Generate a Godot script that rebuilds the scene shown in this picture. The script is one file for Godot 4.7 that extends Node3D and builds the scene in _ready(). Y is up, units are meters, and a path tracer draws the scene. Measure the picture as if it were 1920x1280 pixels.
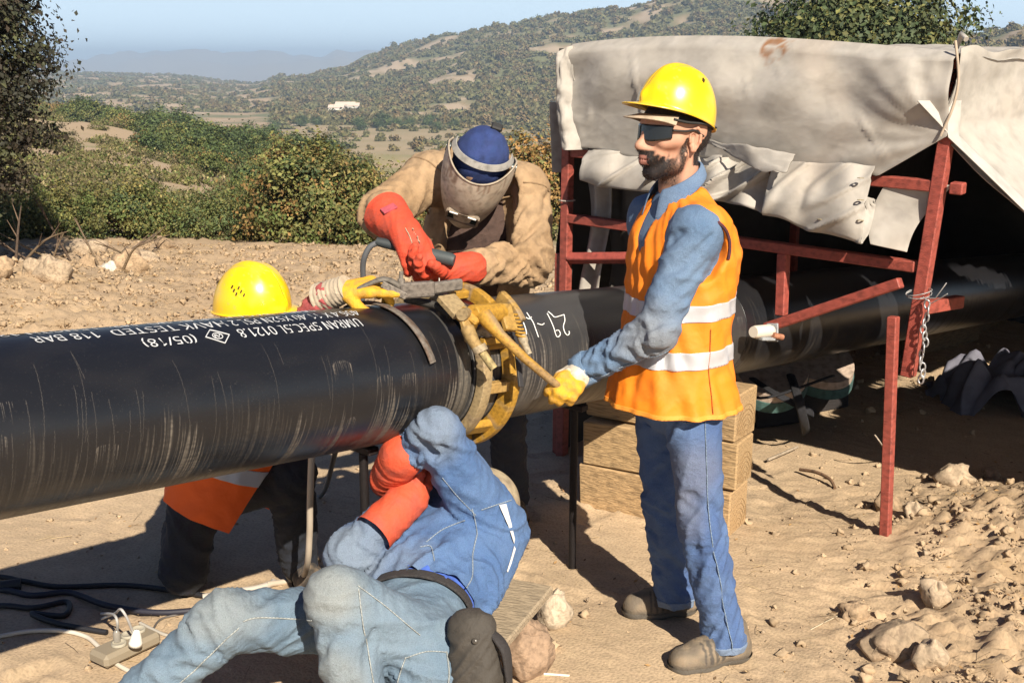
extends Node3D

var M := {}
var noise := FastNoiseLite.new()
var rng := RandomNumberGenerator.new()
var names := {}


func _ready() -> void:
	var cam := Camera3D.new()
	cam.name = "camera"
	cam.position = Vector3(0, 1.85, 0)
	cam.rotation_degrees = Vector3(-13.3, 0, 0)
	cam.fov = 32.44
	cam.near = 0.05
	cam.far = 12000.0
	add_child(cam)
	cam.current = true
	var env := Environment.new()
	var sky := Sky.new()
	var sm := ProceduralSkyMaterial.new()
	sm.sky_top_color = Color(0.17, 0.235, 0.37)
	sm.sky_horizon_color = Color(0.86, 0.95, 1.0)
	sm.sky_curve = 0.09
	sm.ground_bottom_color = Color(0.36, 0.30, 0.24)
	sm.ground_horizon_color = Color(0.60, 0.66, 0.74)
	sm.ground_curve = 0.05
	sky.sky_material = sm
	env.background_mode = Environment.BG_SKY
	env.sky = sky
	env.background_energy_multiplier = 0.9
	env.tonemap_mode = Environment.TONE_MAPPER_LINEAR
	env.tonemap_exposure = 1.86
	env.fog_enabled = true
	env.fog_density = 0.00036
	env.fog_light_color = Color(0.76, 0.87, 1.0)
	env.sdfgi_enabled = true
	env.ssao_enabled = true
	env.ssil_enabled = true
	var we := WorldEnvironment.new()
	we.name = "world_environment"
	we.environment = env
	add_child(we)
	var sun := DirectionalLight3D.new()
	sun.name = "sun"
	sun.light_energy = 1.6
	sun.light_color = Color(1.0, 0.955, 0.88)
	sun.light_angular_distance = 0.5
	sun.shadow_enabled = true
	add_child(sun)
	sun.look_at_from_position(Vector3.ZERO, Vector3(-0.293, -0.60, -0.757), Vector3.UP)
	noise.noise_type = FastNoiseLite.TYPE_SIMPLEX_SMOOTH
	noise.frequency = 1.0
	noise.fractal_type = FastNoiseLite.FRACTAL_NONE
	noise.seed = 7
	rng.seed = 11
	var t0 := Time.get_ticks_msec()
	make_materials()
	print("make_materials ", Time.get_ticks_msec() - t0)
	make_ground()
	print("make_ground ", Time.get_ticks_msec() - t0)
	make_plants()
	print("make_plants ", Time.get_ticks_msec() - t0)
	make_pipes()
	print("make_pipes ", Time.get_ticks_msec() - t0)
	make_clamp()
	print("make_clamp ", Time.get_ticks_msec() - t0)
	make_shelter()
	print("make_shelter ", Time.get_ticks_msec() - t0)
	make_yard()
	print("make_yard ", Time.get_ticks_msec() - t0)
	make_stander()
	print("make_stander ", Time.get_ticks_msec() - t0)
	make_welder()
	print("make_welder ", Time.get_ticks_msec() - t0)
	make_kneeler()
	print("make_kneeler ", Time.get_ticks_msec() - t0)
	make_lier()
	print("make_lier ", Time.get_ticks_msec() - t0)
	make_debris()
	print("make_debris ", Time.get_ticks_msec() - t0)


# ------------------------------------------------------------------ helpers
class Geo:
	var v := PackedVector3Array()
	var c := PackedColorArray()
	var i := PackedInt32Array()

	func put(p: Vector3, col: Color) -> int:
		v.append(p)
		c.append(col)
		return v.size() - 1

	func tri(a: Vector3, b: Vector3, d: Vector3, col: Color) -> void:
		var n := v.size()
		v.append(a)
		v.append(b)
		v.append(d)
		for k in 3:
			c.append(col)
			i.append(n + k)

	func tri_out(a: Vector3, b: Vector3, d: Vector3, mid: Vector3, col: Color) -> void:
		if (d - a).cross(b - a).dot((a + b + d) / 3.0 - mid) >= 0.0:
			tri(a, b, d, col)
		else:
			tri(a, d, b, col)

	func quad_out(a: Vector3, b: Vector3, d: Vector3, e: Vector3, mid: Vector3, col: Color) -> void:
		var n := v.size()
		for p in [a, b, d, e]:
			v.append(p)
			c.append(col)
		if (d - a).cross(b - a).dot((a + b + d + e) / 4.0 - mid) >= 0.0:
			i.append_array([n, n + 1, n + 2, n, n + 2, n + 3])
		else:
			i.append_array([n, n + 2, n + 1, n, n + 3, n + 2])

	func join(g: Geo, xf := Transform3D()) -> void:
		var n := v.size()
		v.append_array(xf * g.v)
		c.append_array(g.c)
		for k in g.i:
			i.append(k + n)

	func normals() -> PackedVector3Array:
		var n := PackedVector3Array()
		n.resize(v.size())
		for k in range(0, i.size(), 3):
			var a := v[i[k]]
			var f := (v[i[k + 2]] - a).cross(v[i[k + 1]] - a)
			n[i[k]] += f
			n[i[k + 1]] += f
			n[i[k + 2]] += f
		for k in n.size():
			n[k] = n[k].normalized() if n[k].length_squared() > 1e-20 else Vector3.UP
		return n

	func mesh() -> ArrayMesh:
		var arr := []
		arr.resize(Mesh.ARRAY_MAX)
		arr[Mesh.ARRAY_VERTEX] = v
		arr[Mesh.ARRAY_NORMAL] = normals()
		arr[Mesh.ARRAY_COLOR] = c
		arr[Mesh.ARRAY_INDEX] = i
		var m := ArrayMesh.new()
		m.add_surface_from_arrays(Mesh.PRIMITIVE_TRIANGLES, arr)
		return m


func lin(r: float, g: float, b: float) -> Color:
	return Color(r, g, b).linear_to_srgb()


func numbered(called: String) -> String:
	var n: int = names.get(called, 0)
	names[called] = n + 1
	return called if n == 0 else "%s_%03d" % [called, n]


func thing(called: String, label: String, category: String, at := Vector3.ZERO, group := "") -> Node3D:
	var o := Node3D.new()
	o.name = numbered(called)
	add_child(o)
	o.position = at
	o.set_meta("label", label)
	o.set_meta("category", category)
	if group:
		o.set_meta("group", group)
	return o


# commits a Geo as one named mesh; its vertices are world positions, moved into the parent's frame
func obj(called: String, g: Geo, m: Material, parent: Node3D = null) -> MeshInstance3D:
	var o := MeshInstance3D.new()
	var origin := Vector3.ZERO
	var p: Node = parent
	while p != null and p != self:
		origin += (p as Node3D).position
		p = p.get_parent()
	if parent == null and g.v.size():
		var lo := g.v[0]
		var hi := g.v[0]
		for q in g.v:
			lo = lo.min(q)
			hi = hi.max(q)
		origin = Vector3((lo.x + hi.x) / 2.0, lo.y, (lo.z + hi.z) / 2.0)
		o.position = origin
	if origin != Vector3.ZERO:
		for k in g.v.size():
			g.v[k] -= origin
	o.mesh = g.mesh()
	o.material_override = m
	if parent == null:
		o.name = numbered(called)
		add_child(o)
	else:
		o.name = called
		parent.add_child(o, true)
	return o


# a mesh in its own frame, put in place as a whole
func obj_local(called: String, g: Geo, m: Material, parent: Node3D, xf: Transform3D) -> MeshInstance3D:
	var o := MeshInstance3D.new()
	o.mesh = g.mesh()
	o.material_override = m
	if parent == null:
		o.name = numbered(called)
		add_child(o)
		o.transform = xf
	else:
		o.name = called
		parent.add_child(o, true)
		o.transform = Transform3D(xf.basis, xf.origin - parent.position)
	return o


func tag(o: Node3D, label: String, category: String, group := "") -> Node3D:
	o.set_meta("label", label)
	o.set_meta("category", category)
	if group:
		o.set_meta("group", group)
	return o


func struct(o: Node3D, kind := "structure", label := "", category := "") -> void:
	o.set_meta("kind", kind)
	if label:
		o.set_meta("label", label)
	if category:
		o.set_meta("category", category)


func box(g: Geo, xf: Transform3D, size: Vector3, bev: float, col: Color) -> void:
	var h := size / 2.0
	var mid := xf.origin
	for ax in 3:
		var u := (ax + 1) % 3
		var w := (ax + 2) % 3
		for s in [-1.0, 1.0]:
			var q := []
			for k in [[-1.0, -1.0], [1.0, -1.0], [1.0, 1.0], [-1.0, 1.0]]:
				var p := Vector3.ZERO
				p[ax] = s * h[ax]
				p[u] = k[0] * (h[u] - bev)
				p[w] = k[1] * (h[w] - bev)
				q.append(xf * p)
			g.quad_out(q[0], q[1], q[2], q[3], mid, col)
		if bev > 0.0:
			for s in [-1.0, 1.0]:
				for t in [-1.0, 1.0]:
					var e := []
					for k in [[-1.0, 0], [1.0, 0], [1.0, 1], [-1.0, 1]]:
						var p := Vector3.ZERO
						p[ax] = k[0] * (h[ax] - bev)
						p[u] = s * (h[u] - (bev if k[1] == 0 else 0.0))
						p[w] = t * (h[w] - (bev if k[1] == 1 else 0.0))
						e.append(xf * p)
					g.quad_out(e[0], e[1], e[2], e[3], mid, col)
	if bev > 0.0:
		for sx in [-1.0, 1.0]:
			for sy in [-1.0, 1.0]:
				for sz in [-1.0, 1.0]:
					var s := Vector3(sx, sy, sz)
					var p := []
					for ax in 3:
						var q := s * (h - Vector3.ONE * bev)
						q[ax] = s[ax] * h[ax]
						p.append(xf * q)
					g.tri_out(p[0], p[1], p[2], mid, col)


# a frame whose z runs from a to b and whose y is as near to up as it can be
func along(a: Vector3, b: Vector3, up := Vector3.UP) -> Transform3D:
	var z := (b - a).normalized()
	if absf(z.dot(up)) > 0.999:
		up = Vector3(1, 0, 0.2)
	var x := up.cross(z).normalized()
	return Transform3D(Basis(x, z.cross(x), z), (a + b) / 2.0)


func bar(g: Geo, a: Vector3, b: Vector3, w: float, h: float, bev: float, col: Color, up := Vector3.UP) -> void:
	box(g, along(a, b, up), Vector3(w, h, a.distance_to(b)), bev, col)


# a round tube through points; rad is a number or an array of numbers
func tube(g: Geo, pts: Array, rad, sides: int, col: Color, caps := true, flat := 1.0, up := Vector3.UP) -> void:
	var n := pts.size()
	var first := g.v.size()
	var t: Vector3 = (pts[1] - pts[0]).normalized()
	var x := (up if absf(t.dot(up)) < 0.95 else Vector3(0.9, 0.1, 0.3)).cross(t).normalized()
	for k in n:
		t = (pts[mini(k + 1, n - 1)] - pts[maxi(k - 1, 0)]).normalized()
		x = (x - t * x.dot(t)).normalized()
		var y := t.cross(x)
		var r: float = rad[k] if rad is Array else rad
		for s in sides:
			var a := TAU * s / sides
			g.put(pts[k] + x * cos(a) * r + y * sin(a) * r * flat, col)
	for k in n - 1:
		for s in sides:
			var a := first + k * sides + s
			var b := first + k * sides + (s + 1) % sides
			g.i.append_array([a, a + sides, b, b, a + sides, b + sides])
	if caps:
		for e in [0, n - 1]:
			var c := g.put(pts[e], col)
			var ring := c + 1
			for s in sides:
				g.put(g.v[first + e * sides + s], col)
			for s in sides:
				if e == 0:
					g.i.append_array([c, ring + s, ring + (s + 1) % sides])
				else:
					g.i.append_array([c, ring + (s + 1) % sides, ring + s])


# a smooth curve through points
func curve(pts: Array, per := 8) -> Array:
	var out := []
	var n := pts.size()
	for k in n - 1:
		for j in per:
			out.append((pts[k] as Vector3).cubic_interpolate(pts[k + 1], pts[maxi(k - 1, 0)], pts[mini(k + 2, n - 1)], float(j) / per))
	out.append(pts[n - 1])
	return out


# a lathed profile [[r, y], ...] from bottom to top on the outside
func lathe(g: Geo, xf: Transform3D, prof: Array, sides: int, col: Color) -> void:
	var first := g.v.size()
	var n := prof.size()
	for p in prof:
		for s in sides:
			var a := TAU * s / sides
			g.put(xf * Vector3(cos(a) * p[0], p[1], sin(a) * p[0]), col)
	for k in n - 1:
		for s in sides:
			var a := first + k * sides + s
			var b := first + k * sides + (s + 1) % sides
			g.i.append_array([a, b, a + sides, b, b + sides, a + sides])


# a sheet of cloth: fn(u, v) gives its middle; both faces and the rim are built
func sheet(g: Geo, fn: Callable, nu: int, nv: int, thick: float, col: Callable) -> void:
	var p := PackedVector3Array()
	var cc := PackedColorArray()
	for b in nv + 1:
		for a in nu + 1:
			var q: Vector3 = fn.call(float(a) / nu, float(b) / nv)
			p.append(q)
			cc.append(col.call(q))
	var w := nu + 1
	var first := g.v.size()
	for side in 2:
		for b in nv + 1:
			for a in nu + 1:
				var k := b * w + a
				var du := p[b * w + mini(a + 1, nu)] - p[b * w + maxi(a - 1, 0)]
				var dv := p[mini(b + 1, nv) * w + a] - p[maxi(b - 1, 0) * w + a]
				var n := dv.cross(du).normalized()
				g.put(p[k] + n * thick * (0.5 if side == 0 else -0.5), cc[k])
	var m := w * (nv + 1)
	for b in nv:
		for a in nu:
			var k := first + b * w + a
			g.i.append_array([k, k + 1, k + w, k + 1, k + w + 1, k + w])
			k += m
			g.i.append_array([k, k + w, k + 1, k + 1, k + w, k + w + 1])
	var rim := []
	for a in nu:
		rim.append([a, a + 1])
	for b in nv:
		rim.append([b * w + nu, (b + 1) * w + nu])
	for a in range(nu, 0, -1):
		rim.append([nv * w + a, nv * w + a - 1])
	for b in range(nv, 0, -1):
		rim.append([b * w, (b - 1) * w])
	for e in rim:
		var a0: int = first + e[0]
		var b0: int = first + e[1]
		g.i.append_array([a0, a0 + m, b0, b0, a0 + m, b0 + m])


func rock(g: Geo, at: Vector3, size: Vector3, seed_: float, rough: float, col: Color, n := 8, flat := 0.6) -> void:
	var first := g.v.size()
	for k in n + 1:
		for s in n * 2:
			var th := PI * k / n
			var ph := TAU * s / (n * 2)
			var d := Vector3(sin(th) * cos(ph), cos(th), sin(th) * sin(ph))
			var r := 1.0 + rough * noise.get_noise_3dv(d * 1.1 + Vector3.ONE * seed_) + rough * 0.45 * noise.get_noise_3dv(d * 3.0 - Vector3.ONE * seed_)
			# a few flat facets
			for f in 5:
				var fn := Vector3(noise.get_noise_2d(seed_ * 3.1, f * 9.0), noise.get_noise_2d(seed_ * 5.3, f * 7.0 + 3.0), noise.get_noise_2d(seed_ * 7.7, f * 5.0 + 8.0)).normalized()
				r = minf(r, 0.86 / maxf(d.dot(fn), 0.05)) if flat > 0.0 else r
			g.put(at + d * r * size, col)
	for k in n:
		for s in n * 2:
			var a := first + k * n * 2 + s
			var b := first + k * n * 2 + (s + 1) % (n * 2)
			g.i.append_array([a, a + n * 2, b, b, a + n * 2, b + n * 2])


# signed distance body: bones [a, b, ra, rb, wide axis, wide factor, op] joined by a smooth minimum and meshed by surface nets
func sdf(bones: Array, cell: float, k: float, col: Color) -> Geo:
	var lo := Vector3.ONE * 1e9
	var hi := Vector3.ONE * -1e9
	for b in bones:
		if b.size() > 6 and b[6] != 0:
			continue
		var m: float = maxf(b[2], b[3]) * (maxf(1.0, b[5]) if b.size() > 4 else 1.0) + cell * 3.0
		lo = lo.min(b[0] - Vector3.ONE * m).min(b[1] - Vector3.ONE * m)
		hi = hi.max(b[0] + Vector3.ONE * m).max(b[1] + Vector3.ONE * m)
	var nx := int((hi.x - lo.x) / cell) + 2
	var ny := int((hi.y - lo.y) / cell) + 2
	var nz := int((hi.z - lo.z) / cell) + 2
	var f := PackedFloat32Array()
	f.resize(nx * ny * nz)
	f.fill(1.0)
	for b in bones:
		var a: Vector3 = b[0]
		var e: Vector3 = b[1]
		var ra: float = b[2]
		var dr: float = b[3] - ra
		var w: Vector3 = b[4] if b.size() > 4 else Vector3.ZERO
		var s: float = b[5] if b.size() > 4 else 1.0
		var op: int = b[6] if b.size() > 6 else 0
		var kk: float = b[7] if b.size() > 7 else k
		var reach := maxf(ra, ra + dr) * maxf(1.0, s) + kk + cell * 2.0
		var blo := ((a.min(e) - Vector3.ONE * reach - lo) / cell).floor()
		var bhi := ((a.max(e) + Vector3.ONE * reach - lo) / cell).ceil()
		var x0 := clampi(int(blo.x), 0, nx - 1)
		var x1 := clampi(int(bhi.x), 0, nx - 1)
		var ab := e - a
		var inv := 1.0 / maxf(ab.length_squared(), 1e-9)
		var cut := 1.0 - 1.0 / s
		var stretched := w != Vector3.ZERO
		for z in range(clampi(int(blo.z), 0, nz - 1), clampi(int(bhi.z), 0, nz - 1) + 1):
			for y in range(clampi(int(blo.y), 0, ny - 1), clampi(int(bhi.y), 0, ny - 1) + 1):
				var q0 := lo + Vector3(x0, y, z) * cell - a
				var at := (z * ny + y) * nx + x0
				for x in x1 - x0 + 1:
					var q := q0
					q0.x += cell
					if stretched:
						q -= w * (w.dot(q) * cut)
					var t := clampf(q.dot(ab) * inv, 0.0, 1.0)
					var d := (q - ab * t).length() - ra - dr * t
					var o := f[at]
					if op == 0:
						var h := kk - absf(o - d)
						f[at] = minf(o, d) - (h * h / (4.0 * kk) if h > 0.0 else 0.0)
					else:
						var h := kk - absf(o + d)
						f[at] = maxf(o, -d) + (h * h / (4.0 * kk) if h > 0.0 else 0.0)
					at += 1
	var g := Geo.new()
	var vid := PackedInt32Array()
	vid.resize(nx * ny * nz)
	vid.fill(-1)
	var far := cell * 3.4
	var sy := nx
	var sz := nx * ny
	var offs := [0, 1, sy, sy + 1, sz, sz + 1, sz + sy, sz + sy + 1]
	var corner := [Vector3(0, 0, 0), Vector3(1, 0, 0), Vector3(0, 1, 0), Vector3(1, 1, 0), Vector3(0, 0, 1), Vector3(1, 0, 1), Vector3(0, 1, 1), Vector3(1, 1, 1)]
	var edges := [[0, 1], [2, 3], [4, 5], [6, 7], [0, 2], [1, 3], [4, 6], [5, 7], [0, 4], [1, 5], [2, 6], [3, 7]]
	var val := PackedFloat32Array()
	val.resize(8)
	for z in nz - 1:
		for y in ny - 1:
			var at := (z * ny + y) * nx - 1
			for x in nx - 1:
				at += 1
				if absf(f[at]) > far:
					continue
				var mask := 0
				for c in 8:
					var u := f[at + offs[c]]
					val[c] = u
					if u < 0.0:
						mask |= 1 << c
				if mask == 0 or mask == 255:
					continue
				var sum := Vector3.ZERO
				var n := 0
				for e in edges:
					var u := val[e[0]]
					var r := val[e[1]]
					if (u < 0.0) != (r < 0.0):
						sum += corner[e[0]].lerp(corner[e[1]], u / (u - r))
						n += 1
				vid[at] = g.v.size()
				g.v.append(lo + (Vector3(x, y, z) + sum / n) * cell)
				g.c.append(col)
	for z in range(1, nz - 1):
		for y in range(1, ny - 1):
			var at := (z * ny + y) * nx
			for x in range(1, nx - 1):
				at += 1
				var u := f[at]
				if absf(u) > far:
					continue
				for ax in 3:
					var step: int = [1, sy, sz][ax]
					if (u < 0.0) == (f[at + step] < 0.0):
						continue
					var p: int = [sy, sz, 1][ax]
					var q: int = [sz, 1, sy][ax]
					var a := vid[at - p - q]
					var b := vid[at - q]
					var c := vid[at]
					var d := vid[at - p]
					if a < 0 or b < 0 or c < 0 or d < 0:
						continue
					if u < 0.0:
						g.i.append_array([a, c, b, a, d, c])
					else:
						g.i.append_array([a, b, c, a, c, d])
	return g


# keeps what lies where n . p <= d
func clip(g: Geo, n: Vector3, d: float) -> Geo:
	var o := Geo.new()
	var map := {}
	var dist := PackedFloat32Array()
	dist.resize(g.v.size())
	for k in g.v.size():
		dist[k] = n.dot(g.v[k]) - d
	for t in range(0, g.i.size(), 3):
		var poly := []
		for e in 3:
			var a := g.i[t + e]
			var b := g.i[t + (e + 1) % 3]
			if dist[a] <= 0.0:
				if not map.has(a):
					map[a] = o.put(g.v[a], g.c[a])
				poly.append(map[a])
			if (dist[a] <= 0.0) != (dist[b] <= 0.0):
				var key := mini(a, b) * 4000003 + maxi(a, b)
				if not map.has(-key - 1):
					var u := dist[a] / (dist[a] - dist[b])
					map[-key - 1] = o.put(g.v[a].lerp(g.v[b], u), g.c[a].lerp(g.c[b], u))
				poly.append(map[-key - 1])
		for e in range(2, poly.size()):
			o.i.append_array([poly[0], poly[e - 1], poly[e]])
	return o


# the piece between two parallel planes
func slab(g: Geo, n: Vector3, d0: float, d1: float) -> Geo:
	return clip(clip(g, n, d1), -n, -d0)


func copy_of(g: Geo) -> Geo:
	var o := Geo.new()
	o.join(g)
	return o


func grow(g: Geo, by: float) -> Geo:
	var n := g.normals()
	for k in g.v.size():
		g.v[k] += n[k] * by
	return g


# raises a sheet cut from a body off it and gives it a rim, so that it reads as a piece of cloth with a thickness
func patch(g: Geo, by: float, col: Color) -> Geo:
	var n := g.normals()
	var o := Geo.new()
	var m := g.v.size()
	for k in m:
		o.put(g.v[k] + n[k] * by, col)
	for k in m:
		o.put(g.v[k] - n[k] * 0.002, col)
	o.i.append_array(g.i)
	var seen := {}
	for t in range(0, g.i.size(), 3):
		for e in 3:
			seen[Vector2i(g.i[t + e], g.i[t + (e + 1) % 3])] = true
	for e: Vector2i in seen:
		if not seen.has(Vector2i(e.y, e.x)):
			o.i.append_array([e.x, e.x + m, e.y, e.y, e.x + m, e.y + m])
	return o


func paint(g: Geo, fn: Callable) -> void:
	for k in g.v.size():
		g.c[k] = fn.call(g.v[k])


# cloth folds: [a, b, radius, depth at a, depth at b, wavelength, skew]
func wrinkle(g: Geo, folds: Array, fine := 0.0015) -> void:
	var n := g.normals()
	for k in g.v.size():
		var p := g.v[k]
		var best := 1e9
		var add := 0.0
		for f in folds:
			var a: Vector3 = f[0]
			var ab: Vector3 = f[1] - a
			var q := p - a
			var t := clampf(q.dot(ab) / ab.length_squared(), 0.0, 1.0)
			var off := q - ab * t
			var d := off.length() / float(f[2])
			if d < best:
				best = d
				var wl: float = f[5]
				var axis := q.dot(ab) / ab.length()
				var u := off / (wl * 2.6)
				var skew: float = f[6]
				var lean := skew * (off.x + off.y) / wl
				var m := noise.get_noise_3d(axis / wl + lean, u.x + u.z * 0.7 + wl * 90.0, u.y - u.z * 0.7)
				var m2 := noise.get_noise_3d(axis / wl * 2.3 - lean * 1.4, u.x * 2.2 + 31.0, u.y * 2.2 - u.z)
				var amp := lerpf(f[3], f[4], t)
				# narrow ridges with wide slack hollows between them
				add = amp * (0.62 - 1.9 * minf(absf(m), 0.55)) + amp * 0.26 * (0.5 - 1.7 * minf(absf(m2), 0.5))
		g.v[k] = p + n[k] * (add + fine * noise.get_noise_3dv(p * 17.0))


func jitter(col: Color, by: float) -> Color:
	var s := 1.0 + rng.randf_range(-by, by)
	return Color(col.r * s, col.g * s, col.b * s)


func noise_tex(freq: float, octaves: int, size := 512, bump := 0.0, lo := 0.0, hi := 1.0, cellular := false, ridged := false) -> NoiseTexture2D:
	var n := FastNoiseLite.new()
	n.noise_type = FastNoiseLite.TYPE_CELLULAR if cellular else FastNoiseLite.TYPE_SIMPLEX_SMOOTH
	n.frequency = freq
	n.fractal_octaves = octaves
	if ridged:
		n.fractal_type = FastNoiseLite.FRACTAL_RIDGED
	n.seed = int(freq * 1000.0) + octaves
	var t := NoiseTexture2D.new()
	t.width = size
	t.height = size
	t.seamless = true
	t.noise = n
	if bump > 0.0:
		t.as_normal_map = true
		t.bump_strength = bump
	else:
		var r := Gradient.new()
		r.set_color(0, Color(lo, lo, lo))
		r.set_color(1, Color(hi, hi, hi))
		t.color_ramp = r
	return t


func mat(col: Color, rough: float, metal := 0.0) -> StandardMaterial3D:
	var m := StandardMaterial3D.new()
	m.albedo_color = col
	m.roughness = rough
	m.metallic = metal
	return m


# a material whose colour comes from the vertices, broken up by a tiled grain
func vmat(rough: float, tex: Texture2D = null, nrm: Texture2D = null, scale := 1.0, strength := 1.0, metal := 0.0) -> StandardMaterial3D:
	var m := StandardMaterial3D.new()
	m.vertex_color_use_as_albedo = true
	m.roughness = rough
	m.metallic = metal
	m.uv1_triplanar = true
	m.uv1_scale = Vector3.ONE * scale
	if tex:
		m.albedo_texture = tex
	if nrm:
		m.normal_enabled = true
		m.normal_texture = nrm
		m.normal_scale = strength
	return m



func make_materials() -> void:
	var grain := noise_tex(0.02, 5, 512, 0.0, 0.62, 1.28)
	var grain_n := noise_tex(0.03, 5, 512, 6.0)
	var fine_n := noise_tex(0.09, 4, 512, 5.0)
	var weave := noise_tex(0.16, 3, 512, 0.0, 0.72, 1.2)
	var blotch := noise_tex(0.012, 4, 512, 0.0, 0.72, 1.2)
	var crease_n := noise_tex(0.013, 3, 512, 9.0, 0.0, 1.0, false, true)
	var soft := noise_tex(0.03, 5, 512, 0.0, 0.82, 1.14)
	M.dirt = vmat(0.97, soft, grain_n, 4.5, 0.7)
	M.clod = vmat(0.97, soft, grain_n, 6.0, 1.0)
	M.land = vmat(0.98)
	M.leaf = vmat(0.75)
	M.bark = vmat(0.95, grain, grain_n, 4.0, 1.2)
	M.stone = vmat(0.93, grain, grain_n, 3.5, 1.0)
	M.denim = vmat(0.93, weave, crease_n, 3.6, 0.62)
	M.cloth = vmat(0.92, blotch, crease_n, 3.2, 0.5)
	M.vest = vmat(0.72, null, crease_n, 1.6, 0.22)
	M.canvas = vmat(0.78, soft, crease_n, 0.7, 0.22)
	M.leather = vmat(0.8, weave, crease_n, 6.0, 0.6)
	M.skin = vmat(0.66, null, fine_n, 9.0, 0.22)
	M.paint_red = vmat(0.62, grain, fine_n, 3.0, 0.5)
	M.iron = vmat(0.7, grain, fine_n, 6.0, 0.9, 0.35)
	M.yellow_paint = vmat(0.6, grain, fine_n, 6.0, 0.8)
	M.wood = vmat(0.88, grain, grain_n, 3.0, 0.8)
	M.wood.uv1_scale = Vector3(0.9, 9.0, 9.0)
	M.rubber = vmat(0.6)
	M.plain = vmat(0.7)
	M.shiny = vmat(0.3)
	M.glass_dark = vmat(0.12)
	M.plastic = vmat(0.33)
	M.plastic.clearcoat_enabled = true
	M.plastic.clearcoat = 0.45
	M.plastic.clearcoat_roughness = 0.22
	M.reflect = vmat(0.45, null, fine_n, 8.0, 0.2)
	M.reflect.metallic = 0.25
	M.chrome = mat(lin(0.6, 0.6, 0.6), 0.3, 0.9)
	M.chain = mat(lin(0.42, 0.42, 0.43), 0.45, 0.7)
	M.mask = vmat(0.72, blotch, fine_n, 5.0, 0.4)



# ------------------------------------------------------------------ ground and far country
func bump(x: float, z: float, cx: float, cz: float, rx: float, rz: float) -> float:
	var d := (x - cx) * (x - cx) / (rx * rx) + (z - cz) * (z - cz) / (rz * rz)
	return exp(-d)


func table(pts: Array, x: float) -> float:
	if x <= pts[0][0]:
		return pts[0][1]
	for k in pts.size() - 1:
		if x < pts[k + 1][0]:
			return lerpf(pts[k][1], pts[k + 1][1], smoothstep(0.0, 1.0, (x - pts[k][0]) / (pts[k + 1][0] - pts[k][0])))
	return pts[pts.size() - 1][1]


func rough_at(x: float, z: float) -> float:
	var r := 0.10
	r += 1.0 * bump(x, z, 2.1, -4.1, 0.75, 0.75) + 0.9 * bump(x, z, 1.55, -3.3, 0.5, 0.45)
	r += 0.8 * smoothstep(-5.6, -7.5, z) * (1.0 - 0.6 * smoothstep(-1.5, 0.0, x))
	return minf(r, 1.0)


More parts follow.
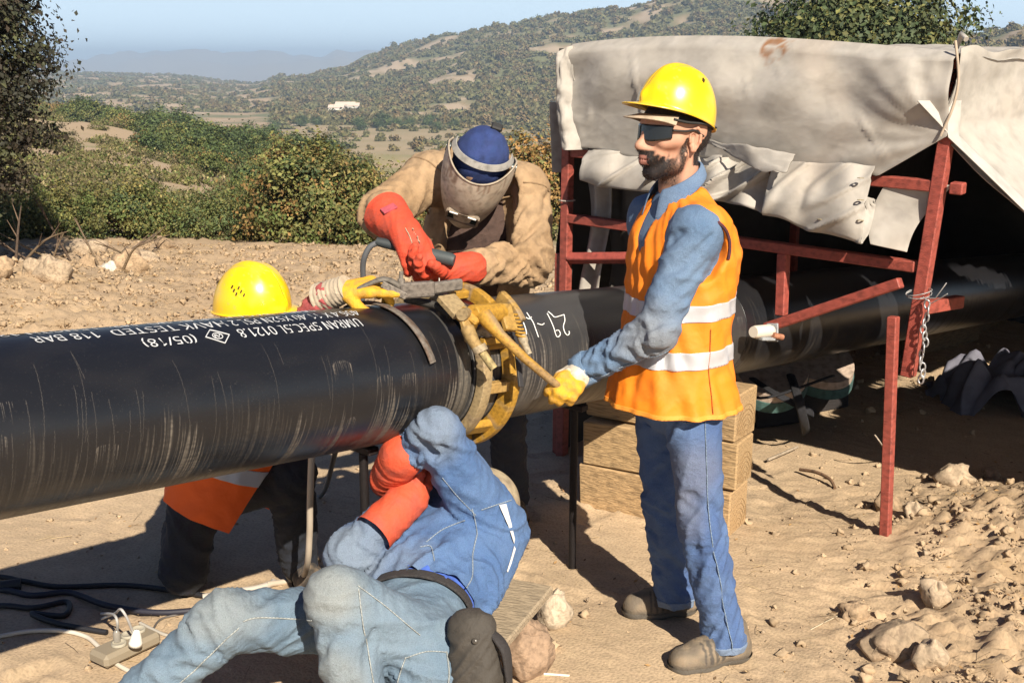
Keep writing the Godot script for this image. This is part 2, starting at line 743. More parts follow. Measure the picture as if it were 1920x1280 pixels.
# height of the land at a point
func height(x: float, z: float) -> float:
	var r := -z
	var near := 0.0
	if r < 30.0:
		var ro := rough_at(x, z)
		near = 0.016 * noise.get_noise_2d(x * 0.9, z * 0.9) + 0.012 * noise.get_noise_2d(x * 3.1, z * 3.1) * ro
		near += ro * (0.012 * noise.get_noise_2d(x * 5.7 + 9.0, z * 5.7) + 0.040 * absf(noise.get_noise_2d(x * 11.0, z * 11.0 + 4.0)) + 0.026 * absf(noise.get_noise_2d(x * 23.0, z * 23.0 + 4.0)) + 0.011 * noise.get_noise_2d(x * 41.0 + 3.0, z * 41.0))
		near += 0.004 * noise.get_noise_2d(x * 22.0, z * 22.0) * (0.2 + ro) + 0.0012 * noise.get_noise_2d(x * 51.0, z * 51.0)
		near += 0.25 * bump(x, z, 2.2, -4.2, 0.55, 0.5) + 0.07 * bump(x, z, 1.65, -3.3, 0.45, 0.35)
		near += 0.36 * bump(x, z, -4.3, -8.8, 1.3, 1.1) + 0.16 * bump(x, z, -3.0, -7.6, 0.9, 0.8) + 0.06 * bump(x, z, -1.0, -9.5, 2.0, 1.0)
	if r < 12.0:
		return near
	var a := x / r
	var h180 := table([[-0.42, -4.5], [-0.37, -5.5], [-0.235, -10.0], [-0.10, -13.0], [0.1, -12.0], [0.32, -6.0], [0.6, -2.0]], a)
	var fade := 1.0 - smoothstep(12.0, 30.0, r)
	var n1 := noise.get_noise_2d(x / 40.0, z / 40.0)
	if r < 180.0:
		var t := (r - 12.0) / 168.0
		return near * fade + h180 * pow(t, 0.85) + n1 * 1.2 * t
	var valley := -22.0
	if r < 290.0:
		return lerpf(h180 + n1 * 1.2, valley, smoothstep(180.0, 290.0, r))
	var e_ridge := table([[-0.26, -0.013], [-0.216, -0.013], [-0.177, -0.009], [-0.142, -0.002], [-0.115, 0.009], [-0.088, 0.016], [-0.0486, 0.023], [-0.004, 0.031], [0.04, 0.0385], [0.084, 0.0435], [0.128, 0.051], [0.164, 0.055], [0.217, 0.054], [0.30, 0.05], [0.345, 0.036], [0.367, 0.030], [0.385, 0.025], [0.40, 0.025], [0.425, 0.028], [0.6, 0.04]], a)
	var ridge_r := table([[-0.25, 1500.0], [-0.17, 1250.0], [0.0, 950.0], [0.2, 800.0], [0.33, 560.0], [0.5, 420.0]], a)
	var ridge_h := 1.85 + e_ridge * ridge_r
	var base_r := table([[-0.25, 560.0], [0.1, 470.0], [0.3, 300.0]], a)
	var rolls := noise.get_noise_2d(x / 110.0, z / 110.0) * 6.0 + noise.get_noise_2d(x / 38.0, z / 38.0) * 2.0
	var main := valley
	if r < ridge_r:
		var t := clampf((r - base_r) / (ridge_r - base_r), 0.0, 1.0)
		main = lerpf(valley, ridge_h, t * (0.75 + 0.25 * t)) + rolls * sin(PI * t) * clampf(r / 700.0, 0.0, 1.0) * 0.8
	else:
		main = lerpf(ridge_h, -60.0, smoothstep(ridge_r, ridge_r + 700.0, r))
	# the low plateau to the left
	var e_plat := table([[-0.5, -0.004], [-0.39, -0.0062], [-0.29, -0.0082], [-0.235, -0.0125], [-0.2, -0.02]], a)
	var plat_h := 1.85 + e_plat * 1900.0
	var plat := valley
	if r < 1900.0:
		plat = lerpf(valley, plat_h, smoothstep(520.0, 1900.0, r)) + rolls * 0.5 * smoothstep(450.0, 700.0, r) * (1.0 - smoothstep(1500.0, 1900.0, r))
	else:
		plat = lerpf(plat_h, -60.0, smoothstep(1900.0, 2600.0, r))
	var h := lerpf(plat, main, smoothstep(-0.25, -0.19, a))
	# mountains at the edge of sight
	if r > 3200.0:
		var e_far := table([[-0.42, 0.002], [-0.36, 0.003], [-0.31, 0.008], [-0.285, 0.0115], [-0.26, 0.010], [-0.235, 0.0085], [-0.20, 0.0095], [-0.17, 0.007], [-0.13, 0.010], [0.4, 0.012]], a)
		e_far += 0.0022 * noise.get_noise_1d(a * 45.0) + 0.0009 * noise.get_noise_1d(a * 160.0)
		h = maxf(h, lerpf(-60.0, 1.85 + e_far * 6000.0, smoothstep(3200.0, 6000.0, r)) + 26.0 * noise.get_noise_2d(x / 300.0, z / 600.0) * smoothstep(3300.0, 4500.0, r) * (1.0 - smoothstep(5300.0, 6000.0, r)))
		if r > 6000.0:
			h = lerpf(h, -100.0, smoothstep(6000.0, 7500.0, r))
	return h


func land_colour(x: float, z: float) -> Color:
	var r := -z
	var a := x / r
	var tan_ := Color(0.34, 0.245, 0.15)
	var n := noise.get_noise_2d(x / 23.0, z / 23.0)
	if r < 14.0:
		return dirt_colour(x, z)
	if r < 200.0:
		return Color(0.36, 0.265, 0.165).lerp(Color(0.20, 0.19, 0.085), clampf(0.25 + n * 0.8 + noise.get_noise_2d(x / 4.0, z / 4.0) * 0.4, 0.0, 0.8))
	if r < 480.0 and a > -0.22:
		return Color(0.33, 0.25, 0.15).lerp(Color(0.26, 0.21, 0.115), clampf(0.5 + 0.5 * sin(z / 9.0 + x / 40.0) * 0.5 + n * 0.5, 0.0, 1.0))
	var m := noise.get_noise_2d(x / 70.0, z / 70.0) + 0.5 * noise.get_noise_2d(x / 20.0, z / 20.0)
	var c := tan_.lerp(Color(0.13, 0.135, 0.06), smoothstep(-0.55, 0.15, m + (0.25 if a > -0.2 else -0.25)))
	if m < -0.62:
		c = c.lerp(Color(0.42, 0.34, 0.25), 0.5)
	if r > 3000.0:
		c = Color(0.26, 0.21, 0.15)
	return c


func dirt_colour(x: float, z: float) -> Color:
	var c := Color(0.44, 0.326, 0.21)
	var ro := rough_at(x, z)
	c = c.lerp(Color(0.365, 0.258, 0.158), ro * 0.6)
	var n := noise.get_noise_2d(x * 1.3 + 30.0, z * 1.3)
	var n2 := noise.get_noise_2d(x * 7.0, z * 7.0 + 11.0)
	var n3 := noise.get_noise_2d(x * 31.0 + 5.0, z * 31.0)
	var s := 1.0 + 0.09 * n + 0.07 * n2 + 0.08 * n3
	c = Color(c.r * s, c.g * s, c.b * s)
	# straw and leaf litter stains
	var d := smoothstep(0.45, 0.7, noise.get_noise_2d(x * 3.2 + 70.0, z * 4.4))
	return c.lerp(Color(0.30, 0.19, 0.09), d * 0.3 * ro)


func make_ground() -> void:
	var g := Geo.new()
	var xs := []
	var x := -7.0
	while x < 6.6:
		xs.append(x)
		x += 0.024 if absf(x - 0.3) < 2.2 else 0.042
	var zs := []
	var z := -1.7
	while z > -12.9:
		zs.append(z)
		z -= 0.018 if z > -5.6 else 0.02 + (-z - 5.6) * 0.007
	for zz in zs:
		for xx in xs:
			g.v.append(Vector3(xx, height(xx, zz), zz))
			g.c.append(dirt_colour(xx, zz))
	var w := xs.size()
	# boot prints trodden into the loose earth
	var tread := RandomNumberGenerator.new()
	tread.seed = 404
	for k in 120:
		var cx := tread.randf_range(-1.9, 2.1)
		var cz := tread.randf_range(-6.2, -2.5)
		var turn := tread.randf() * TAU
		var deep := tread.randf_range(0.004, 0.011)
		for b in zs.size():
			if absf(zs[b] - cz) > 0.22:
				continue
			for a in w:
				if absf(xs[a] - cx) > 0.22:
					continue
				var q := Vector2(xs[a] - cx, zs[b] - cz).rotated(turn)
				var half := 0.048 + 0.012 * sin(q.y * 18.0 + 0.6)
				var d := maxf(absf(q.x) / half, absf(q.y) / 0.145)
				if d < 1.35:
					var ridge := 0.0022 * sin(q.y * 190.0) * smoothstep(1.0, 0.8, d)
					g.v[b * w + a].y += -deep * smoothstep(1.06, 0.86, d) + deep * 0.55 * exp(-pow((d - 1.14) / 0.12, 2.0)) + ridge
	for b in zs.size() - 1:
		for a in w - 1:
			var k := b * w + a
			g.i.append_array([k, k + w, k + 1, k + 1, k + w, k + w + 1])
	struct(obj("ground", g, M.dirt))
	# the far country: one sheet in widening rings, just below the fine sheet where they overlap
	var f := Geo.new()
	var rows := []
	var r := 1.0
	while r < 8200.0:
		rows.append(r)
		r *= 1.016 if r > 200.0 and r < 2000.0 else 1.03
	var cols := 420
	for rr in rows:
		for a in cols + 1:
			var t := lerpf(-0.95, 0.95, float(a) / cols)
			var px: float = t * (rr + 3.0)
			var pz: float = -rr
			var y := height(px, pz)
			if pz > -12.4 and px > -6.7 and px < 6.3:
				y -= 0.12
			f.v.append(Vector3(px, y, pz))
			f.c.append(land_colour(px, pz))
	w = cols + 1
	for b in rows.size() - 1:
		for a in cols:
			var k := b * w + a
			f.i.append_array([k, k + w, k + 1, k + 1, k + w, k + w + 1])
	# the ground behind the camera
	var back := [Vector3(-60, 0, -1.0), Vector3(60, 0, -1.0), Vector3(60, 0, 60), Vector3(-60, 0, 60)]
	f.quad_out(back[0] + Vector3(0, -0.15, 0), back[1] + Vector3(0, -0.15, 0), back[2], back[3], Vector3(0, -9, 0), Color(0.42, 0.29, 0.17))
	struct(obj("hills", f, M.land))



# ------------------------------------------------------------------ plants
# a crown of leaf-sized faces gathered in clumps through an uneven volume
func leafy(seed_: int, clumps: int, per: int, radii: Vector3, spread: float, leaf: float, cols: Array) -> Geo:
	var rr := RandomNumberGenerator.new()
	rr.seed = seed_
	var g := Geo.new()
	for k in clumps:
		var d := Vector3(rr.randfn(), rr.randfn() * 0.8 + 0.25, rr.randfn()).normalized()
		var c := d * radii * rr.randf_range(0.45, 1.0) * (1.0 + 0.25 * noise.get_noise_3dv(d * 1.7 + Vector3.ONE * seed_))
		var tone: Color = cols[rr.randi() % cols.size()]
		var sz := spread * rr.randf_range(0.5, 1.3)
		tone = tone * rr.randf_range(0.68, 1.28)
		for j in per:
			var o := Vector3(rr.randfn(), rr.randfn() * 0.75, rr.randfn()) * sz * 0.5
			var p := c + o
			var out := (p.normalized() + Vector3(rr.randfn(), rr.randfn() + 0.5, rr.randfn()) * 0.7).normalized()
			var s := out.cross(Vector3(rr.randfn(), rr.randfn(), rr.randfn())).normalized()
			var l := out.cross(s)
			var w := leaf * rr.randf_range(0.45, 1.5)
			var b := rr.randf_range(0.75, 1.25)
			var col := tone
			if rr.randf() < 0.25:
				col = cols[rr.randi() % cols.size()]
			col = Color(col.r * b, col.g * b, col.b * b)
			var n := g.v.size()
			g.put(p - l * w * 0.5, col)
			g.put(p + s * w * 0.32 + out * w * 0.12, col)
			g.put(p + l * w * 0.5, col)
			g.put(p - s * w * 0.32 + out * w * 0.12, col)
			g.i.append_array([n, n + 2, n + 1, n, n + 3, n + 2])
	return g


func stems(seed_: int, count: int, radii: Vector3, rise: float, thick: float, col: Color) -> Geo:
	var rr := RandomNumberGenerator.new()
	rr.seed = seed_
	var g := Geo.new()
	for k in count:
		var a := rr.randf() * TAU
		var top := Vector3(cos(a) * radii.x, radii.y * rr.randf_range(0.0, 0.8), sin(a) * radii.z) * rr.randf_range(0.3, 0.85)
		var mid := Vector3(top.x * 0.35, (top.y - rise) * 0.5, top.z * 0.35)
		tube(g, curve([Vector3(rr.randfn() * 0.04, -rise, rr.randfn() * 0.04), mid, top], 3), [thick, thick * 0.85, thick * 0.7, thick * 0.6, thick * 0.5, thick * 0.35, thick * 0.15], 5, col)
	return g


var protos := {}


func bush(kind: String, called: String, label: String, category: String, at: Vector3, size: float, group: String, turn := 0.0) -> Node3D:
	var o: Node3D
	if protos.has(kind):
		o = protos[kind].duplicate()
		o.name = numbered(called)
		add_child(o)
	else:
		o = Node3D.new()
		o.name = numbered(called)
		add_child(o)
		var s: Dictionary = bush_kinds[kind]
		var cr := MeshInstance3D.new()
		cr.name = "crown"
		cr.mesh = leafy(hash(kind) % 1000, s.clumps, s.per, s.radii, s.spread, s.leaf, s.cols).mesh()
		cr.material_override = M.leaf
		cr.position.y = s.rise
		o.add_child(cr)
		var st := MeshInstance3D.new()
		st.name = s.stem
		st.mesh = stems(hash(kind) % 777, s.stems, s.radii, s.rise, s.thick, Color(0.12, 0.085, 0.06)).mesh()
		st.material_override = M.bark
		st.position.y = s.rise
		o.add_child(st)
		protos[kind] = o
	o.position = at
	o.rotation.y = turn
	o.scale = Vector3.ONE * size
	o.set_meta("label", label)
	o.set_meta("category", category)
	if group:
		o.set_meta("group", group)
	elif o.has_meta("group"):
		o.remove_meta("group")
	return o


var green := Color(0.075, 0.10, 0.024)
var olive := Color(0.125, 0.125, 0.035)
var rust := Color(0.21, 0.125, 0.04)
var gold := Color(0.24, 0.17, 0.045)
var deep := Color(0.035, 0.055, 0.018)
var bush_kinds := {
	"big": {"clumps": 150, "per": 150, "radii": Vector3(0.82, 0.72, 0.75), "spread": 0.23, "leaf": 0.046, "cols": [olive, olive, olive, rust, green, deep, Color(0.16, 0.13, 0.04)], "rise": 0.5, "stem": "stem", "stems": 9, "thick": 0.022},
	"hazel": {"clumps": 100, "per": 140, "radii": Vector3(0.85, 0.55, 0.7), "spread": 0.24, "leaf": 0.045, "cols": [olive, green, olive, Color(0.17, 0.14, 0.04), green, deep], "rise": 0.35, "stem": "stem", "stems": 8, "thick": 0.018},
	"broom": {"clumps": 80, "per": 120, "radii": Vector3(0.8, 0.5, 0.7), "spread": 0.28, "leaf": 0.036, "cols": [green, Color(0.08, 0.11, 0.04), olive], "rise": 0.34, "stem": "stem", "stems": 8, "thick": 0.015},
	"oak": {"clumps": 46, "per": 60, "radii": Vector3(0.85, 0.7, 0.85), "spread": 0.36, "leaf": 0.11, "cols": [green, olive, deep, green], "rise": 0.6, "stem": "trunk", "stems": 5, "thick": 0.04},
	"oak_b": {"clumps": 46, "per": 60, "radii": Vector3(1.0, 0.6, 0.85), "spread": 0.36, "leaf": 0.11, "cols": [olive, olive, rust, green], "rise": 0.5, "stem": "trunk", "stems": 5, "thick": 0.04},
	"oak_c": {"clumps": 40, "per": 60, "radii": Vector3(0.7, 0.85, 0.75), "spread": 0.34, "leaf": 0.11, "cols": [green, Color(0.055, 0.085, 0.025), deep], "rise": 0.75, "stem": "trunk", "stems": 4, "thick": 0.05},
	"russet": {"clumps": 120, "per": 120, "radii": Vector3(0.8, 0.75, 0.75), "spread": 0.23, "leaf": 0.05, "cols": [rust, Color(0.24, 0.13, 0.04), olive, gold], "rise": 0.6, "stem": "stem", "stems": 7, "thick": 0.022},
	"tree": {"clumps": 190, "per": 130, "radii": Vector3(1.45, 1.0, 1.2), "spread": 0.40, "leaf": 0.07, "cols": [deep, Color(0.06, 0.075, 0.025), olive, Color(0.05, 0.07, 0.03)], "rise": 1.5, "stem": "trunk", "stems": 7, "thick": 0.07},
	"dark": {"clumps": 300, "per": 190, "radii": Vector3(1.0, 1.3, 0.9), "spread": 0.21, "leaf": 0.04, "cols": [Color(0.036, 0.028, 0.017), Color(0.045, 0.034, 0.02), Color(0.028, 0.030, 0.013), Color(0.05, 0.054, 0.02), Color(0.02, 0.02, 0.011)], "rise": 1.5, "stem": "trunk", "stems": 8, "thick": 0.05},
}


func make_plants() -> void:
	var near := "bushes along the edge of the bare ground"
	var spots := [
		["big", "large round autumn bush of green and rust leaves, left of the bending welder", 575, 13.9, 1.0, 0.4], ["big", "rust flecked bush standing just left of the bending welder's shoulder", 655, 14.3, 0.8, 2.5],
		["broom", "soft fine leaved green bush between the yellow helmet and the rusty bush", 385, 14.2, 0.8, 0.0], ["hazel", "yellow green bush at the dirt edge above the yellow helmet's left", 215, 13.4, 0.72, 1.0],
		["hazel", "low olive bush above the pale boulders at far left of the dirt", 85, 13.6, 0.66, 3.0], ["hazel", "olive bush at the left picture edge under the dark tree", -30, 13.0, 0.75, 4.4],
		["broom", "low grassy green bush right of the small yellow green one", 310, 14.6, 0.62, 2.0], ["russet", "orange brown bush just left of the shelter's red post", 1015, 17.5, 1.12, 0.6],
		["hazel", "green bush showing over the bending welder's left shoulder", 840, 19.0, 1.35, 1.5], ["russet", "small rusty bush low between welder and green bush", 745, 18.0, 0.5, 4.0], ["hazel", "round green bush behind the welder's blue cap", 935, 21.0, 1.2, 0.2],
	]
	for s in spots:
		var x: float = (s[2] - 960.0) / 2261.0 * s[3]
		bush(s[0], "autumn_bush", s[1], "bush", Vector3(x, height(x, -s[3]) - 0.05, -s[3]), s[4], near, s[5])
	var tx := (1605.0 - 960.0) / 2261.0 * 21.0
	bush("tree", "oak_tree", "dark green leafy tree rising behind the grey tarpaulin roof", "tree", Vector3(tx, 0.1, -21.0), 1.32, "", 0.3)
	var dt := bush("dark", "dark_brown_tree", "dark brown leaved tree at the left picture edge", "tree", Vector3(-4.62, 0.35, -9.6), 1.0, "", 1.0)  # dark brown is the leaves' own colour
	var tw := Geo.new()
	for k in 26:
		var a := rng.randf_range(-0.4, 1.3)
		var b := Vector3(rng.randf_range(-0.1, 0.5), 2.3 + rng.randf_range(-0.3, 0.4), rng.randf_range(-0.4, 0.4))
		var e := b + Vector3(cos(a) * 0.9, sin(a) * 0.55 + 0.1, rng.randf_range(-0.3, 0.3)) * rng.randf_range(0.5, 1.0)
		tube(tw, curve([b, b.lerp(e, 0.5) + Vector3(0, rng.randf_range(-0.08, 0.1), 0), e], 3), [0.008, 0.007, 0.006, 0.005, 0.004, 0.003, 0.0015], 4, Color(0.13, 0.10, 0.08))
		for j in 3:
			var m := b.lerp(e, rng.randf_range(0.4, 0.95))
			tube(tw, [m, m + Vector3(rng.randf_range(-0.1, 0.3), rng.randf_range(-0.15, 0.2), rng.randf_range(-0.15, 0.15))], [0.003, 0.001], 3, Color(0.15, 0.12, 0.09))
	var twn := MeshInstance3D.new()
	twn.name = "bare_twigs"
	twn.mesh = tw.mesh()
	twn.material_override = M.bark
	dt.add_child(twn)
	# bushes on the slope that falls away beyond the dirt
	var n := 0
	var tries := 0
	var kinds := ["oak", "oak_b", "oak_c"]
	while n < 270 and tries < 12000:
		tries += 1
		var a := rng.randf_range(-0.45, -0.13)
		var r := 16.5 * pow(11.0, pow(rng.randf(), 1.15))
		var px := 960.0 + 2261.0 * a
		if a > -0.372 and a < -0.350 and r > 46.0 and r < 110.0:
			continue
		if a > -0.335 and a < -0.288 and r > 78.0 and r < 106.0 and rng.randf() < 0.75:
			continue
		if px > 620.0 and r > 90.0:
			continue
		if noise.get_noise_2d(a * 30.0, log(r) * 5.0) < -0.5:
			continue
		var x := a * r
		var sz := rng.randf_range(0.6, 1.05) * (0.6 + r / 68.0)
		if px > 440.0:
			sz *= 0.8
		sz = minf(sz, 2.6)
		var y := height(x, -r)
		var top := (y + sz * 1.4 - 1.85) / r
		var limit := table([[0, -0.022], [130, -0.026], [300, -0.036], [430, -0.047], [600, -0.058], [720, -0.075], [960, -0.085]], px)
		limit = minf(limit, table([[14.0, -0.098], [25.0, -0.083], [45.0, -0.064], [80.0, -0.046], [130.0, -0.03], [190.0, -0.01]], r) - 0.012 * clampf((px - 300.0) / 300.0, 0.0, 1.0))
		if top > limit:
			continue
		n += 1
		var kd: String = kinds[rng.randi() % 3]
		var look: String = {"oak": "rounded green scrub bush", "oak_b": "spreading olive and rust scrub bush", "oak_c": "tall dark green scrub bush"}[kd]
		var down: String = "just below the dirt bank" if r < 32.0 else "halfway down the slope" if r < 85.0 else "far down the slope"
		var by: String = "beside the dark tree" if px < 230.0 else "above the crouching worker's helmet" if px < 480.0 else "behind the rust flecked bush"
		var says := look + " " + down + ", " + by
		bush(kd, "hillside_bush", says, "bush", Vector3(x, y - 0.1 * sz, -r), sz, says.replace("bush", "bushes"), rng.randf() * TAU)
	for k in 26:
		var a := rng.randf_range(0.16, 0.62)
		var r := rng.randf_range(26.0, 200.0)
		var x := a * r
		var sz := rng.randf_range(0.6, 1.2) * (0.6 + r / 80.0)
		bush(kinds[k % 3], "hillside_bush", "scrub bush on the bare hillside behind the shelter's right end", "bush", Vector3(x, height(x, -r) - 0.1 * sz, -r), sz, "scrub bushes behind the shelter", rng.randf() * TAU)
	# low growth between the bushes, too much to count
	var low := leafy(91, 14, 26, Vector3(0.8, 0.25, 0.8), 0.42, 0.16, [green, olive, Color(0.15, 0.13, 0.05), Color(0.2, 0.16, 0.08)]).mesh()
	var spots_low := []
	var tones_low := []
	for k in 5200:
		var a := rng.randf_range(-0.5, 0.1)
		var r := 13.6 * pow(14.0, rng.randf())
		var px := 960.0 + 2261.0 * a
		if noise.get_noise_2d(a * 22.0 + 5.0, log(r) * 7.0) < 0.02 or (px > 700.0 and r > 60.0):
			continue
		if a > -0.372 and a < -0.350 and r > 46.0 or a > -0.335 and a < -0.29 and r > 78.0 and r < 106.0:
			continue
		var x := a * r
		var sz := rng.randf_range(0.15, 0.5) * (0.6 + r / 60.0)
		spots_low.append(Transform3D(Basis(Vector3.UP, rng.randf() * TAU).scaled(Vector3.ONE * sz), Vector3(x, height(x, -r) + sz * 0.1, -r)))
		tones_low.append(Color.WHITE * clampf(0.85 + 0.5 * noise.get_noise_2d(a * 60.0, log(r) * 14.0) + rng.randf_range(-0.2, 0.2), 0.4, 1.4))
	_scatter("undergrowth", low, spots_low, tones_low, M.leaf, "low scrubby undergrowth covering the slope between the bushes", "undergrowth")
	# dark trees and white houses in the valley
	for s in [[672, 440, 3.0], [712, 455, 3.4], [742, 452, 2.4], [765, 470, 2.2], [560, 470, 2.6], [590, 480, 2.2], [505, 430, 2.4], [820, 440, 2.0], [800, 478, 2.6], [850, 452, 2.2]]:
		var x: float = (s[0] - 960.0) / 2261.0 * s[1]
		bush("oak_c", "valley_tree", "small dark round tree at the far edge of the valley field", "tree", Vector3(x, height(x, -s[1]) - 0.6, -s[1]), s[2] * 1.3, "dark trees in the valley", rng.randf() * TAU)
	for h in [[628, 560, 7.0, "small white farmhouse, leftmost of the far valley buildings"], [645, 575, 9.0, "long white farm building, middle one in the far valley"], [661, 566, 5.0, "smallest white hut at right of the far valley buildings"]]:
		var x: float = (h[0] - 960.0) / 2261.0 * h[1]
		var y := height(x, -h[1])
		var o := thing("farm_house", h[3], "house", Vector3(x, y, -h[1]), "white buildings in the valley")
		var g := Geo.new()
		box(g, Transform3D(Basis(), o.position + Vector3(0, 1.5, 0)), Vector3(h[2], 4.0, 5.0), 0.0, Color(0.62, 0.60, 0.57))
		obj("wall", g, M.plain, o)
		var rf := Geo.new()
		for s in [-1.0, 1.0]:
			box(rf, Transform3D(Basis(Vector3.RIGHT, s * 0.45), o.position + Vector3(0, 4.05, s * 1.3)), Vector3(h[2] + 0.6, 0.2, 3.2), 0.0, Color(0.55, 0.45, 0.38))
		obj("roof", rf, M.plain, o)
	# scrub and woods of the far hills, too many to count
	var protos_far := []
	for k in 3:
		protos_far.append(leafy(50 + k, 16, 9, Vector3(1.0, 0.62, 1.0), 0.7, 0.75, [[Color(0.085, 0.088, 0.032), Color(0.105, 0.104, 0.038)], [Color(0.13, 0.115, 0.045), Color(0.10, 0.095, 0.036)], [Color(0.175, 0.125, 0.055), Color(0.14, 0.115, 0.048)]][k]).mesh())
	var places := [[], [], []]
	for k in 42000:
		var a := rng.randf_range(-0.42, 0.5)
		var r := 480.0 + 1400.0 * pow(rng.randf(), 1.3)
		if a > -0.19 and r > 1150.0:
			continue
		if a > 0.28 and r < 650.0:
			r -= 130.0
		var x := a * r
		var m := noise.get_noise_2d(x / 70.0, r / -70.0) + 0.5 * noise.get_noise_2d(x / 20.0, r / -20.0)
		var want := smoothstep(-0.5, 0.35, m + 0.35 * noise.get_noise_2d(x / 9.0, r / 9.0) + (0.1 if a > -0.2 else -0.42))
		if a < -0.2 and r < 600.0:
			continue
		if rng.randf() > want * 0.9 + 0.05:
			continue
		var s := rng.randf_range(0.9, 3.0) * (1.0 if a > -0.2 else 0.9)
		places[rng.randi() % 3].append(Transform3D(Basis(Vector3.UP, rng.randf() * TAU).scaled(Vector3(s, s * rng.randf_range(0.8, 1.3), s)), Vector3(x, height(x, -r) + s * 0.35, -r)))
	# hedges and scrub that break up the valley field
	for k in 2600:
		var a := rng.randf_range(-0.2, 0.32)
		var r := rng.randf_range(285.0, 480.0)
		var x := a * r
		if noise.get_noise_2d(x / 42.0, r / 13.0) < 0.30 + rng.randf() * 0.25:
			continue
		var s := rng.randf_range(0.7, 2.0)
		places[rng.randi() % 3].append(Transform3D(Basis(Vector3.UP, rng.randf() * TAU).scaled(Vector3(s, s, s)), Vector3(x, height(x, -r) + s * 0.35, -r)))
	for k in 3:
		var mm := MultiMesh.new()
		mm.transform_format = MultiMesh.TRANSFORM_3D
		mm.mesh = protos_far[k]
		mm.instance_count = places[k].size()
		for j in places[k].size():
			mm.set_instance_transform(j, places[k][j])
		var mi := MultiMeshInstance3D.new()
		mi.name = numbered("far_woods")
		mi.multimesh = mm
		mi.material_override = M.leaf
		add_child(mi)
		mi.set_meta("kind", "stuff")
		mi.set_meta("label", ["dark green scrub woods covering the far hillside", "olive scrub woods scattered over the far hillside", "brownish autumn scrub scattered over the far hillside"][k])
		mi.set_meta("category", "woods")



# ------------------------------------------------------------------ the pipeline
const PA := Vector3(-1.161, 1.05, -2.544)
const PD := Vector3(0.66068, -0.09089, -0.74514)
const PN := Vector3(0.74824, 0.0, 0.66343)
const PE := Vector3(0.0603, 0.99586, -0.06801)


# a point on the pipe: metres along it, degrees from its top towards the camera's side, radius
func on_pipe(s: float, deg: float, r: float) -> Vector3:
	var t := deg_to_rad(deg)
	return PA + PD * s + (PE * cos(t) + PN * sin(t)) * r


func pipe_mesh(s0: float, s1: float, r: float, hollow: float, dent := 0.0) -> ArrayMesh:
	var v := PackedVector3Array()
	var n := PackedVector3Array()
	var uv := PackedVector2Array()
	var ix := PackedInt32Array()
	var sides := 96
	var prof := [[s0, hollow, -1], [s0, r - 0.003, -1], [s0 + 0.003, r, 0]]
	var steps := 24
	for k in range(1, steps):
		prof.append([lerpf(s0, s1, float(k) / steps), r, 0])
	prof.append_array([[s1 - 0.003, r, 0], [s1, r - 0.003, 1], [s1, hollow, 1]])
	for q in prof:
		for k in sides + 1:
			var d := 360.0 * k / sides
			var rr: float = q[1] + (dent * noise.get_noise_2d(q[0] * 2.0, d / 50.0) if q[2] == 0 else 0.0)
			v.append(on_pipe(q[0], d, rr))
			var out := on_pipe(0, d, 1.0) - PA
			n.append(out if q[2] == 0 else PD * q[2])
			uv.append(Vector2((q[0] - s0) / (s1 - s0), d / 360.0))
	var w := sides + 1
	for b in prof.size() - 1:
		for a in sides:
			var k := b * w + a
			ix.append_array([k, k + w, k + 1, k + 1, k + w, k + w + 1])
	var arr := []
	arr.resize(Mesh.ARRAY_MAX)
	arr[Mesh.ARRAY_VERTEX] = v
	arr[Mesh.ARRAY_NORMAL] = n
	arr[Mesh.ARRAY_TEX_UV] = uv
	arr[Mesh.ARRAY_INDEX] = ix
	var m := ArrayMesh.new()
	m.add_surface_from_arrays(Mesh.PRIMITIVE_TRIANGLES, arr)
	return m


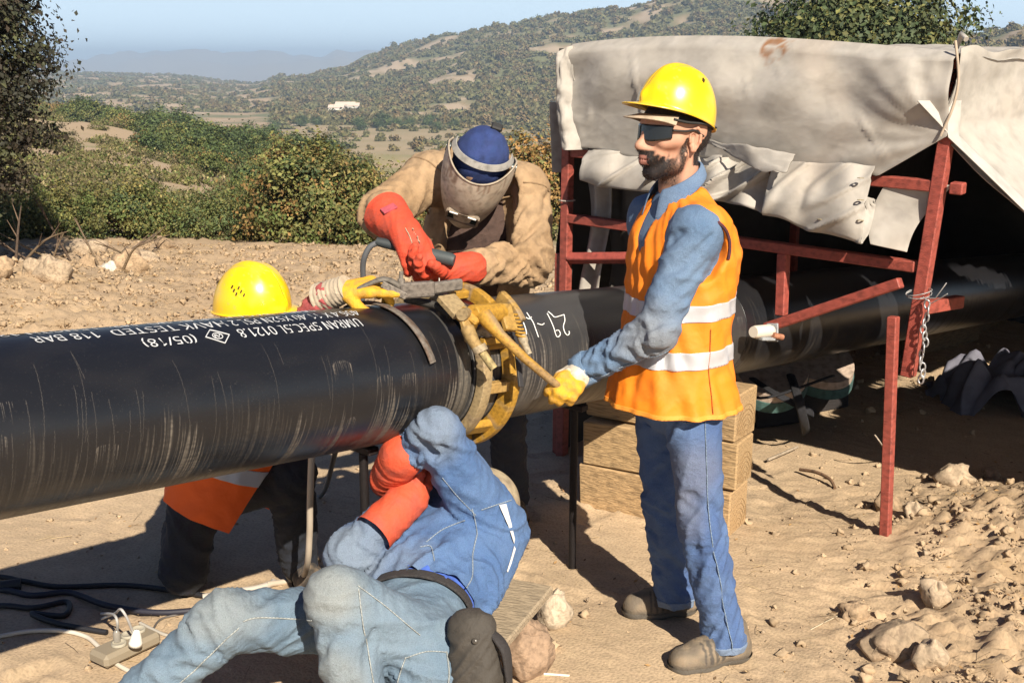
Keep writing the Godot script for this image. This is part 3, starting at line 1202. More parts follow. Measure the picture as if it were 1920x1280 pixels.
# colour and gloss of a pipe surface: dust streaks that ran down, scuffs and handling marks
func pipe_skin(len_: float, base: Color, dust: Color, from_deg: float, amount: float, seed_: int, scuffs: int) -> StandardMaterial3D:
	var w := 1600
	var h := 800
	var rr := RandomNumberGenerator.new()
	rr.seed = seed_
	var lay := PackedFloat32Array()
	lay.resize(w * h)
	var start := PackedFloat32Array()
	var heavy := PackedFloat32Array()
	for x in w:
		var s := len_ * x / w
		start.append(from_deg + 26.0 * noise.get_noise_2d(s * 7.0, seed_) + 22.0 * noise.get_noise_2d(s * 110.0, seed_ + 5.0))
		heavy.append(clampf(0.30 + 0.7 * noise.get_noise_2d(s * 140.0, seed_ + 9.0) + 0.45 * noise.get_noise_2d(s * 21.0, seed_ + 2.0), 0.0, 1.0) * (0.25 + 0.9 * smoothstep(-0.3, 0.5, noise.get_noise_2d(s * 6.0, seed_ + 31.0))))
	for y in h:
		var deg := 360.0 * y / h
		for x in w:
			var s := len_ * x / w
			var d := 0.0
			if deg > 40.0 and deg < 200.0:
				d = smoothstep(start[x], start[x] + 12.0, deg) * (1.0 - smoothstep(150.0, 172.0, deg)) * heavy[x] * (0.75 + 0.35 * noise.get_noise_2d(s * 30.0, deg * 0.35))
				d += 0.5 * smoothstep(138.0, 176.0, deg) * (0.8 + 0.3 * noise.get_noise_2d(s * 9.0, deg * 0.1))
			d += 0.03 * maxf(0.0, noise.get_noise_2d(s * 5.0, deg * 0.04 + 40.0))
			if noise.get_noise_2d(s * 160.0, deg * 1.1) > 0.83:
				d += 0.2
			lay[y * w + x] = d * amount
	for k in scuffs:
		var cx := rr.randf() * w
		var cy := rr.randf_range(55.0, 140.0) / 360.0 * h
		var wide := rr.randf_range(5.0, 26.0)
		var tall := rr.randf_range(2.0, 9.0)
		for j in int(wide * rr.randf_range(0.5, 1.6)):
			var a := rr.randf() * PI
			var x := int(cx + cos(a) * wide)
			var y0 := int(cy - sin(a) * tall)
			for e in rr.randi_range(2, 34):
				var y := y0 + e
				if x > 0 and x < w - 1 and y > 0 and y < h:
					lay[y * w + x] = maxf(lay[y * w + x], (0.62 - e * 0.018) * rr.randf_range(0.15, 0.9))
	for k in scuffs * 2:
		var x := rr.randf() * w
		var lean := rr.randf_range(-0.25, 0.25)
		var y0 := int(rr.randf_range(25.0, 90.0) / 360.0 * h)
		for e in rr.randi_range(40, 190):
			x += lean * 0.5 + rr.randf_range(-0.2, 0.2)
			if x > 1 and x < w - 1 and y0 + e < h:
				lay[(y0 + e) * w + int(x)] = maxf(lay[(y0 + e) * w + int(x)], rr.randf_range(0.08, 0.32))
	var data := PackedByteArray()
	var gloss := PackedByteArray()
	data.resize(w * h * 3)
	gloss.resize(w * h)
	for k in w * h:
		var d := clampf(lay[k], 0.0, 1.0)
		var c := base.lerp(dust, d).linear_to_srgb()
		data[k * 3] = int(c.r * 255.0)
		data[k * 3 + 1] = int(c.g * 255.0)
		data[k * 3 + 2] = int(c.b * 255.0)
		gloss[k] = int(clampf(0.30 + d * 1.0, 0.0, 1.0) * 255.0)
	var m := StandardMaterial3D.new()
	m.albedo_texture = ImageTexture.create_from_image(Image.create_from_data(w, h, false, Image.FORMAT_RGB8, data))
	m.roughness = 1.0
	m.roughness_texture = ImageTexture.create_from_image(Image.create_from_data(w, h, false, Image.FORMAT_L8, gloss))
	m.roughness_texture_channel = BaseMaterial3D.TEXTURE_CHANNEL_RED
	return m


# stencilled lettering wrapped round the pipe, upside down as the pipe lies
func stencil(parent: Node3D, text: String, s_from: float, s_to: float, deg: float, tall: float, worn := 0.0) -> void:
	var tm := TextMesh.new()
	var f := SystemFont.new()
	f.font_names = PackedStringArray(["Droid Sans"])
	f.font_weight = 500
	tm.font = f
	tm.text = text
	tm.font_size = 64
	tm.pixel_size = 0.01
	tm.depth = 0.0
	var arr := tm.surface_get_arrays(0)
	var v: PackedVector3Array = arr[Mesh.ARRAY_VERTEX]
	var lo := v[0]
	var hi := v[0]
	for p in v:
		lo = lo.min(p)
		hi = hi.max(p)
	var g := Geo.new()
	for p in v:
		var s := lerpf(s_from, s_to, (p.x - lo.x) / (hi.x - lo.x))
		var up := ((p.y - lo.y) / (hi.y - lo.y) - 0.5) * tall
		g.put(on_pipe(s, deg + rad_to_deg(up / 0.206), 0.2076), Color(0.50, 0.51, 0.53))
	var ix = arr[Mesh.ARRAY_INDEX]
	if ix == null:
		ix = range(v.size())
	for k in range(0, ix.size(), 3):
		# the paint has worn off here and there
		var mid := (v[ix[k]] + v[ix[k + 1]] + v[ix[k + 2]]) / 3.0
		if noise.get_noise_2d(mid.x * 5.0, mid.y * 9.0) > 0.66 - worn:
			continue
		g.i.append_array([ix[k], ix[k + 1], ix[k + 2]])
	obj("printed_text", g, M.plain, parent)


func make_pipes() -> void:
	var left := thing("steel_pipe", "long black coated steel pipe with white stencilled lettering, left of the yellow clamp", "pipe", PA + Vector3(0, -0.3, 0), "pipeline sections")
	var body := MeshInstance3D.new()
	body.name = "coating"
	body.mesh = pipe_mesh(-0.75, 1.285, 0.2065, 0.198, 0.0)
	body.material_override = pipe_skin(2.035, Color(0.009, 0.0095, 0.012), Color(0.21, 0.18, 0.145), 98.0, 0.62, 4, 26)
	left.add_child(body)
	body.position = -left.position
	var steel := MeshInstance3D.new()
	steel.name = "bare_steel_end"
	steel.mesh = pipe_mesh(1.27, 1.345, 0.2025, 0.193)
	steel.material_override = pipe_skin(0.1, Color(0.045, 0.043, 0.042), Color(0.2, 0.17, 0.13), 60.0, 0.6, 9, 2)
	left.add_child(steel)
	steel.position = -left.position
	stencil(left, "UMRAN SPEC.5L 0121.8", 0.985, 0.575, 27.5, 0.036, 0.03)
	stencil(left, "(05/18)", 0.445, 0.30, 28.0, 0.036, 0.03)
	stencil(left, "406.4 X 11.40 X52N PSL 2", 1.02, 0.585, 12.5, 0.036, 0.08)
	stencil(left, "HAVK TESTED", 0.57, 0.25, 12.0, 0.036, 0.08)
	stencil(left, "118 BAR", 0.215, 0.055, 12.5, 0.036, 0.03)
	stencil(left, "MADE BY SAW  HEAT NO  MP:  LENGTH 12 M", 0.90, -0.05, -3.0, 0.034, 0.1)
	# the monogram in its diamond, between the lettering
	var dm := Geo.new()
	var ring := [[0.545, 28.0], [0.515, 36.0], [0.475, 28.0], [0.505, 20.0], [0.545, 28.0]]
	for k in 4:
		var pts := []
		for j in 5:
			pts.append(on_pipe(lerpf(ring[k][0], ring[k + 1][0], j / 4.0), lerpf(ring[k][1], ring[k + 1][1], j / 4.0), 0.2072))
		tube(dm, pts, 0.0016, 5, Color(0.50, 0.51, 0.53))
	var loop := []
	for k in 13:
		loop.append(on_pipe(0.51 + 0.014 * cos(TAU * k / 12.0), 28.0 + 3.2 * sin(TAU * k / 12.0), 0.2072))
	tube(dm, loop, 0.0014, 5, Color(0.50, 0.51, 0.53))
	tube(dm, [on_pipe(0.518, 26.5, 0.2072), on_pipe(0.512, 29.5, 0.2072), on_pipe(0.506, 26.5, 0.2072)], 0.0013, 5, Color(0.50, 0.51, 0.53))
	tube(dm, [on_pipe(0.503, 26.5, 0.2072), on_pipe(0.502, 29.5, 0.2072)], 0.0013, 5, Color(0.50, 0.51, 0.53))
	obj("printed_monogram", dm, M.plain, left)
	var right := thing("steel_pipe", "dusty dark steel pipe with chalked number, running from the clamp into the shelter", "pipe", on_pipe(1.4, 0, 0) + Vector3(0, -0.3, 0), "pipeline sections")
	var rb := MeshInstance3D.new()
	rb.name = "bare_steel"
	rb.mesh = pipe_mesh(1.355, 2.98, 0.2045, 0.193)
	rb.material_override = pipe_skin(1.6, Color(0.034, 0.034, 0.036), Color(0.20, 0.175, 0.15), 74.0, 0.75, 21, 16)
	right.add_child(rb)
	rb.position = -right.position
	var rc := MeshInstance3D.new()
	rc.name = "coating"
	rc.mesh = pipe_mesh(2.96, 7.5, 0.2075, 0.198)
	rc.material_override = pipe_skin(4.5, Color(0.012, 0.012, 0.014), Color(0.12, 0.1, 0.08), 100.0, 0.4, 33, 10)
	right.add_child(rc)
	rc.position = -right.position
	var ch := Geo.new()
	for st in [
		[Vector3(0.119, 1.054, -3.798), Vector3(0.131, 1.045, -3.795), Vector3(0.141, 1.036, -3.793), Vector3(0.158, 1.035, -3.815), Vector3(0.174, 1.035, -3.838)], [Vector3(0.174, 1.035, -3.838), Vector3(0.176, 1.020, -3.816), Vector3(0.170, 1.006, -3.790), Vector3(0.174, 0.989, -3.777), Vector3(0.183, 0.978, -3.779), Vector3(0.190, 0.981, -3.790), Vector3(0.189, 0.988, -3.795)],
		[Vector3(0.116, 1.050, -3.785), Vector3(0.127, 1.031, -3.766), Vector3(0.137, 1.009, -3.751), Vector3(0.145, 0.985, -3.738), Vector3(0.153, 0.981, -3.744), Vector3(0.159, 0.988, -3.757), Vector3(0.153, 0.999, -3.760), Vector3(0.144, 1.000, -3.750)],
		[Vector3(0.082, 1.033, -3.710), Vector3(0.090, 1.029, -3.714), Vector3(0.098, 1.026, -3.721), Vector3(0.105, 1.028, -3.733)],
		[Vector3(0.048, 1.066, -3.722), Vector3(0.057, 1.054, -3.710), Vector3(0.068, 1.039, -3.700), Vector3(0.076, 1.020, -3.685), Vector3(0.085, 0.996, -3.672)], [Vector3(0.045, 1.056, -3.697), Vector3(0.055, 1.050, -3.701), Vector3(0.063, 1.053, -3.716)],
		[Vector3(0.020, 1.063, -3.677), Vector3(0.028, 1.057, -3.675), Vector3(0.036, 1.046, -3.667), Vector3(0.044, 1.026, -3.650), Vector3(0.046, 1.013, -3.638)], [Vector3(0.019, 1.054, -3.659), Vector3(0.024, 1.048, -3.655), Vector3(0.032, 1.049, -3.667), Vector3(0.031, 1.055, -3.676)],
	]:
		tube(ch, curve(st, 4), 0.0019, 5, Color(0.75, 0.75, 0.74))
	obj("chalk_number", ch, M.plain, right)


func ring_bar(g: Geo, s0: float, s1: float, r0: float, r1: float, d0: float, d1: float, col: Color, steps := 48) -> void:
	var first := g.v.size()
	var b := 0.0035
	var prof := [[s0 + b, r0], [s0, r0 + b], [s0, r1 - b], [s0 + b, r1], [s1 - b, r1], [s1, r1 - b], [s1, r0 + b], [s1 - b, r0]]
	for k in steps + 1:
		var d := lerpf(d0, d1, float(k) / steps)
		var c := col
		var nz := noise.get_noise_2d(d / 9.0, s0 * 40.0)
		if nz > 0.0:
			c = col.lerp(Color(0.30, 0.22, 0.13), smoothstep(0.0, 0.45, nz) * 0.85)
		for q in prof:
			g.put(on_pipe(q[0], d, q[1]), c)
	for k in steps:
		for j in 8:
			var a := first + k * 8 + j
			var e := first + k * 8 + (j + 1) % 8
			g.i.append_array([a, a + 8, e, e, a + 8, e + 8])
	for e in [0, steps]:
		var o: int = first + e * 8
		for j in range(1, 7):
			if e == 0:
				g.i.append_array([o, o + j, o + j + 1])
			else:
				g.i.append_array([o, o + j + 1, o + j])


func make_clamp() -> void:
	var yel := Color(0.43, 0.235, 0.03)
	var dirty := Color(0.34, 0.25, 0.13)
	var c := thing("pipe_clamp", "muddy yellow external line up clamp around the pipe joint", "clamp", on_pipe(1.43, 0, 0) + Vector3(0, -0.27, 0))
	var g := Geo.new()
	ring_bar(g, 1.352, 1.392, 0.212, 0.246, 62, 166, dirty)
	obj("ring_segment", g, M.yellow_paint, c)
	g = Geo.new()
	ring_bar(g, 1.470, 1.502, 0.208, 0.266, 68, 168, yel)
	obj("ring_segment", g, M.yellow_paint, c)
	g = Geo.new()
	ring_bar(g, 1.47, 1.50, 0.216, 0.262, -70, 34, yel)
	obj("ring_segment", g, M.yellow_paint, c)
	g = Geo.new()
	ring_bar(g, 1.345, 1.385, 0.214, 0.244, -75, 34, dirty)
	obj("ring_segment", g, M.yellow_paint, c)
	g = Geo.new()
	ring_bar(g, 1.352, 1.39, 0.212, 0.242, 166, 290, dirty)
	ring_bar(g, 1.47, 1.497, 0.212, 0.25, 176, 290, yel)
	obj("ring_segment", g, M.yellow_paint, c)
	for d in [64.0, 97.0, 136.0, 160.0, 8.0, -25.0, 205.0, 250.0]:
		g = Geo.new()
		var a := on_pipe(1.385, d, 0.232)
		var b := on_pipe(1.48, d, 0.236)
		bar(g, a, b, 0.042 if d < 60.0 or d > 100.0 else 0.034, 0.026, 0.003, yel if int(d) % 2 == 0 else yel.lerp(dirty, 0.5), on_pipe(0, d, 1.0) - PA)
		obj("crossbar", g, M.yellow_paint, c)
	# the plate lugs and the screw that draws the two halves together
	g = Geo.new()
	bar(g, Vector3(-0.200, 1.171, -3.457), Vector3(-0.146, 1.123, -3.404), 0.07, 0.02, 0.003, dirty, PN * 0.6 + Vector3.UP)
	obj("lug_plate", g, M.yellow_paint, c)
	g = Geo.new()
	bar(g, Vector3(-0.155, 1.136, -3.397), Vector3(-0.105, 1.097, -3.377), 0.026, 0.05, 0.004, yel, PN)
	bar(g, Vector3(-0.144, 1.148, -3.379), Vector3(-0.119, 1.059, -3.348), 0.045, 0.018, 0.004, yel.lerp(dirty, 0.5), PN)
	obj("hinge_block", g, M.yellow_paint, c)
	g = Geo.new()
	tube(g, [Vector3(-0.146, 1.139, -3.346), Vector3(-0.138, 1.136, -3.376), Vector3(-0.122, 1.124, -3.445)], 0.018, 14, dirty)
	obj("hinge_pin", g, M.iron, c)
	g = Geo.new()
	tube(g, [Vector3(-0.120, 1.131, -3.385), Vector3(-0.117, 1.130, -3.390), Vector3(-0.036, 1.114, -3.494), Vector3(-0.033, 1.113, -3.499)], [0.026, 0.03, 0.03, 0.026], 20, yel)
	obj("cross_tube", g, M.yellow_paint, c)
	g = Geo.new()
	ring_bar(g, 1.545, 1.57, 0.215, 0.272, 25, 52, yel.lerp(dirty, 0.4), 12)
	bar(g, Vector3(-0.026, 1.137, -3.510), Vector3(-0.003, 1.065, -3.462), 0.02, 0.05, 0.004, yel.lerp(dirty, 0.3), PD)
	obj("end_plate", g, M.yellow_paint, c)
	g = Geo.new()
	var coil := []
	for k in 61:
		var t := k / 60.0
		var a: Vector3 = Vector3(0.000, 1.100, -3.543)
		var b: Vector3 = Vector3(0.029, 1.038, -3.507)
		coil.append(a.lerp(b, t) + (PN * cos(t * TAU * 6.0) + PD * sin(t * TAU * 6.0)) * 0.015)
	tube(g, coil, 0.004, 6, yel)
	obj("spring", g, M.yellow_paint, c)
	g = Geo.new()
	tube(g, [Vector3(0.029, 1.041, -3.508), Vector3(0.036, 1.022, -3.503), Vector3(0.039, 1.014, -3.502), Vector3(0.052, 0.984, -3.494)], [0.016, 0.016, 0.011, 0.011], 10, Color(0.42, 0.36, 0.26))
	obj("bolt", g, M.iron, c)
	g = Geo.new()
	tube(g, [Vector3(-0.131, 1.099, -3.347), Vector3(-0.118, 1.072, -3.330), Vector3(-0.112, 1.063, -3.328), Vector3(-0.099, 1.042, -3.323)], [0.021, 0.02, 0.018, 0.018], 14, dirty.lerp(yel, 0.3))
	tube(g, [Vector3(-0.099, 1.051, -3.325), Vector3(-0.090, 1.033, -3.321)], 0.0225, 12, Color(0.40, 0.32, 0.21))
	obj("screw_sleeve", g, M.iron, c)
	g = Geo.new()
	tube(g, [Vector3(-0.093, 1.041, -3.323), Vector3(-0.053, 0.986, -3.310)], 0.0125, 12, Color(0.42, 0.33, 0.16))
	obj("screw_rod", g, M.iron, c)
	g = Geo.new()
	tube(g, [Vector3(-0.107, 1.068, -3.412), Vector3(-0.091, 1.076, -3.413), Vector3(-0.075, 1.070, -3.412), Vector3(-0.070, 1.057, -3.409)], [0.012, 0.016, 0.016, 0.012], 10, Color(0.45, 0.38, 0.27))
	obj("wing_nut", g, M.iron, c)
	g = Geo.new()
	bar(g, Vector3(-0.089, 1.049, -3.387), Vector3(-0.016, 1.043, -3.457), 0.022, 0.022, 0.003, yel, Vector3.UP)
	bar(g, Vector3(-0.003, 1.022, -3.401), Vector3(0.003, 0.952, -3.384), 0.006, 0.022, 0.001, yel, PD)
	obj("tie_bar", g, M.yellow_paint, c)
	g = Geo.new()
	bar(g, Vector3(0.013, 1.025, -3.422), Vector3(0.027, 0.913, -3.375), 0.008, 0.018, 0.001, Color(0.03, 0.03, 0.032), PD)
	obj("strap_end", g, M.rubber, c)
	# the long lever the standing worker pulls
	g = Geo.new()
	tube(g, [Vector3(-0.082, 1.127, -3.385), Vector3(-0.066, 1.113, -3.361), Vector3(-0.034, 1.079, -3.342), Vector3(0.039, 1.007, -3.346), Vector3(0.115, 0.927, -3.404), Vector3(0.175, 0.869, -3.442)], [0.025, 0.024, 0.0165, 0.0135, 0.0125, 0.0125], 12, yel.lerp(dirty, 0.45))
	for k in g.v.size():
		var nz := noise.get_noise_3dv(g.v[k] * 30.0)
		g.c[k] = yel.lerp(Color(0.30, 0.2, 0.1), smoothstep(-0.1, 0.4, nz))
	obj("lever", g, M.yellow_paint, c)
	# the weathered strap wrench hooked over the pipe
	var grey := Color(0.20, 0.175, 0.15)
	var w := thing("strap_wrench", "weathered grey iron strap wrench hooked over the coated pipe end", "wrench", on_pipe(1.12, 20, 0.24))
	g = Geo.new()
	var pts := []
	var rad := []
	for k in 19:
		var t := k / 18.0
		pts.append(on_pipe(lerpf(1.105, 1.172, t), lerpf(-28.0, 72.0, t), 0.2165))
	tube(g, pts, 0.0175, 12, grey, true, 0.34, (pts[0] - PA).slide(PD))
	for k in g.v.size():
		g.c[k] = grey.lerp(Color(0.13, 0.085, 0.06), smoothstep(0.0, 0.5, noise.get_noise_3dv(g.v[k] * 35.0)))
	obj("strap", g, M.iron, w)
	g = Geo.new()
	var hp := curve([Vector3(-0.460, 1.207, -3.362), Vector3(-0.420, 1.225, -3.367), Vector3(-0.376, 1.239, -3.370), Vector3(-0.344, 1.223, -3.387), Vector3(-0.321, 1.195, -3.400)], 5)
	tube(g, hp, [0.010, 0.010, 0.011, 0.011, 0.012, 0.012, 0.013, 0.013, 0.014, 0.014, 0.015, 0.015, 0.016, 0.017, 0.018, 0.019, 0.019, 0.018, 0.018, 0.017, 0.016], 10, grey * 0.9, true, 0.6)
	obj("handle", g, M.iron, w)
	g = Geo.new()
	bar(g, Vector3(-0.331, 1.203, -3.382), Vector3(-0.235, 1.198, -3.442), 0.03, 0.046, 0.005, grey, Vector3.UP)
	bar(g, Vector3(-0.242, 1.198, -3.442), Vector3(-0.156, 1.197, -3.524), 0.026, 0.034, 0.005, grey * 1.1, Vector3.UP)
	obj("jaw_bar", g, M.iron, w)
	g = Geo.new()
	bar(g, Vector3(-0.377, 1.230, -3.347), Vector3(-0.307, 1.192, -3.348), 0.01, 0.02, 0.002, grey * 1.25, Vector3.UP)
	obj("side_plate", g, M.iron, w)
	g = Geo.new()
	tube(g, [Vector3(-0.325, 1.214, -3.384), Vector3(-0.325, 1.238, -3.390)], 0.011, 6, grey * 1.1)
	tube(g, [Vector3(-0.325, 1.232, -3.389), Vector3(-0.325, 1.259, -3.395)], 0.007, 8, grey * 0.9)
	obj("pivot_bolt", g, M.iron, w)
	g = Geo.new()
	tube(g, curve([Vector3(-0.318, 1.169, -3.435), Vector3(-0.273, 1.153, -3.463), Vector3(-0.225, 1.139, -3.469), Vector3(-0.184, 1.115, -3.443)], 4), 0.012, 8, Color(0.05, 0.045, 0.04))
	obj("chain_end", g, M.iron, w)



# ------------------------------------------------------------------ the welding shelter
# a point of the shelter: metres along its near end from the right post, height, metres back along the pipe
func at_frame(t: float, y: float, off := 0.0) -> Vector3:
	return Vector3(1.524 + 0.74824 * t + 0.66343 * off, y, -4.326 + 0.66343 * t - 0.74824 * off)


func tarp_colour(p: Vector3) -> Color:
	var c := Color(0.365, 0.338, 0.305)
	var n := noise.get_noise_3dv(p * 2.3)
	var n2 := noise.get_noise_3dv(p * 7.0 + Vector3(3, 1, 7))
	c = c.lerp(Color(0.41, 0.315, 0.23), smoothstep(0.2, 0.8, n) * 0.25)
	c = c.lerp(Color(0.44, 0.42, 0.39), smoothstep(0.1, 0.6, -n2) * 0.22)
	var rust := (p - at_frame(-0.64, 1.90)).length()
	c = c.lerp(Color(0.24, 0.10, 0.03), (1.0 - smoothstep(0.03, 0.07, rust + 0.045 * noise.get_noise_3dv(p * 26.0))) * 0.9)
	return c


func make_shelter() -> void:
	var red := Color(0.32, 0.07, 0.05)
	var fr := thing("shelter_frame", "red painted square steel tube frame holding up the grey tarpaulin shelter", "frame", at_frame(-0.02, 0.0))
	var parts := [
		["post", [0.06, 1.60, 0.0], [-0.012, 0.69, 0.0], 0.048], 		["leg", [-0.062, 0.925, -0.06], [-0.02, -0.12, -0.06], 0.038], ["post", [-1.69, 1.70, 0.0], [-1.71, -0.05, 0.0], 0.045], ["post", [-1.74, 0.98, 0.02], [-1.745, -0.05, 0.02], 0.05],
		["rail", [-1.665, 1.457, 0.0], [0.028, 1.417, 0.0], 0.042], ["rail", [0.092, 1.415, 0.0], [0.14, 1.413, 0.0], 0.042], ["rail", [-1.685, 1.154, 0.0], [-0.015, 1.113, 0.0], 0.042], ["rail", [-1.68, 0.965, 0.0], [-1.34, 1.0, 0.03], 0.042],
		["upright", [-0.566, 1.105, 0.0], [-0.562, 0.85, 0.0], 0.042], ["brace", [-0.045, 1.056, -0.055], [-0.60, 0.80, -0.05], 0.04],
	]
	for p in parts:
		var g := Geo.new()
		var c := jitter(red, 0.08)
		bar(g, at_frame(p[1][0], p[1][1], p[1][2]), at_frame(p[2][0], p[2][1], p[2][2]), p[3], p[3], 0.004, c, -PN if p[0] == "rail" else PD)
		obj(p[0], g, M.paint_red, fr)
	for s in [[0.0, 1.80, "rail"], [-1.69, 1.88, "rail"]]:
		var g := Geo.new()
		bar(g, at_frame(s[0], s[1], 0.05), at_frame(s[0], s[1], 4.4), 0.04, 0.04, 0.003, red)
		obj(s[2], g, M.paint_red, fr)
	for o in [2.2, 4.4]:
		for t in ([-1.69] if o < 3.0 else [-1.69, 0.07]):
			var g := Geo.new()
			bar(g, at_frame(t, 1.86, o), at_frame(t, -0.1, o), 0.045, 0.045, 0.003, red, PD)
			obj("post", g, M.paint_red, fr)
	for o in [0.03, 2.2, 4.4]:
		var g := Geo.new()
		bar(g, at_frame(-1.66, 1.86, o), at_frame(0.03, 1.83, o), 0.04, 0.04, 0.003, red)
		obj("roof_bow", g, M.paint_red, fr)
	var g := Geo.new()
	bar(g, Vector3(1.576, 0.928, -4.457), Vector3(1.814, 0.915, -4.660), 0.042, 0.05, 0.003, red)
	obj("stub", g, M.paint_red, fr)
	g = Geo.new()
	for w in 2:
		var pts := []
		for k in 17:
			var a := TAU * k / 16.0
			pts.append(at_frame(0.02 + 0.046 * cos(a), 1.02 + 0.006 * w + 0.012 * sin(a + w), -0.03 + 0.046 * sin(a) - 0.01))
		tube(g, pts, 0.0019, 5, Color(0.4, 0.4, 0.4))
	tube(g, [at_frame(0.04, 1.01, -0.07), at_frame(0.10, 1.02, -0.08), at_frame(0.135, 1.08, -0.08)], 0.0022, 5, Color(0.55, 0.55, 0.55))
	tube(g, [at_frame(0.05, 1.015, -0.07), at_frame(0.09, 1.0, -0.09), at_frame(0.15, 1.045, -0.1)], 0.0022, 5, Color(0.55, 0.55, 0.55))
	obj("wire_tie", g, M.iron, fr)
	g = Geo.new()
	for k in 12:
		var a := TAU * k / 11.0
		if k < 11:
			var b := TAU * (k + 1) / 11.0
			tube(g, [at_frame(-1.695 + 0.036 * cos(a), 1.235, 0.036 * sin(a)), at_frame(-1.695 + 0.036 * cos(b), 1.235, 0.036 * sin(b))], 0.004, 5, Color(0.5, 0.42, 0.38))
	obj("wire_tie", g, M.iron, fr)
	# the hanging chain, link by link
	var ch := thing("chain", "short shiny steel chain hanging down beside the right red post", "chain", at_frame(0.045, 0.7, -0.04))
	for k in 13:
		var y := 0.985 - k * 0.024
		var c := at_frame(0.055 + 0.007 * sin(k * 1.3), y, -0.042)
		var side := (at_frame(1, 0) - at_frame(0, 0)) if k % 2 == 0 else PD * Vector3(1, 0, 1)
		side = (side.rotated(Vector3.UP, 0.5 * sin(k * 2.1))).normalized()
		g = Geo.new()
		var pts := []
		for j in 13:
			var a := TAU * j / 12.0
			pts.append(c + side * cos(a) * 0.010 + Vector3.UP * sin(a) * 0.017)
		tube(g, pts, 0.0036, 6, Color.WHITE, false)
		obj("link", g, M.chain, ch)
	# white roller clamp at the end of the brace
	var rc := thing("pipe_roller", "small white roller on a bracket at the end of the red brace", "roller", at_frame(-0.63, 0.72, -0.05))
	g = Geo.new()
	tube(g, [Vector3(0.947, 0.828, -4.485), Vector3(0.958, 0.826, -4.495), Vector3(1.021, 0.819, -4.545), Vector3(1.032, 0.817, -4.555)], [0.022, 0.026, 0.026, 0.022], 16, Color(0.62, 0.55, 0.46))
	obj("roller", g, M.plain, rc)
	g = Geo.new()
	bar(g, Vector3(0.974, 0.799, -4.499), Vector3(1.034, 0.790, -4.538), 0.04, 0.012, 0.002, Color(0.4, 0.42, 0.44))
	bar(g, Vector3(1.040, 0.844, -4.571), Vector3(1.040, 0.773, -4.554), 0.008, 0.05, 0.002, Color(0.4, 0.42, 0.44), PN)
	obj("bracket", g, M.iron, rc)
	g = Geo.new()
	tube(g, [Vector3(1.033, 0.807, -4.521), Vector3(1.076, 0.794, -4.539)], 0.012, 8, Color(0.45, 0.2, 0.12))
	obj("bolt", g, M.iron, rc)
	# ---------------- the tarpaulin
	var tp := thing("tarpaulin", "weathered grey beige tarpaulin draped over the red shelter frame", "tarpaulin", at_frame(-0.8, 0.0, 1.0))
	var tie := Vector2(0.06, 1.585)
	g = Geo.new()
	sheet(g, func(a: float, b: float) -> Vector3:
		var t := lerpf(-1.685, 0.078, a)
		var top := 1.935 + 0.035 * sin(PI * pow(a, 0.8)) - 0.045 * a * a
		var low := 1.475 - 0.03 * a + 0.012 * sin(a * 19.0)
		if a > 0.86:
			low = lerpf(1.445, 1.60, (a - 0.86) / 0.14)
		var y := lerpf(top, low, b)
		var p := Vector2(t, y)
		var r := p.distance_to(tie)
		var ang := atan2(y - tie.y, t - tie.x)
		var o := -0.045 - 0.05 * sin(PI * a) * sin(PI * b) + 0.04 * noise.get_noise_2d(t * 2.2, y * 2.6) * sin(PI * minf(b * 1.5, 1.0))
		o += 0.030 * exp(-r * 2.2) * noise.get_noise_3d(cos(ang) * 2.6, sin(ang) * 2.6, 3.0 + r * 0.6) * smoothstep(0.0, 0.25, r)
		var crease := absf(noise.get_noise_2d(t * 3.0 + y * 1.5, y * 1.1 + 8.0))
		o += 0.010 * (smoothstep(0.0, 0.10, crease) - 1.0) * sin(PI * b) * smoothstep(0.0, 0.5, noise.get_noise_2d(t * 1.7, y * 2.0 + 20.0))
		# the pucker above the yellow helmet
		o += 0.03 * exp(-pow((t + 1.12) / 0.06, 2.0)) * smoothstep(1.80, 1.6, y)
		if b < 0.08:
			o += (0.08 - b) * 0.7
		return at_frame(t, y, o)
	, 130, 44, 0.004, tarp_colour)
	obj("end_panel", g, M.canvas, tp)
	g = Geo.new()
	sheet(g, func(a: float, b: float) -> Vector3:
		var t := lerpf(-1.70, 0.085, a)
		var o := b * 4.5
		return at_frame(t, 1.935 + 0.035 * sin(PI * pow(a, 0.8)) - 0.045 * a * a - 0.012 - 0.02 * absf(sin(b * 2.0 * PI)) + 0.01 * noise.get_noise_2d(t * 4.0, o * 3.0), o)
	, 40, 60, 0.004, tarp_colour)
	obj("roof_panel", g, M.canvas, tp)
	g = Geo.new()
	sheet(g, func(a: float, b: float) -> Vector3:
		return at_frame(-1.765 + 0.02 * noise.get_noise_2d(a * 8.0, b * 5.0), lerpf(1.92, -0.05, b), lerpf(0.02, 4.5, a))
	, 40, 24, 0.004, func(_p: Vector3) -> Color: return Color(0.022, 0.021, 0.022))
	obj("far_side_panel", g, M.canvas, tp)  # near-black colour puts the shelter's interior shade into this panel
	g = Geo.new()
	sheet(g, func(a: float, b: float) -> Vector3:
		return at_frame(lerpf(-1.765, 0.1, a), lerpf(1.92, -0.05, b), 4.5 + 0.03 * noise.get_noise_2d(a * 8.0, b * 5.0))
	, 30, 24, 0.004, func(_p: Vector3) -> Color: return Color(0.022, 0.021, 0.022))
	obj("back_panel", g, M.canvas, tp)  # painted near-black as well, to darken the inside like shade
	# the folded corner at the left, turned out towards the light
	g = Geo.new()
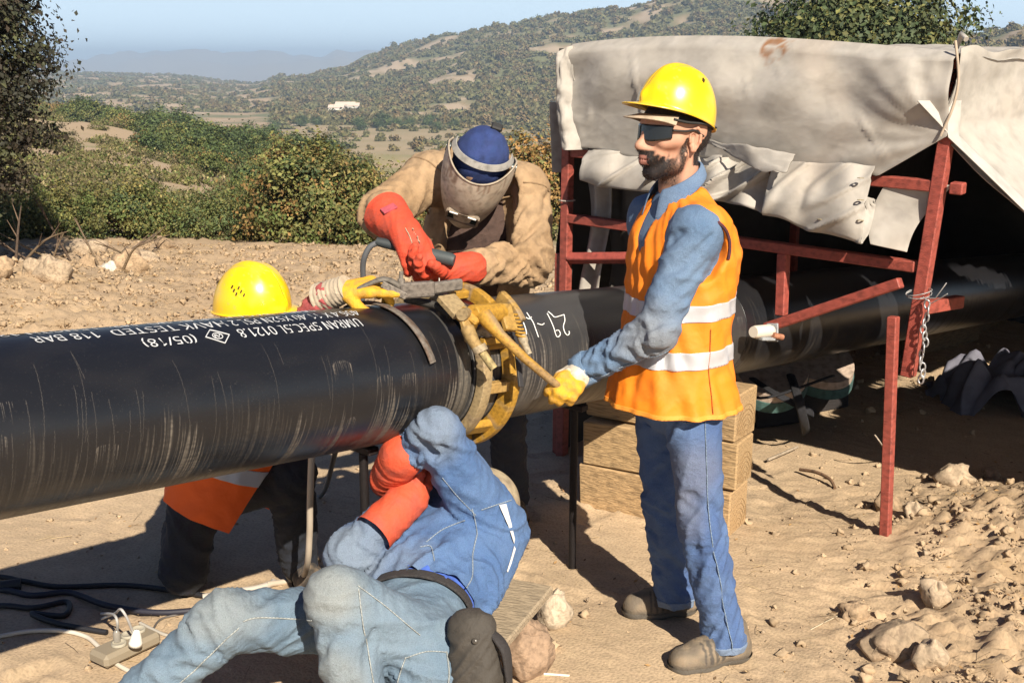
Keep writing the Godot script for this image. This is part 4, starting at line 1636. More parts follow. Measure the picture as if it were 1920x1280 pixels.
	sheet(g, func(a: float, b: float) -> Vector3:
		var t := -1.72 + lerpf(-0.015, 0.10, a) * (0.75 + 0.35 * b) - 0.02 * sin(PI * b) + lerpf(0.0, 0.055, b)
		return at_frame(t, lerpf(1.885 + 0.05 * a, 1.475, b), -0.03 - 0.075 * sin(PI * minf(a * 1.1, 1.0)) * (0.5 + 0.5 * b) + 0.014 * noise.get_noise_2d(a * 3.0, b * 6.0))
	, 14, 30, 0.004, tarp_colour)
	obj("corner_fold", g, M.canvas, tp)
	g = Geo.new()
	sheet(g, func(a: float, b: float) -> Vector3:
		return at_frame(-1.79 + 0.05 * a + 0.02 * b, lerpf(1.68, 1.36, b), -0.02 + 0.05 * a)
	, 6, 10, 0.004, tarp_colour)
	obj("corner_flap", g, M.canvas, tp)
	# inner curtain hanging behind the left posts
	g = Geo.new()
	sheet(g, func(a: float, b: float) -> Vector3:
		var t := lerpf(-1.66, -1.52, a) + 0.03 * sin(b * 5.0)
		return at_frame(t, lerpf(1.40, 0.72, b), 0.08 + 0.025 * sin(a * 9.0 + b * 3.0))
	, 12, 20, 0.003, tarp_colour)
	obj("curtain_strip", g, M.canvas, tp)
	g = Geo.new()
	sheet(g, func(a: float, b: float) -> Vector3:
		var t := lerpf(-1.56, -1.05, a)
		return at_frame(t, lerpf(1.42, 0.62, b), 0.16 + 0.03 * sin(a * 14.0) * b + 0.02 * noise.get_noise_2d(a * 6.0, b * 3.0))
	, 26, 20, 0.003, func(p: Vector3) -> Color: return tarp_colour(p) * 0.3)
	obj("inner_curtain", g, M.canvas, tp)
	# the rolled up flap over the upper rail
	var low_edge := func(t: float) -> float:
		return table([[-1.55, 1.35], [-1.40, 1.325], [-1.2, 1.32], [-0.95, 1.335], [-0.72, 1.30], [-0.55, 1.27], [-0.35, 1.225], [-0.05, 1.185]], t)
	var hang := func(g2: Geo, t0: float, t1: float, amp: float, seed_: float, top_off: float, curl: float, nu: int) -> void:
		sheet(g2, func(a: float, b: float) -> Vector3:
			var t := lerpf(t0, t1, a)
			var hi := 1.485
			var lo: float = low_edge.call(t)
			var ang := PI * 1.0 * b
			var y := 0.0
			var o := 0.0
			if b < 0.62:
				var k := b / 0.62
				y = lerpf(hi, lo, k)
				o = top_off - 0.07 * sin(k * PI * 0.6)
			else:
				var k := (b - 0.62) / 0.38
				y = lo + curl * (1.0 - cos(k * PI * 0.9)) * 0.5
				o = top_off - 0.066 + 0.10 * sin(k * PI * 0.5)
			var n := noise.get_noise_2d(t * 5.0 + seed_, y * 4.0)
			var cr := absf(noise.get_noise_2d(t * 4.0 - y * 5.0 + seed_, y * 2.0))
			return at_frame(t + 0.02 * n, y + amp * 0.4 * n * (1.0 - b), o - amp * n - amp * 0.8 * (1.0 - smoothstep(0.0, 0.25, cr)))
		, nu, 34, 0.004, tarp_colour)
	g = Geo.new()
	hang.call(g, -1.53, -1.12, 0.03, 2.0, -0.05, 0.10, 30)
	obj("rolled_flap", g, M.canvas, tp)
	g = Geo.new()
	hang.call(g, -1.16, -0.60, 0.06, 5.5, -0.05, 0.10, 44)
	obj("rolled_flap", g, M.canvas, tp)
	g = Geo.new()
	hang.call(g, -0.585, -0.165, 0.022, 9.1, -0.075, 0.16, 36)
	obj("rolled_flap", g, M.canvas, tp)
	# brass eyelets along the flap's edges, and its sewn hems
	for e in [[-0.19, 1.44], [-0.185, 1.36], [-0.18, 1.285], [-0.50, 1.33], [-0.34, 1.275]]:
		g = Geo.new()
		lathe(g, Transform3D(Basis(PD, -PN, Vector3.UP).orthonormalized() * Basis(Vector3.RIGHT, PI * 0.5), at_frame(e[0], e[1], -0.145)), [[0.006, 0.0], [0.006, 0.003], [0.012, 0.003], [0.013, 0.0]], 12, Color(0.35, 0.29, 0.18))
		obj("eyelet", g, M.iron, tp)
	# the loose end of the roll, curling behind the right hand flap
	g = Geo.new()
	sheet(g, func(a: float, b: float) -> Vector3:
		var ang := lerpf(-0.5 * PI, 0.62 * PI, b)
		return at_frame(lerpf(-0.19, -0.06, a) + 0.07 * (1.0 - cos(ang)) * 0.5 + 0.10 * b * a, lerpf(1.195, 1.44, pow(b, 1.15)) - 0.02 * a, -0.10 + 0.09 * sin(b * PI * 0.5) + 0.03 * a)
	, 10, 26, 0.004, tarp_colour)
	obj("roll_end", g, M.canvas, tp)
	# the stiff fold that sticks out above the flap
	g = Geo.new()
	var fa := [Vector3(0.787, 1.546, -4.899), Vector3(0.919, 1.541, -4.649), Vector3(1.084, 1.513, -4.529), Vector3(0.832, 1.524, -4.806), Vector3(0.956, 1.450, -4.603), Vector3(1.044, 1.447, -4.497)]
	sheet(g, func(a: float, b: float) -> Vector3:
		var top: Vector3 = (fa[0] as Vector3).lerp(fa[1], a * 2.0) if a < 0.5 else (fa[1] as Vector3).lerp(fa[2], a * 2.0 - 1.0)
		var bot: Vector3 = (fa[3] as Vector3).lerp(fa[4], a * 2.0) if a < 0.5 else (fa[4] as Vector3).lerp(fa[5], a * 2.0 - 1.0)
		return top.lerp(bot, b) + Vector3(0, 0.008 * noise.get_noise_2d(a * 4.0, b * 3.0), 0)
	, 18, 8, 0.005, tarp_colour)
	obj("stiff_fold", g, M.canvas, tp)
	# the side sheet, tied at the post and drawn outwards as an awning; holes are added to throw sun on the mats and ground
	var tv := at_frame(0.05, 1.585, -0.02)
	var qv := Vector3(2.92, 0.46, -3.84)
	var front := func(b: float) -> Vector3:
		if b < 0.28:
			var k := b / 0.28
			return at_frame(0.085, 1.905, 0.0).lerp(tv, k) + Vector3(-0.015 * sin(PI * k), 0.0, 0.02 * sin(PI * k))
		return tv.lerp(qv, (b - 0.28) / 0.72) + Vector3(0, -0.05 * sin(PI * (b - 0.28) / 0.72), 0)
	var ud := at_frame(0, 0, 1) - at_frame(0, 0, 0)
	g = Geo.new()
	sheet(g, func(a: float, b: float) -> Vector3:
		var p: Vector3 = front.call(b)
		var o: float = a * 4.4
		var q := p + ud * o
		var k := smoothstep(0.0, 0.5, o)
		q.y += k * (0.05 * sin(PI * b)) + 0.018 * noise.get_noise_2d(o * 3.0, b * 7.0)
		q += PN * 0.02 * noise.get_noise_2d(o * 2.0 + 4.0, b * 4.0)
		return q
	, 120, 48, 0.004, func(p: Vector3) -> Color: return tarp_colour(p).lerp(Color(0.40, 0.37, 0.33), 0.5))
	var sun_holes := [[Vector2(1.425, -5.842), Vector2(0.46, 0.52), 0.3, 0.26], [Vector2(2.394, -7.520), Vector2(0.36, 0.11), 0.45, 0.0], [Vector2(2.616, -6.908), Vector2(0.55, 0.12), 0.55, 0.0]]
	var keep := PackedInt32Array()
	for k in range(0, g.i.size(), 3):
		var m := (g.v[g.i[k]] + g.v[g.i[k + 1]] + g.v[g.i[k + 2]]) / 3.0
		# where the sun through this bit of cloth would fall on the ground
		var ragged := 0.12 * noise.get_noise_2d(m.x * 14.0, m.z * 14.0 + m.y * 9.0)
		var hole := false
		for h in sun_holes:
			var drop: float = m.y - float(h[3])
			var w := (Vector2(m.x - 0.488 * drop, m.z - 1.262 * drop) - (h[0] as Vector2)).rotated(h[2])
			hole = hole or Vector2(w.x / (h[1] as Vector2).x, w.y / (h[1] as Vector2).y).length() + ragged < 1.0
		if not hole or (m - at_frame(0, 0, 0)).dot(ud) < 0.64:
			keep.append_array([g.i[k], g.i[k + 1], g.i[k + 2]])
	g.i = keep
	obj("side_awning", g, M.canvas, tp)
	g = Geo.new()
	sheet(g, func(a: float, b: float) -> Vector3:
		var p: Vector3 = front.call(lerpf(0.17, 1.0, b))
		var w := lerpf(-0.02, 0.075, a)
		var q := p + ud * w + PN * (0.02 + 0.01 * sin(b * 11.0)) + Vector3(0, 0.012, 0)
		if b < 0.12:
			q += (at_frame(-0.10, 0, -0.05) - at_frame(0, 0, 0)) * (0.12 - b) / 0.12 * (1.0 - a)
		return q
	, 8, 60, 0.005, func(p: Vector3) -> Color: return tarp_colour(p).lerp(Color(0.48, 0.46, 0.43), 0.6))
	obj("awning_hem", g, M.canvas, tp)
	g = Geo.new()
	tube(g, curve([at_frame(0.07, 1.93, -0.02), at_frame(0.10, 1.80, -0.04), at_frame(0.09, 1.70, -0.045), at_frame(0.06, 1.60, -0.06)], 6), 0.005, 7, Color(0.40, 0.32, 0.24))
	tube(g, [at_frame(0.055, 1.905, 0.03), at_frame(0.075, 1.955, 0.02), at_frame(0.10, 1.935, 0.0)], 0.010, 7, Color(0.45, 0.42, 0.38))
	obj("seam_rope", g, M.canvas, tp)



# ------------------------------------------------------------------ things on the ground
func wood_block(g: Geo, xf: Transform3D, size: Vector3, base: Color, seed_: float) -> void:
	# a sawn timber: worn edges and a face that is not quite flat
	var n := 14
	var b := Geo.new()
	box(b, Transform3D(), size, 0.006, base)
	for k in b.v.size():
		b.v[k] += Vector3(noise.get_noise_3dv(b.v[k] * 6.0 + Vector3.ONE * seed_), noise.get_noise_3dv(b.v[k] * 5.0 - Vector3.ONE * seed_), noise.get_noise_3dv(b.v[k] * 4.0)) * 0.006
	g.join(b, xf)


func make_yard() -> void:
	var ochre := Color(0.42, 0.28, 0.145)
	var yaw := -0.55
	var rows := [
		[Vector3(0.867, 0.000, -4.391), 0.0, "bottom squared timber block of the stack behind the standing worker's legs", 0.0], [Vector3(0.888, 0.000, -4.391), 0.2, "middle squared timber block with dark stained end in the stack behind the standing worker", 0.03],
		[Vector3(0.880, 0.000, -4.391), 0.4, "top squared timber block of the stack right under the pipe", -0.03],
	]
	for k in 3:
		var b := Basis(Vector3.UP, yaw + rows[k][3])
		var ln := 0.68
		var corner: Vector3 = rows[k][0]
		var size := Vector3(ln, 0.192, 0.20)
		var xf := Transform3D(b, corner + Vector3(0.0, rows[k][1] + 0.097, 0) + b * Vector3(-ln / 2.0, 0, -0.10))
		var o := thing("timber_block", rows[k][2], "timber", Vector3(xf.origin.x, rows[k][1], xf.origin.z), "timber blocks under the pipe")
		var g := Geo.new()
		wood_block(g, Transform3D(), size, jitter(ochre, 0.1), k * 7.0)
		obj_local("block", g, M.wood, o, xf)
		g = Geo.new()
		# end grain: growth rings and a dark stain, a skin on the sawn end
		for j in 6:
			var pts := []
			for q in 9:
				var a := lerpf(0.2, 2.9, q / 8.0)
				var rr := 0.02 + j * 0.016
				pts.append(xf * Vector3(ln / 2.0 + 0.0012, -0.09 + clampf(sin(a) * rr * 1.3, 0.0, 0.17), clampf(cos(a) * rr, -0.09, 0.09)))
			tube(g, pts, 0.0008, 4, Color(0.33, 0.20, 0.09))
		obj("growth_rings", g, M.wood, o)
	# props that carry the pipe
	for s in [[1.10, "dark steel prop under the coated pipe behind the raised elbow"], [2.12, "dark steel prop under the dusty pipe left of the timber stack"]]:
		var top := on_pipe(s[0], 180, 0.207)
		var o := thing("pipe_prop", s[1], "prop", Vector3(top.x, 0, top.z), "props under the pipe")
		var g := Geo.new()
		tube(g, [Vector3(top.x, -0.03, top.z), top + Vector3(0, -0.03, 0)], 0.014, 10, Color(0.012, 0.009, 0.009))
		obj("post", g, M.iron, o)
		g = Geo.new()
		bar(g, top + PN * -0.05 + Vector3(0, -0.014, 0), top + PN * 0.05 + Vector3(0, -0.014, 0), 0.04, 0.022, 0.003, Color(0.02, 0.014, 0.013))
		obj("saddle", g, M.iron, o)
	# board under the lying worker and the stones it rests on
	var pa: Vector3 = Vector3(0.139, 0.185, -3.541)
	var pb: Vector3 = Vector3(-0.033, 0.200, -3.142)
	var g := Geo.new()
	var dir := (pb - pa)
	var left := Vector3(-dir.z, 0, dir.x).normalized() * -1.0
	if left.x > 0.0:
		left = -left
	var mid := (pa + pb) / 2.0 + left * 0.35
	var bx := Basis(left, Vector3.UP, left.cross(Vector3.UP)).rotated(left, -0.06)
	wood_block(g, Transform3D(), Vector3(0.7, 0.03, dir.length() * 0.86), Color(0.33, 0.26, 0.18), 3.0)
	tag(obj_local("wooden_board", g, M.wood, null, Transform3D(bx, mid + Vector3(0, -0.015, 0) - dir * 0.03)), "weathered grey wooden board that the lying worker rests on", "board")
	var big := Geo.new()
	rock(big, Vector3(0.046, 0.070, -3.331), Vector3(0.085, 0.10, 0.085), 3.0, 0.25, Color(0.33, 0.225, 0.15), 14)
	tag(obj("stone", big, M.stone), "rounded brown stone under the end of the wooden board", "stone")
	var w := Geo.new()
	rock(w, Vector3(0.140, 0.050, -3.634), Vector3(0.055, 0.075, 0.05), 8.0, 0.3, Color(0.52, 0.42, 0.31), 10)
	tag(obj("stone", w, M.stone), "small pale stone at the far corner of the wooden board", "stone")
	var far_stone := Geo.new()
	rock(far_stone, mid + left * 0.35 + Vector3(0, -0.11, 0), Vector3(0.12, 0.09, 0.12), 12.0, 0.3, Color(0.33, 0.24, 0.16), 10)
	tag(obj("stone", far_stone, M.stone), "flat stone under the board beneath the lying worker's back", "stone")
	# half round mats under the shelter
	var mat_col := Color(0.40, 0.31, 0.25)
	for m in [[Vector3(1.313, 0.120, -5.773), -0.25, 0.30, "half round grey foam mat nearest the timber stack under the shelter"], [Vector3(1.623, 0.120, -6.051), 0.25, 0.32, "half round grey foam mat farther right under the shelter"]]:
		var o := thing("foam_mat", m[3], "mat", m[0], "foam mats under the shelter")
		var bb := Basis(Vector3.UP, m[1]).rotated(Vector3.RIGHT, 0.30)
		for layer in [["top_layer", 0.085, 0.13, mat_col], ["base_layer", 0.03, 0.085, Color(0.055, 0.12, 0.11)]]:
			var q := Geo.new()
			var loop := []
			for k in 21:
				var a := PI * k / 20.0
				loop.append(Vector3(cos(a) * m[2] * 0.62, 0, sin(a) * m[2]) if true else Vector3.ZERO)
			var r: float = 1.0 if layer[0] == "top_layer" else 1.02
			var first := q.v.size()
			var lc: Color = layer[3]
			var cen: Vector3 = m[0] + bb * Vector3(0, (layer[1] + layer[2]) / 2.0, m[2] * 0.4) + Vector3(0, 0.08, 0)
			var ring := []
			for p in loop:
				ring.append(m[0] + Vector3(0, 0.08, 0) + bb * ((p as Vector3) * r + Vector3(0, 0, -0.1)))
			var up: Vector3 = bb * Vector3.UP
			for k in 20:
				q.quad_out(ring[k] + up * layer[1], ring[k + 1] + up * layer[1], ring[k + 1] + up * layer[2], ring[k] + up * layer[2], cen, lc)
				q.tri_out(ring[k] + up * layer[2], ring[k + 1] + up * layer[2], (ring[0] + ring[20]) / 2.0 + up * layer[2], cen, lc)
				q.tri_out(ring[k] + up * layer[1], ring[k + 1] + up * layer[1], (ring[0] + ring[20]) / 2.0 + up * layer[1], cen, lc)
			q.quad_out(ring[0] + up * layer[1], ring[20] + up * layer[1], ring[20] + up * layer[2], ring[0] + up * layer[2], cen, lc)
			obj(layer[0], q, M.cloth, o)
	for m in [[Vector3(1.365, 0.120, -6.020), "low dark crate under the nearer foam mat"], [Vector3(1.668, 0.120, -6.266), "low dark crate under the farther foam mat"]]:
		var q := Geo.new()
		box(q, Transform3D(Basis(Vector3.UP, 0.4), Vector3((m[0] as Vector3).x, 0.085, (m[0] as Vector3).z)), Vector3(0.30, 0.17, 0.26), 0.008, Color(0.02, 0.018, 0.017))
		tag(obj("crate", q, M.wood), m[1], "crate", "crates under the foam mats")
	var strap := Geo.new()
	for s in [[Vector3(1.211, 0.300, -5.788), Vector3(1.236, 0.340, -5.346), Vector3(1.445, 0.220, -5.395)], [Vector3(1.447, 0.300, -5.950), Vector3(1.347, 0.340, -5.346), Vector3(1.387, 0.200, -5.330), Vector3(1.467, 0.060, -5.585)], [Vector3(1.126, 0.300, -5.488), Vector3(1.199, 0.330, -5.290), Vector3(1.602, 0.330, -5.676)]]:
		tube(strap, curve(s, 6), 0.022, 8, Color(0.015, 0.015, 0.017), true, 0.3)
	tag(obj("black_strap", strap, M.cloth), "black webbing straps lying crossed over the grey foam mats", "strap")
	var ov := Geo.new()
	lathe(ov, Transform3D(Basis(Vector3.RIGHT, 0.5).rotated(Vector3.UP, 0.4), Vector3(1.323, 0.200, -6.084)), [[0.001, 0.0], [0.09, 0.002], [0.10, 0.012], [0.09, 0.022], [0.001, 0.024]], 24, Color(0.52, 0.49, 0.46))
	tag(obj("round_pad", ov, M.cloth), "small pale round pad lying beside the timber stack", "pad")
	# timbers inside the shelter
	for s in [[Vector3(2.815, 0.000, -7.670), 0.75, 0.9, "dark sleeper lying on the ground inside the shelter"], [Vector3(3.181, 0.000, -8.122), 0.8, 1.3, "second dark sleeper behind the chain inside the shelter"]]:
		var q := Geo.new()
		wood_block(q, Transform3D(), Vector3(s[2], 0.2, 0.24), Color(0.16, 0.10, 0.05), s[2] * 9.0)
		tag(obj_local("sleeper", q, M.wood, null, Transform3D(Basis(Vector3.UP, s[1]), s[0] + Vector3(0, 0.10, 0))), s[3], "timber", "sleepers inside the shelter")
	# crumpled sheet
	var cr := Geo.new()
	var c0: Vector3 = Vector3(2.699, 0.050, -6.340)
	sheet(cr, func(a: float, b: float) -> Vector3:
		var p := c0 + Vector3((a - 0.5) * 0.62, 0.12, (b - 0.5) * 0.55)
		var n := noise.get_noise_2d(a * 2.6 + 2.0, b * 2.6) * 0.09 + absf(noise.get_noise_2d(a * 2.2 + b * 3.0, b * 1.4 + 5.0)) * 0.13 + noise.get_noise_2d(a * 7.0, b * 7.0) * 0.02
		p.y += n - 0.20 * smoothstep(0.25, 0.5, maxf(absf(a - 0.5), absf(b - 0.5)))
		p.x += 0.05 * noise.get_noise_2d(a * 3.0 + 9.0, b * 3.0)
		return p
	, 36, 32, 0.003, func(_p: Vector3) -> Color: return Color(0.13, 0.13, 0.17))
	tag(obj("crumpled_sheet", cr, M.canvas), "crumpled bluish plastic sheet on the ground under the awning", "sheet")
	# power board with its plugs, and the cables
	var ps := thing("power_board", "dusty grey socket board lying in the dirt beside the bent knee", "power board", Vector3(-1.264, 0.000, -3.487))
	var q := Geo.new()
	var pb2 := Basis(Vector3.UP, 0.95)
	box(q, Transform3D(pb2, Vector3(-1.242, 0.030, -3.441)), Vector3(0.215, 0.045, 0.095), 0.012, Color(0.235, 0.195, 0.14))
	obj("body", q, M.plain, ps)
	for s in [Vector3(-1.251, 0.058, -3.409), Vector3(-1.239, 0.058, -3.467), Vector3(-1.219, 0.058, -3.503)]:
		q = Geo.new()
		var sp: Vector3 = s
		lathe(q, Transform3D(Basis(), sp), [[0.024, -0.004], [0.024, 0.004], [0.02, 0.005], [0.018, -0.001], [0.001, -0.001]], 18, Color(0.34, 0.31, 0.25))
		obj("socket", q, M.plain, ps)
	var plug := thing("white_plug", "white mains plug standing in the dusty socket board", "plug", Vector3(-1.197, 0.060, -3.398))
	q = Geo.new()
	lathe(q, Transform3D(Basis(Vector3.FORWARD, 0.15), Vector3(-1.194, 0.058, -3.395)), [[0.001, 0.0], [0.022, 0.001], [0.0215, 0.012], [0.014, 0.040], [0.010, 0.052], [0.0055, 0.056]], 16, Color(0.72, 0.69, 0.63))
	obj("body", q, M.plastic, plug)
	q = Geo.new()
	tube(q, curve([Vector3(-1.198, 0.108, -3.391), Vector3(-1.198, 0.170, -3.355), Vector3(-1.218, 0.200, -3.360), Vector3(-1.287, 0.120, -3.492), Vector3(-1.400, 0.010, -3.675)], 5), 0.0042, 7, Color(0.42, 0.41, 0.40))
	obj("lead", q, M.rubber, plug)
	var plug2 := thing("grey_plug", "slim grey plug with upright lead in the socket board", "plug", Vector3(-1.257, 0.060, -3.427))
	q = Geo.new()
	lathe(q, Transform3D(Basis(), Vector3(-1.261, 0.058, -3.423)), [[0.001, 0.0], [0.012, 0.001], [0.012, 0.03], [0.007, 0.038]], 12, Color(0.25, 0.23, 0.2))
	obj("body", q, M.plastic, plug2)
	q = Geo.new()
	tube(q, curve([Vector3(-1.259, 0.090, -3.426), Vector3(-1.246, 0.140, -3.397), Vector3(-1.274, 0.140, -3.445), Vector3(-1.406, 0.020, -3.694)], 5), 0.0045, 7, Color(0.36, 0.35, 0.34))
	obj("lead", q, M.rubber, plug2)
	var cables := [
		["white_cable", "thick white cable curving across the shadow towards the socket board", Color(0.55, 0.50, 0.42), 0.0075, [Vector3(-3.022, 0.000, -3.236), Vector3(-2.264, 0.000, -3.326), Vector3(-1.769, 0.000, -3.483), Vector3(-1.685, 0.000, -3.531), Vector3(-1.596, 0.000, -3.571), Vector3(-1.492, 0.000, -3.579), Vector3(-1.411, 0.000, -3.549), Vector3(-1.355, 0.000, -3.491), Vector3(-1.284, 0.000, -3.406), Vector3(-1.190, 0.000, -3.326), Vector3(-1.040, 0.000, -3.236)]],
		["grey_cable", "thick grey welding cable standing up from the ground below the pipe", Color(0.42, 0.36, 0.29), 0.011, []],
		["loose_cable_end", "short grey cable end lying in sunlight behind the bent knee", Color(0.40, 0.36, 0.31), 0.012, [Vector3(-1.103, 0.000, -3.860), Vector3(-0.995, 0.000, -3.890), Vector3(-0.925, 0.000, -3.921), Vector3(-0.879, 0.000, -3.957), Vector3(-0.875, 0.000, -3.979)]],
		["black_cable", "upper black cable lying in the pipe's shadow", Color(0.012, 0.012, 0.016), 0.010, [Vector3(-3.536, 0.000, -3.860), Vector3(-2.750, 0.000, -4.134), Vector3(-1.960, 0.000, -3.993), Vector3(-1.784, 0.000, -3.948), Vector3(-1.637, 0.000, -3.916), Vector3(-1.416, 0.000, -3.948), Vector3(-1.210, 0.000, -3.903), Vector3(-1.021, 0.000, -3.838)]],
		["black_cable", "middle black cable lying in the pipe's shadow", Color(0.016, 0.018, 0.028), 0.011, [Vector3(-3.336, 0.000, -3.617), Vector3(-2.510, 0.000, -3.735), Vector3(-1.905, 0.000, -3.868), Vector3(-1.701, 0.000, -3.834), Vector3(-1.581, 0.000, -3.868), Vector3(-1.416, 0.000, -3.776), Vector3(-1.218, 0.000, -3.735), Vector3(-1.006, 0.000, -3.776)]],
		["black_cable", "lower black cable looping in the pipe's shadow", Color(0.012, 0.012, 0.016), 0.010, [Vector3(-3.433, 0.000, -3.735), Vector3(-2.416, 0.000, -3.579), Vector3(-1.846, 0.000, -3.735), Vector3(-1.661, 0.000, -3.735), Vector3(-1.564, 0.000, -3.796), Vector3(-1.532, 0.000, -3.687), Vector3(-1.645, 0.000, -3.695), Vector3(-1.527, 0.000, -3.624), Vector3(-1.350, 0.000, -3.579)]],
		["thin_grey_cable", "thin grey cable trailing past the socket board to the bent knee", Color(0.40, 0.37, 0.32), 0.006, [Vector3(-1.266, 0.000, -3.663), Vector3(-1.210, 0.000, -3.617), Vector3(-1.155, 0.000, -3.579), Vector3(-1.096, 0.000, -3.560)]],
		["thin_dark_cable", "thin dark cable crossing the sunlit dirt beside the bent knee", Color(0.10, 0.09, 0.08), 0.004, [Vector3(-1.210, 0.000, -3.617), Vector3(-1.206, 0.000, -3.695), Vector3(-1.163, 0.000, -3.735), Vector3(-1.076, 0.000, -3.755)]],
	]
	for c in cables:
		var pts := []
		for p in c[4]:
			pts.append(Vector3(p.x, height(p.x, p.z) + c[3], p.z))
		if c[0] == "grey_cable":
			pts = [Vector3(-0.634, 0.698, -3.550), Vector3(-0.644, 0.556, -3.547), Vector3(-0.655, 0.455, -3.575), Vector3(-0.665, 0.351, -3.602), Vector3(-0.691, 0.207, -3.671), Vector3(-0.783, 0.012, -3.990), Vector3(-0.891, 0.012, -3.944)]
		q = Geo.new()
		tube(q, curve(pts, 7), c[3], 8, c[2])
		tag(obj(c[0], q, M.rubber), c[1], "cable", "cables on the ground" if c[0] == "black_cable" else "")
	var peg := Geo.new()
	tube(peg, [Vector3(-1.832, 0.030, -3.884), Vector3(-1.768, 0.030, -3.906)], 0.022, 10, Color(0.015, 0.015, 0.017))
	tag(obj("cable_coupler", peg, M.rubber), "fat black cable coupler at the left picture edge in shadow", "coupler")
	var stick := Geo.new()
	tube(stick, [Vector3(0.099, 0.008, -3.308), Vector3(0.178, 0.008, -3.295)], 0.004, 6, Color(0.75, 0.70, 0.62))
	tag(obj("white_rod", stick, M.plain), "thin white welding rod stub lying on the dirt in front", "rod")




# ------------------------------------------------------------------ people
const NO := Vector3.ZERO


# five finger hand: w wrist, f towards the fingers, n out of the back of the hand, side +1 when the thumb lies along f x n
func hand_bones(w: Vector3, f: Vector3, n: Vector3, side: float, k: float, curl: Array, thumb: Array, fat := 1.0) -> Array:
	f = f.normalized()
	n = (n - f * n.dot(f)).normalized()
	var t := f.cross(n) * side
	var out := []
	for j in 4:
		var off: float = [0.030, 0.010, -0.010, -0.029][j] * k
		out.append([w + t * off * 0.55 + f * 0.012 * k, w + f * 0.085 * k + t * off, 0.0155 * k * fat, 0.0125 * k * fat])
	for j in 4:
		var off: float = [0.031, 0.0105, -0.0105, -0.031][j] * k
		var p := w + f * (0.088 - 0.006 * absf(j - 1.2)) * k + t * off
		var a := 0.0
		var r := 0.0108 * k * fat
		for q in 3:
			a += float(curl[j]) * [0.8, 1.0, 0.7][q]
			var d := (f * cos(a) - n * sin(a) + t * (0.10 if j == 0 else -0.08 if j == 3 else 0.0) * (1.0 if q == 0 else 0.3)).normalized()
			var l: float = [0.042, 0.026, 0.021][q] * [0.94, 1.05, 1.0, 0.8][j] * k
			var e := p + d * l
			out.append([p, e, r, r * 0.92])
			p = e
			r *= 0.92
	var p0 := w + f * 0.022 * k + t * 0.028 * k - n * 0.006 * k
	var d0: Vector3 = (f * float(thumb[0]) + t * float(thumb[1]) - n * float(thumb[2])).normalized()
	var p1 := p0 + d0 * 0.040 * k
	var d1 := (d0 + f * float(thumb[3]) - t * 0.35 - n * 0.25 * float(thumb[2])).normalized()
	var p2 := p1 + d1 * 0.032 * k
	out.append([p0, p1, 0.0155 * k * fat, 0.0125 * k * fat])
	out.append([p1, p2, 0.0125 * k * fat, 0.0112 * k * fat])
	out.append([p2, p2 + (d1 + f * 0.2).normalized() * 0.024 * k, 0.0112 * k * fat, 0.0098 * k * fat])
	return out


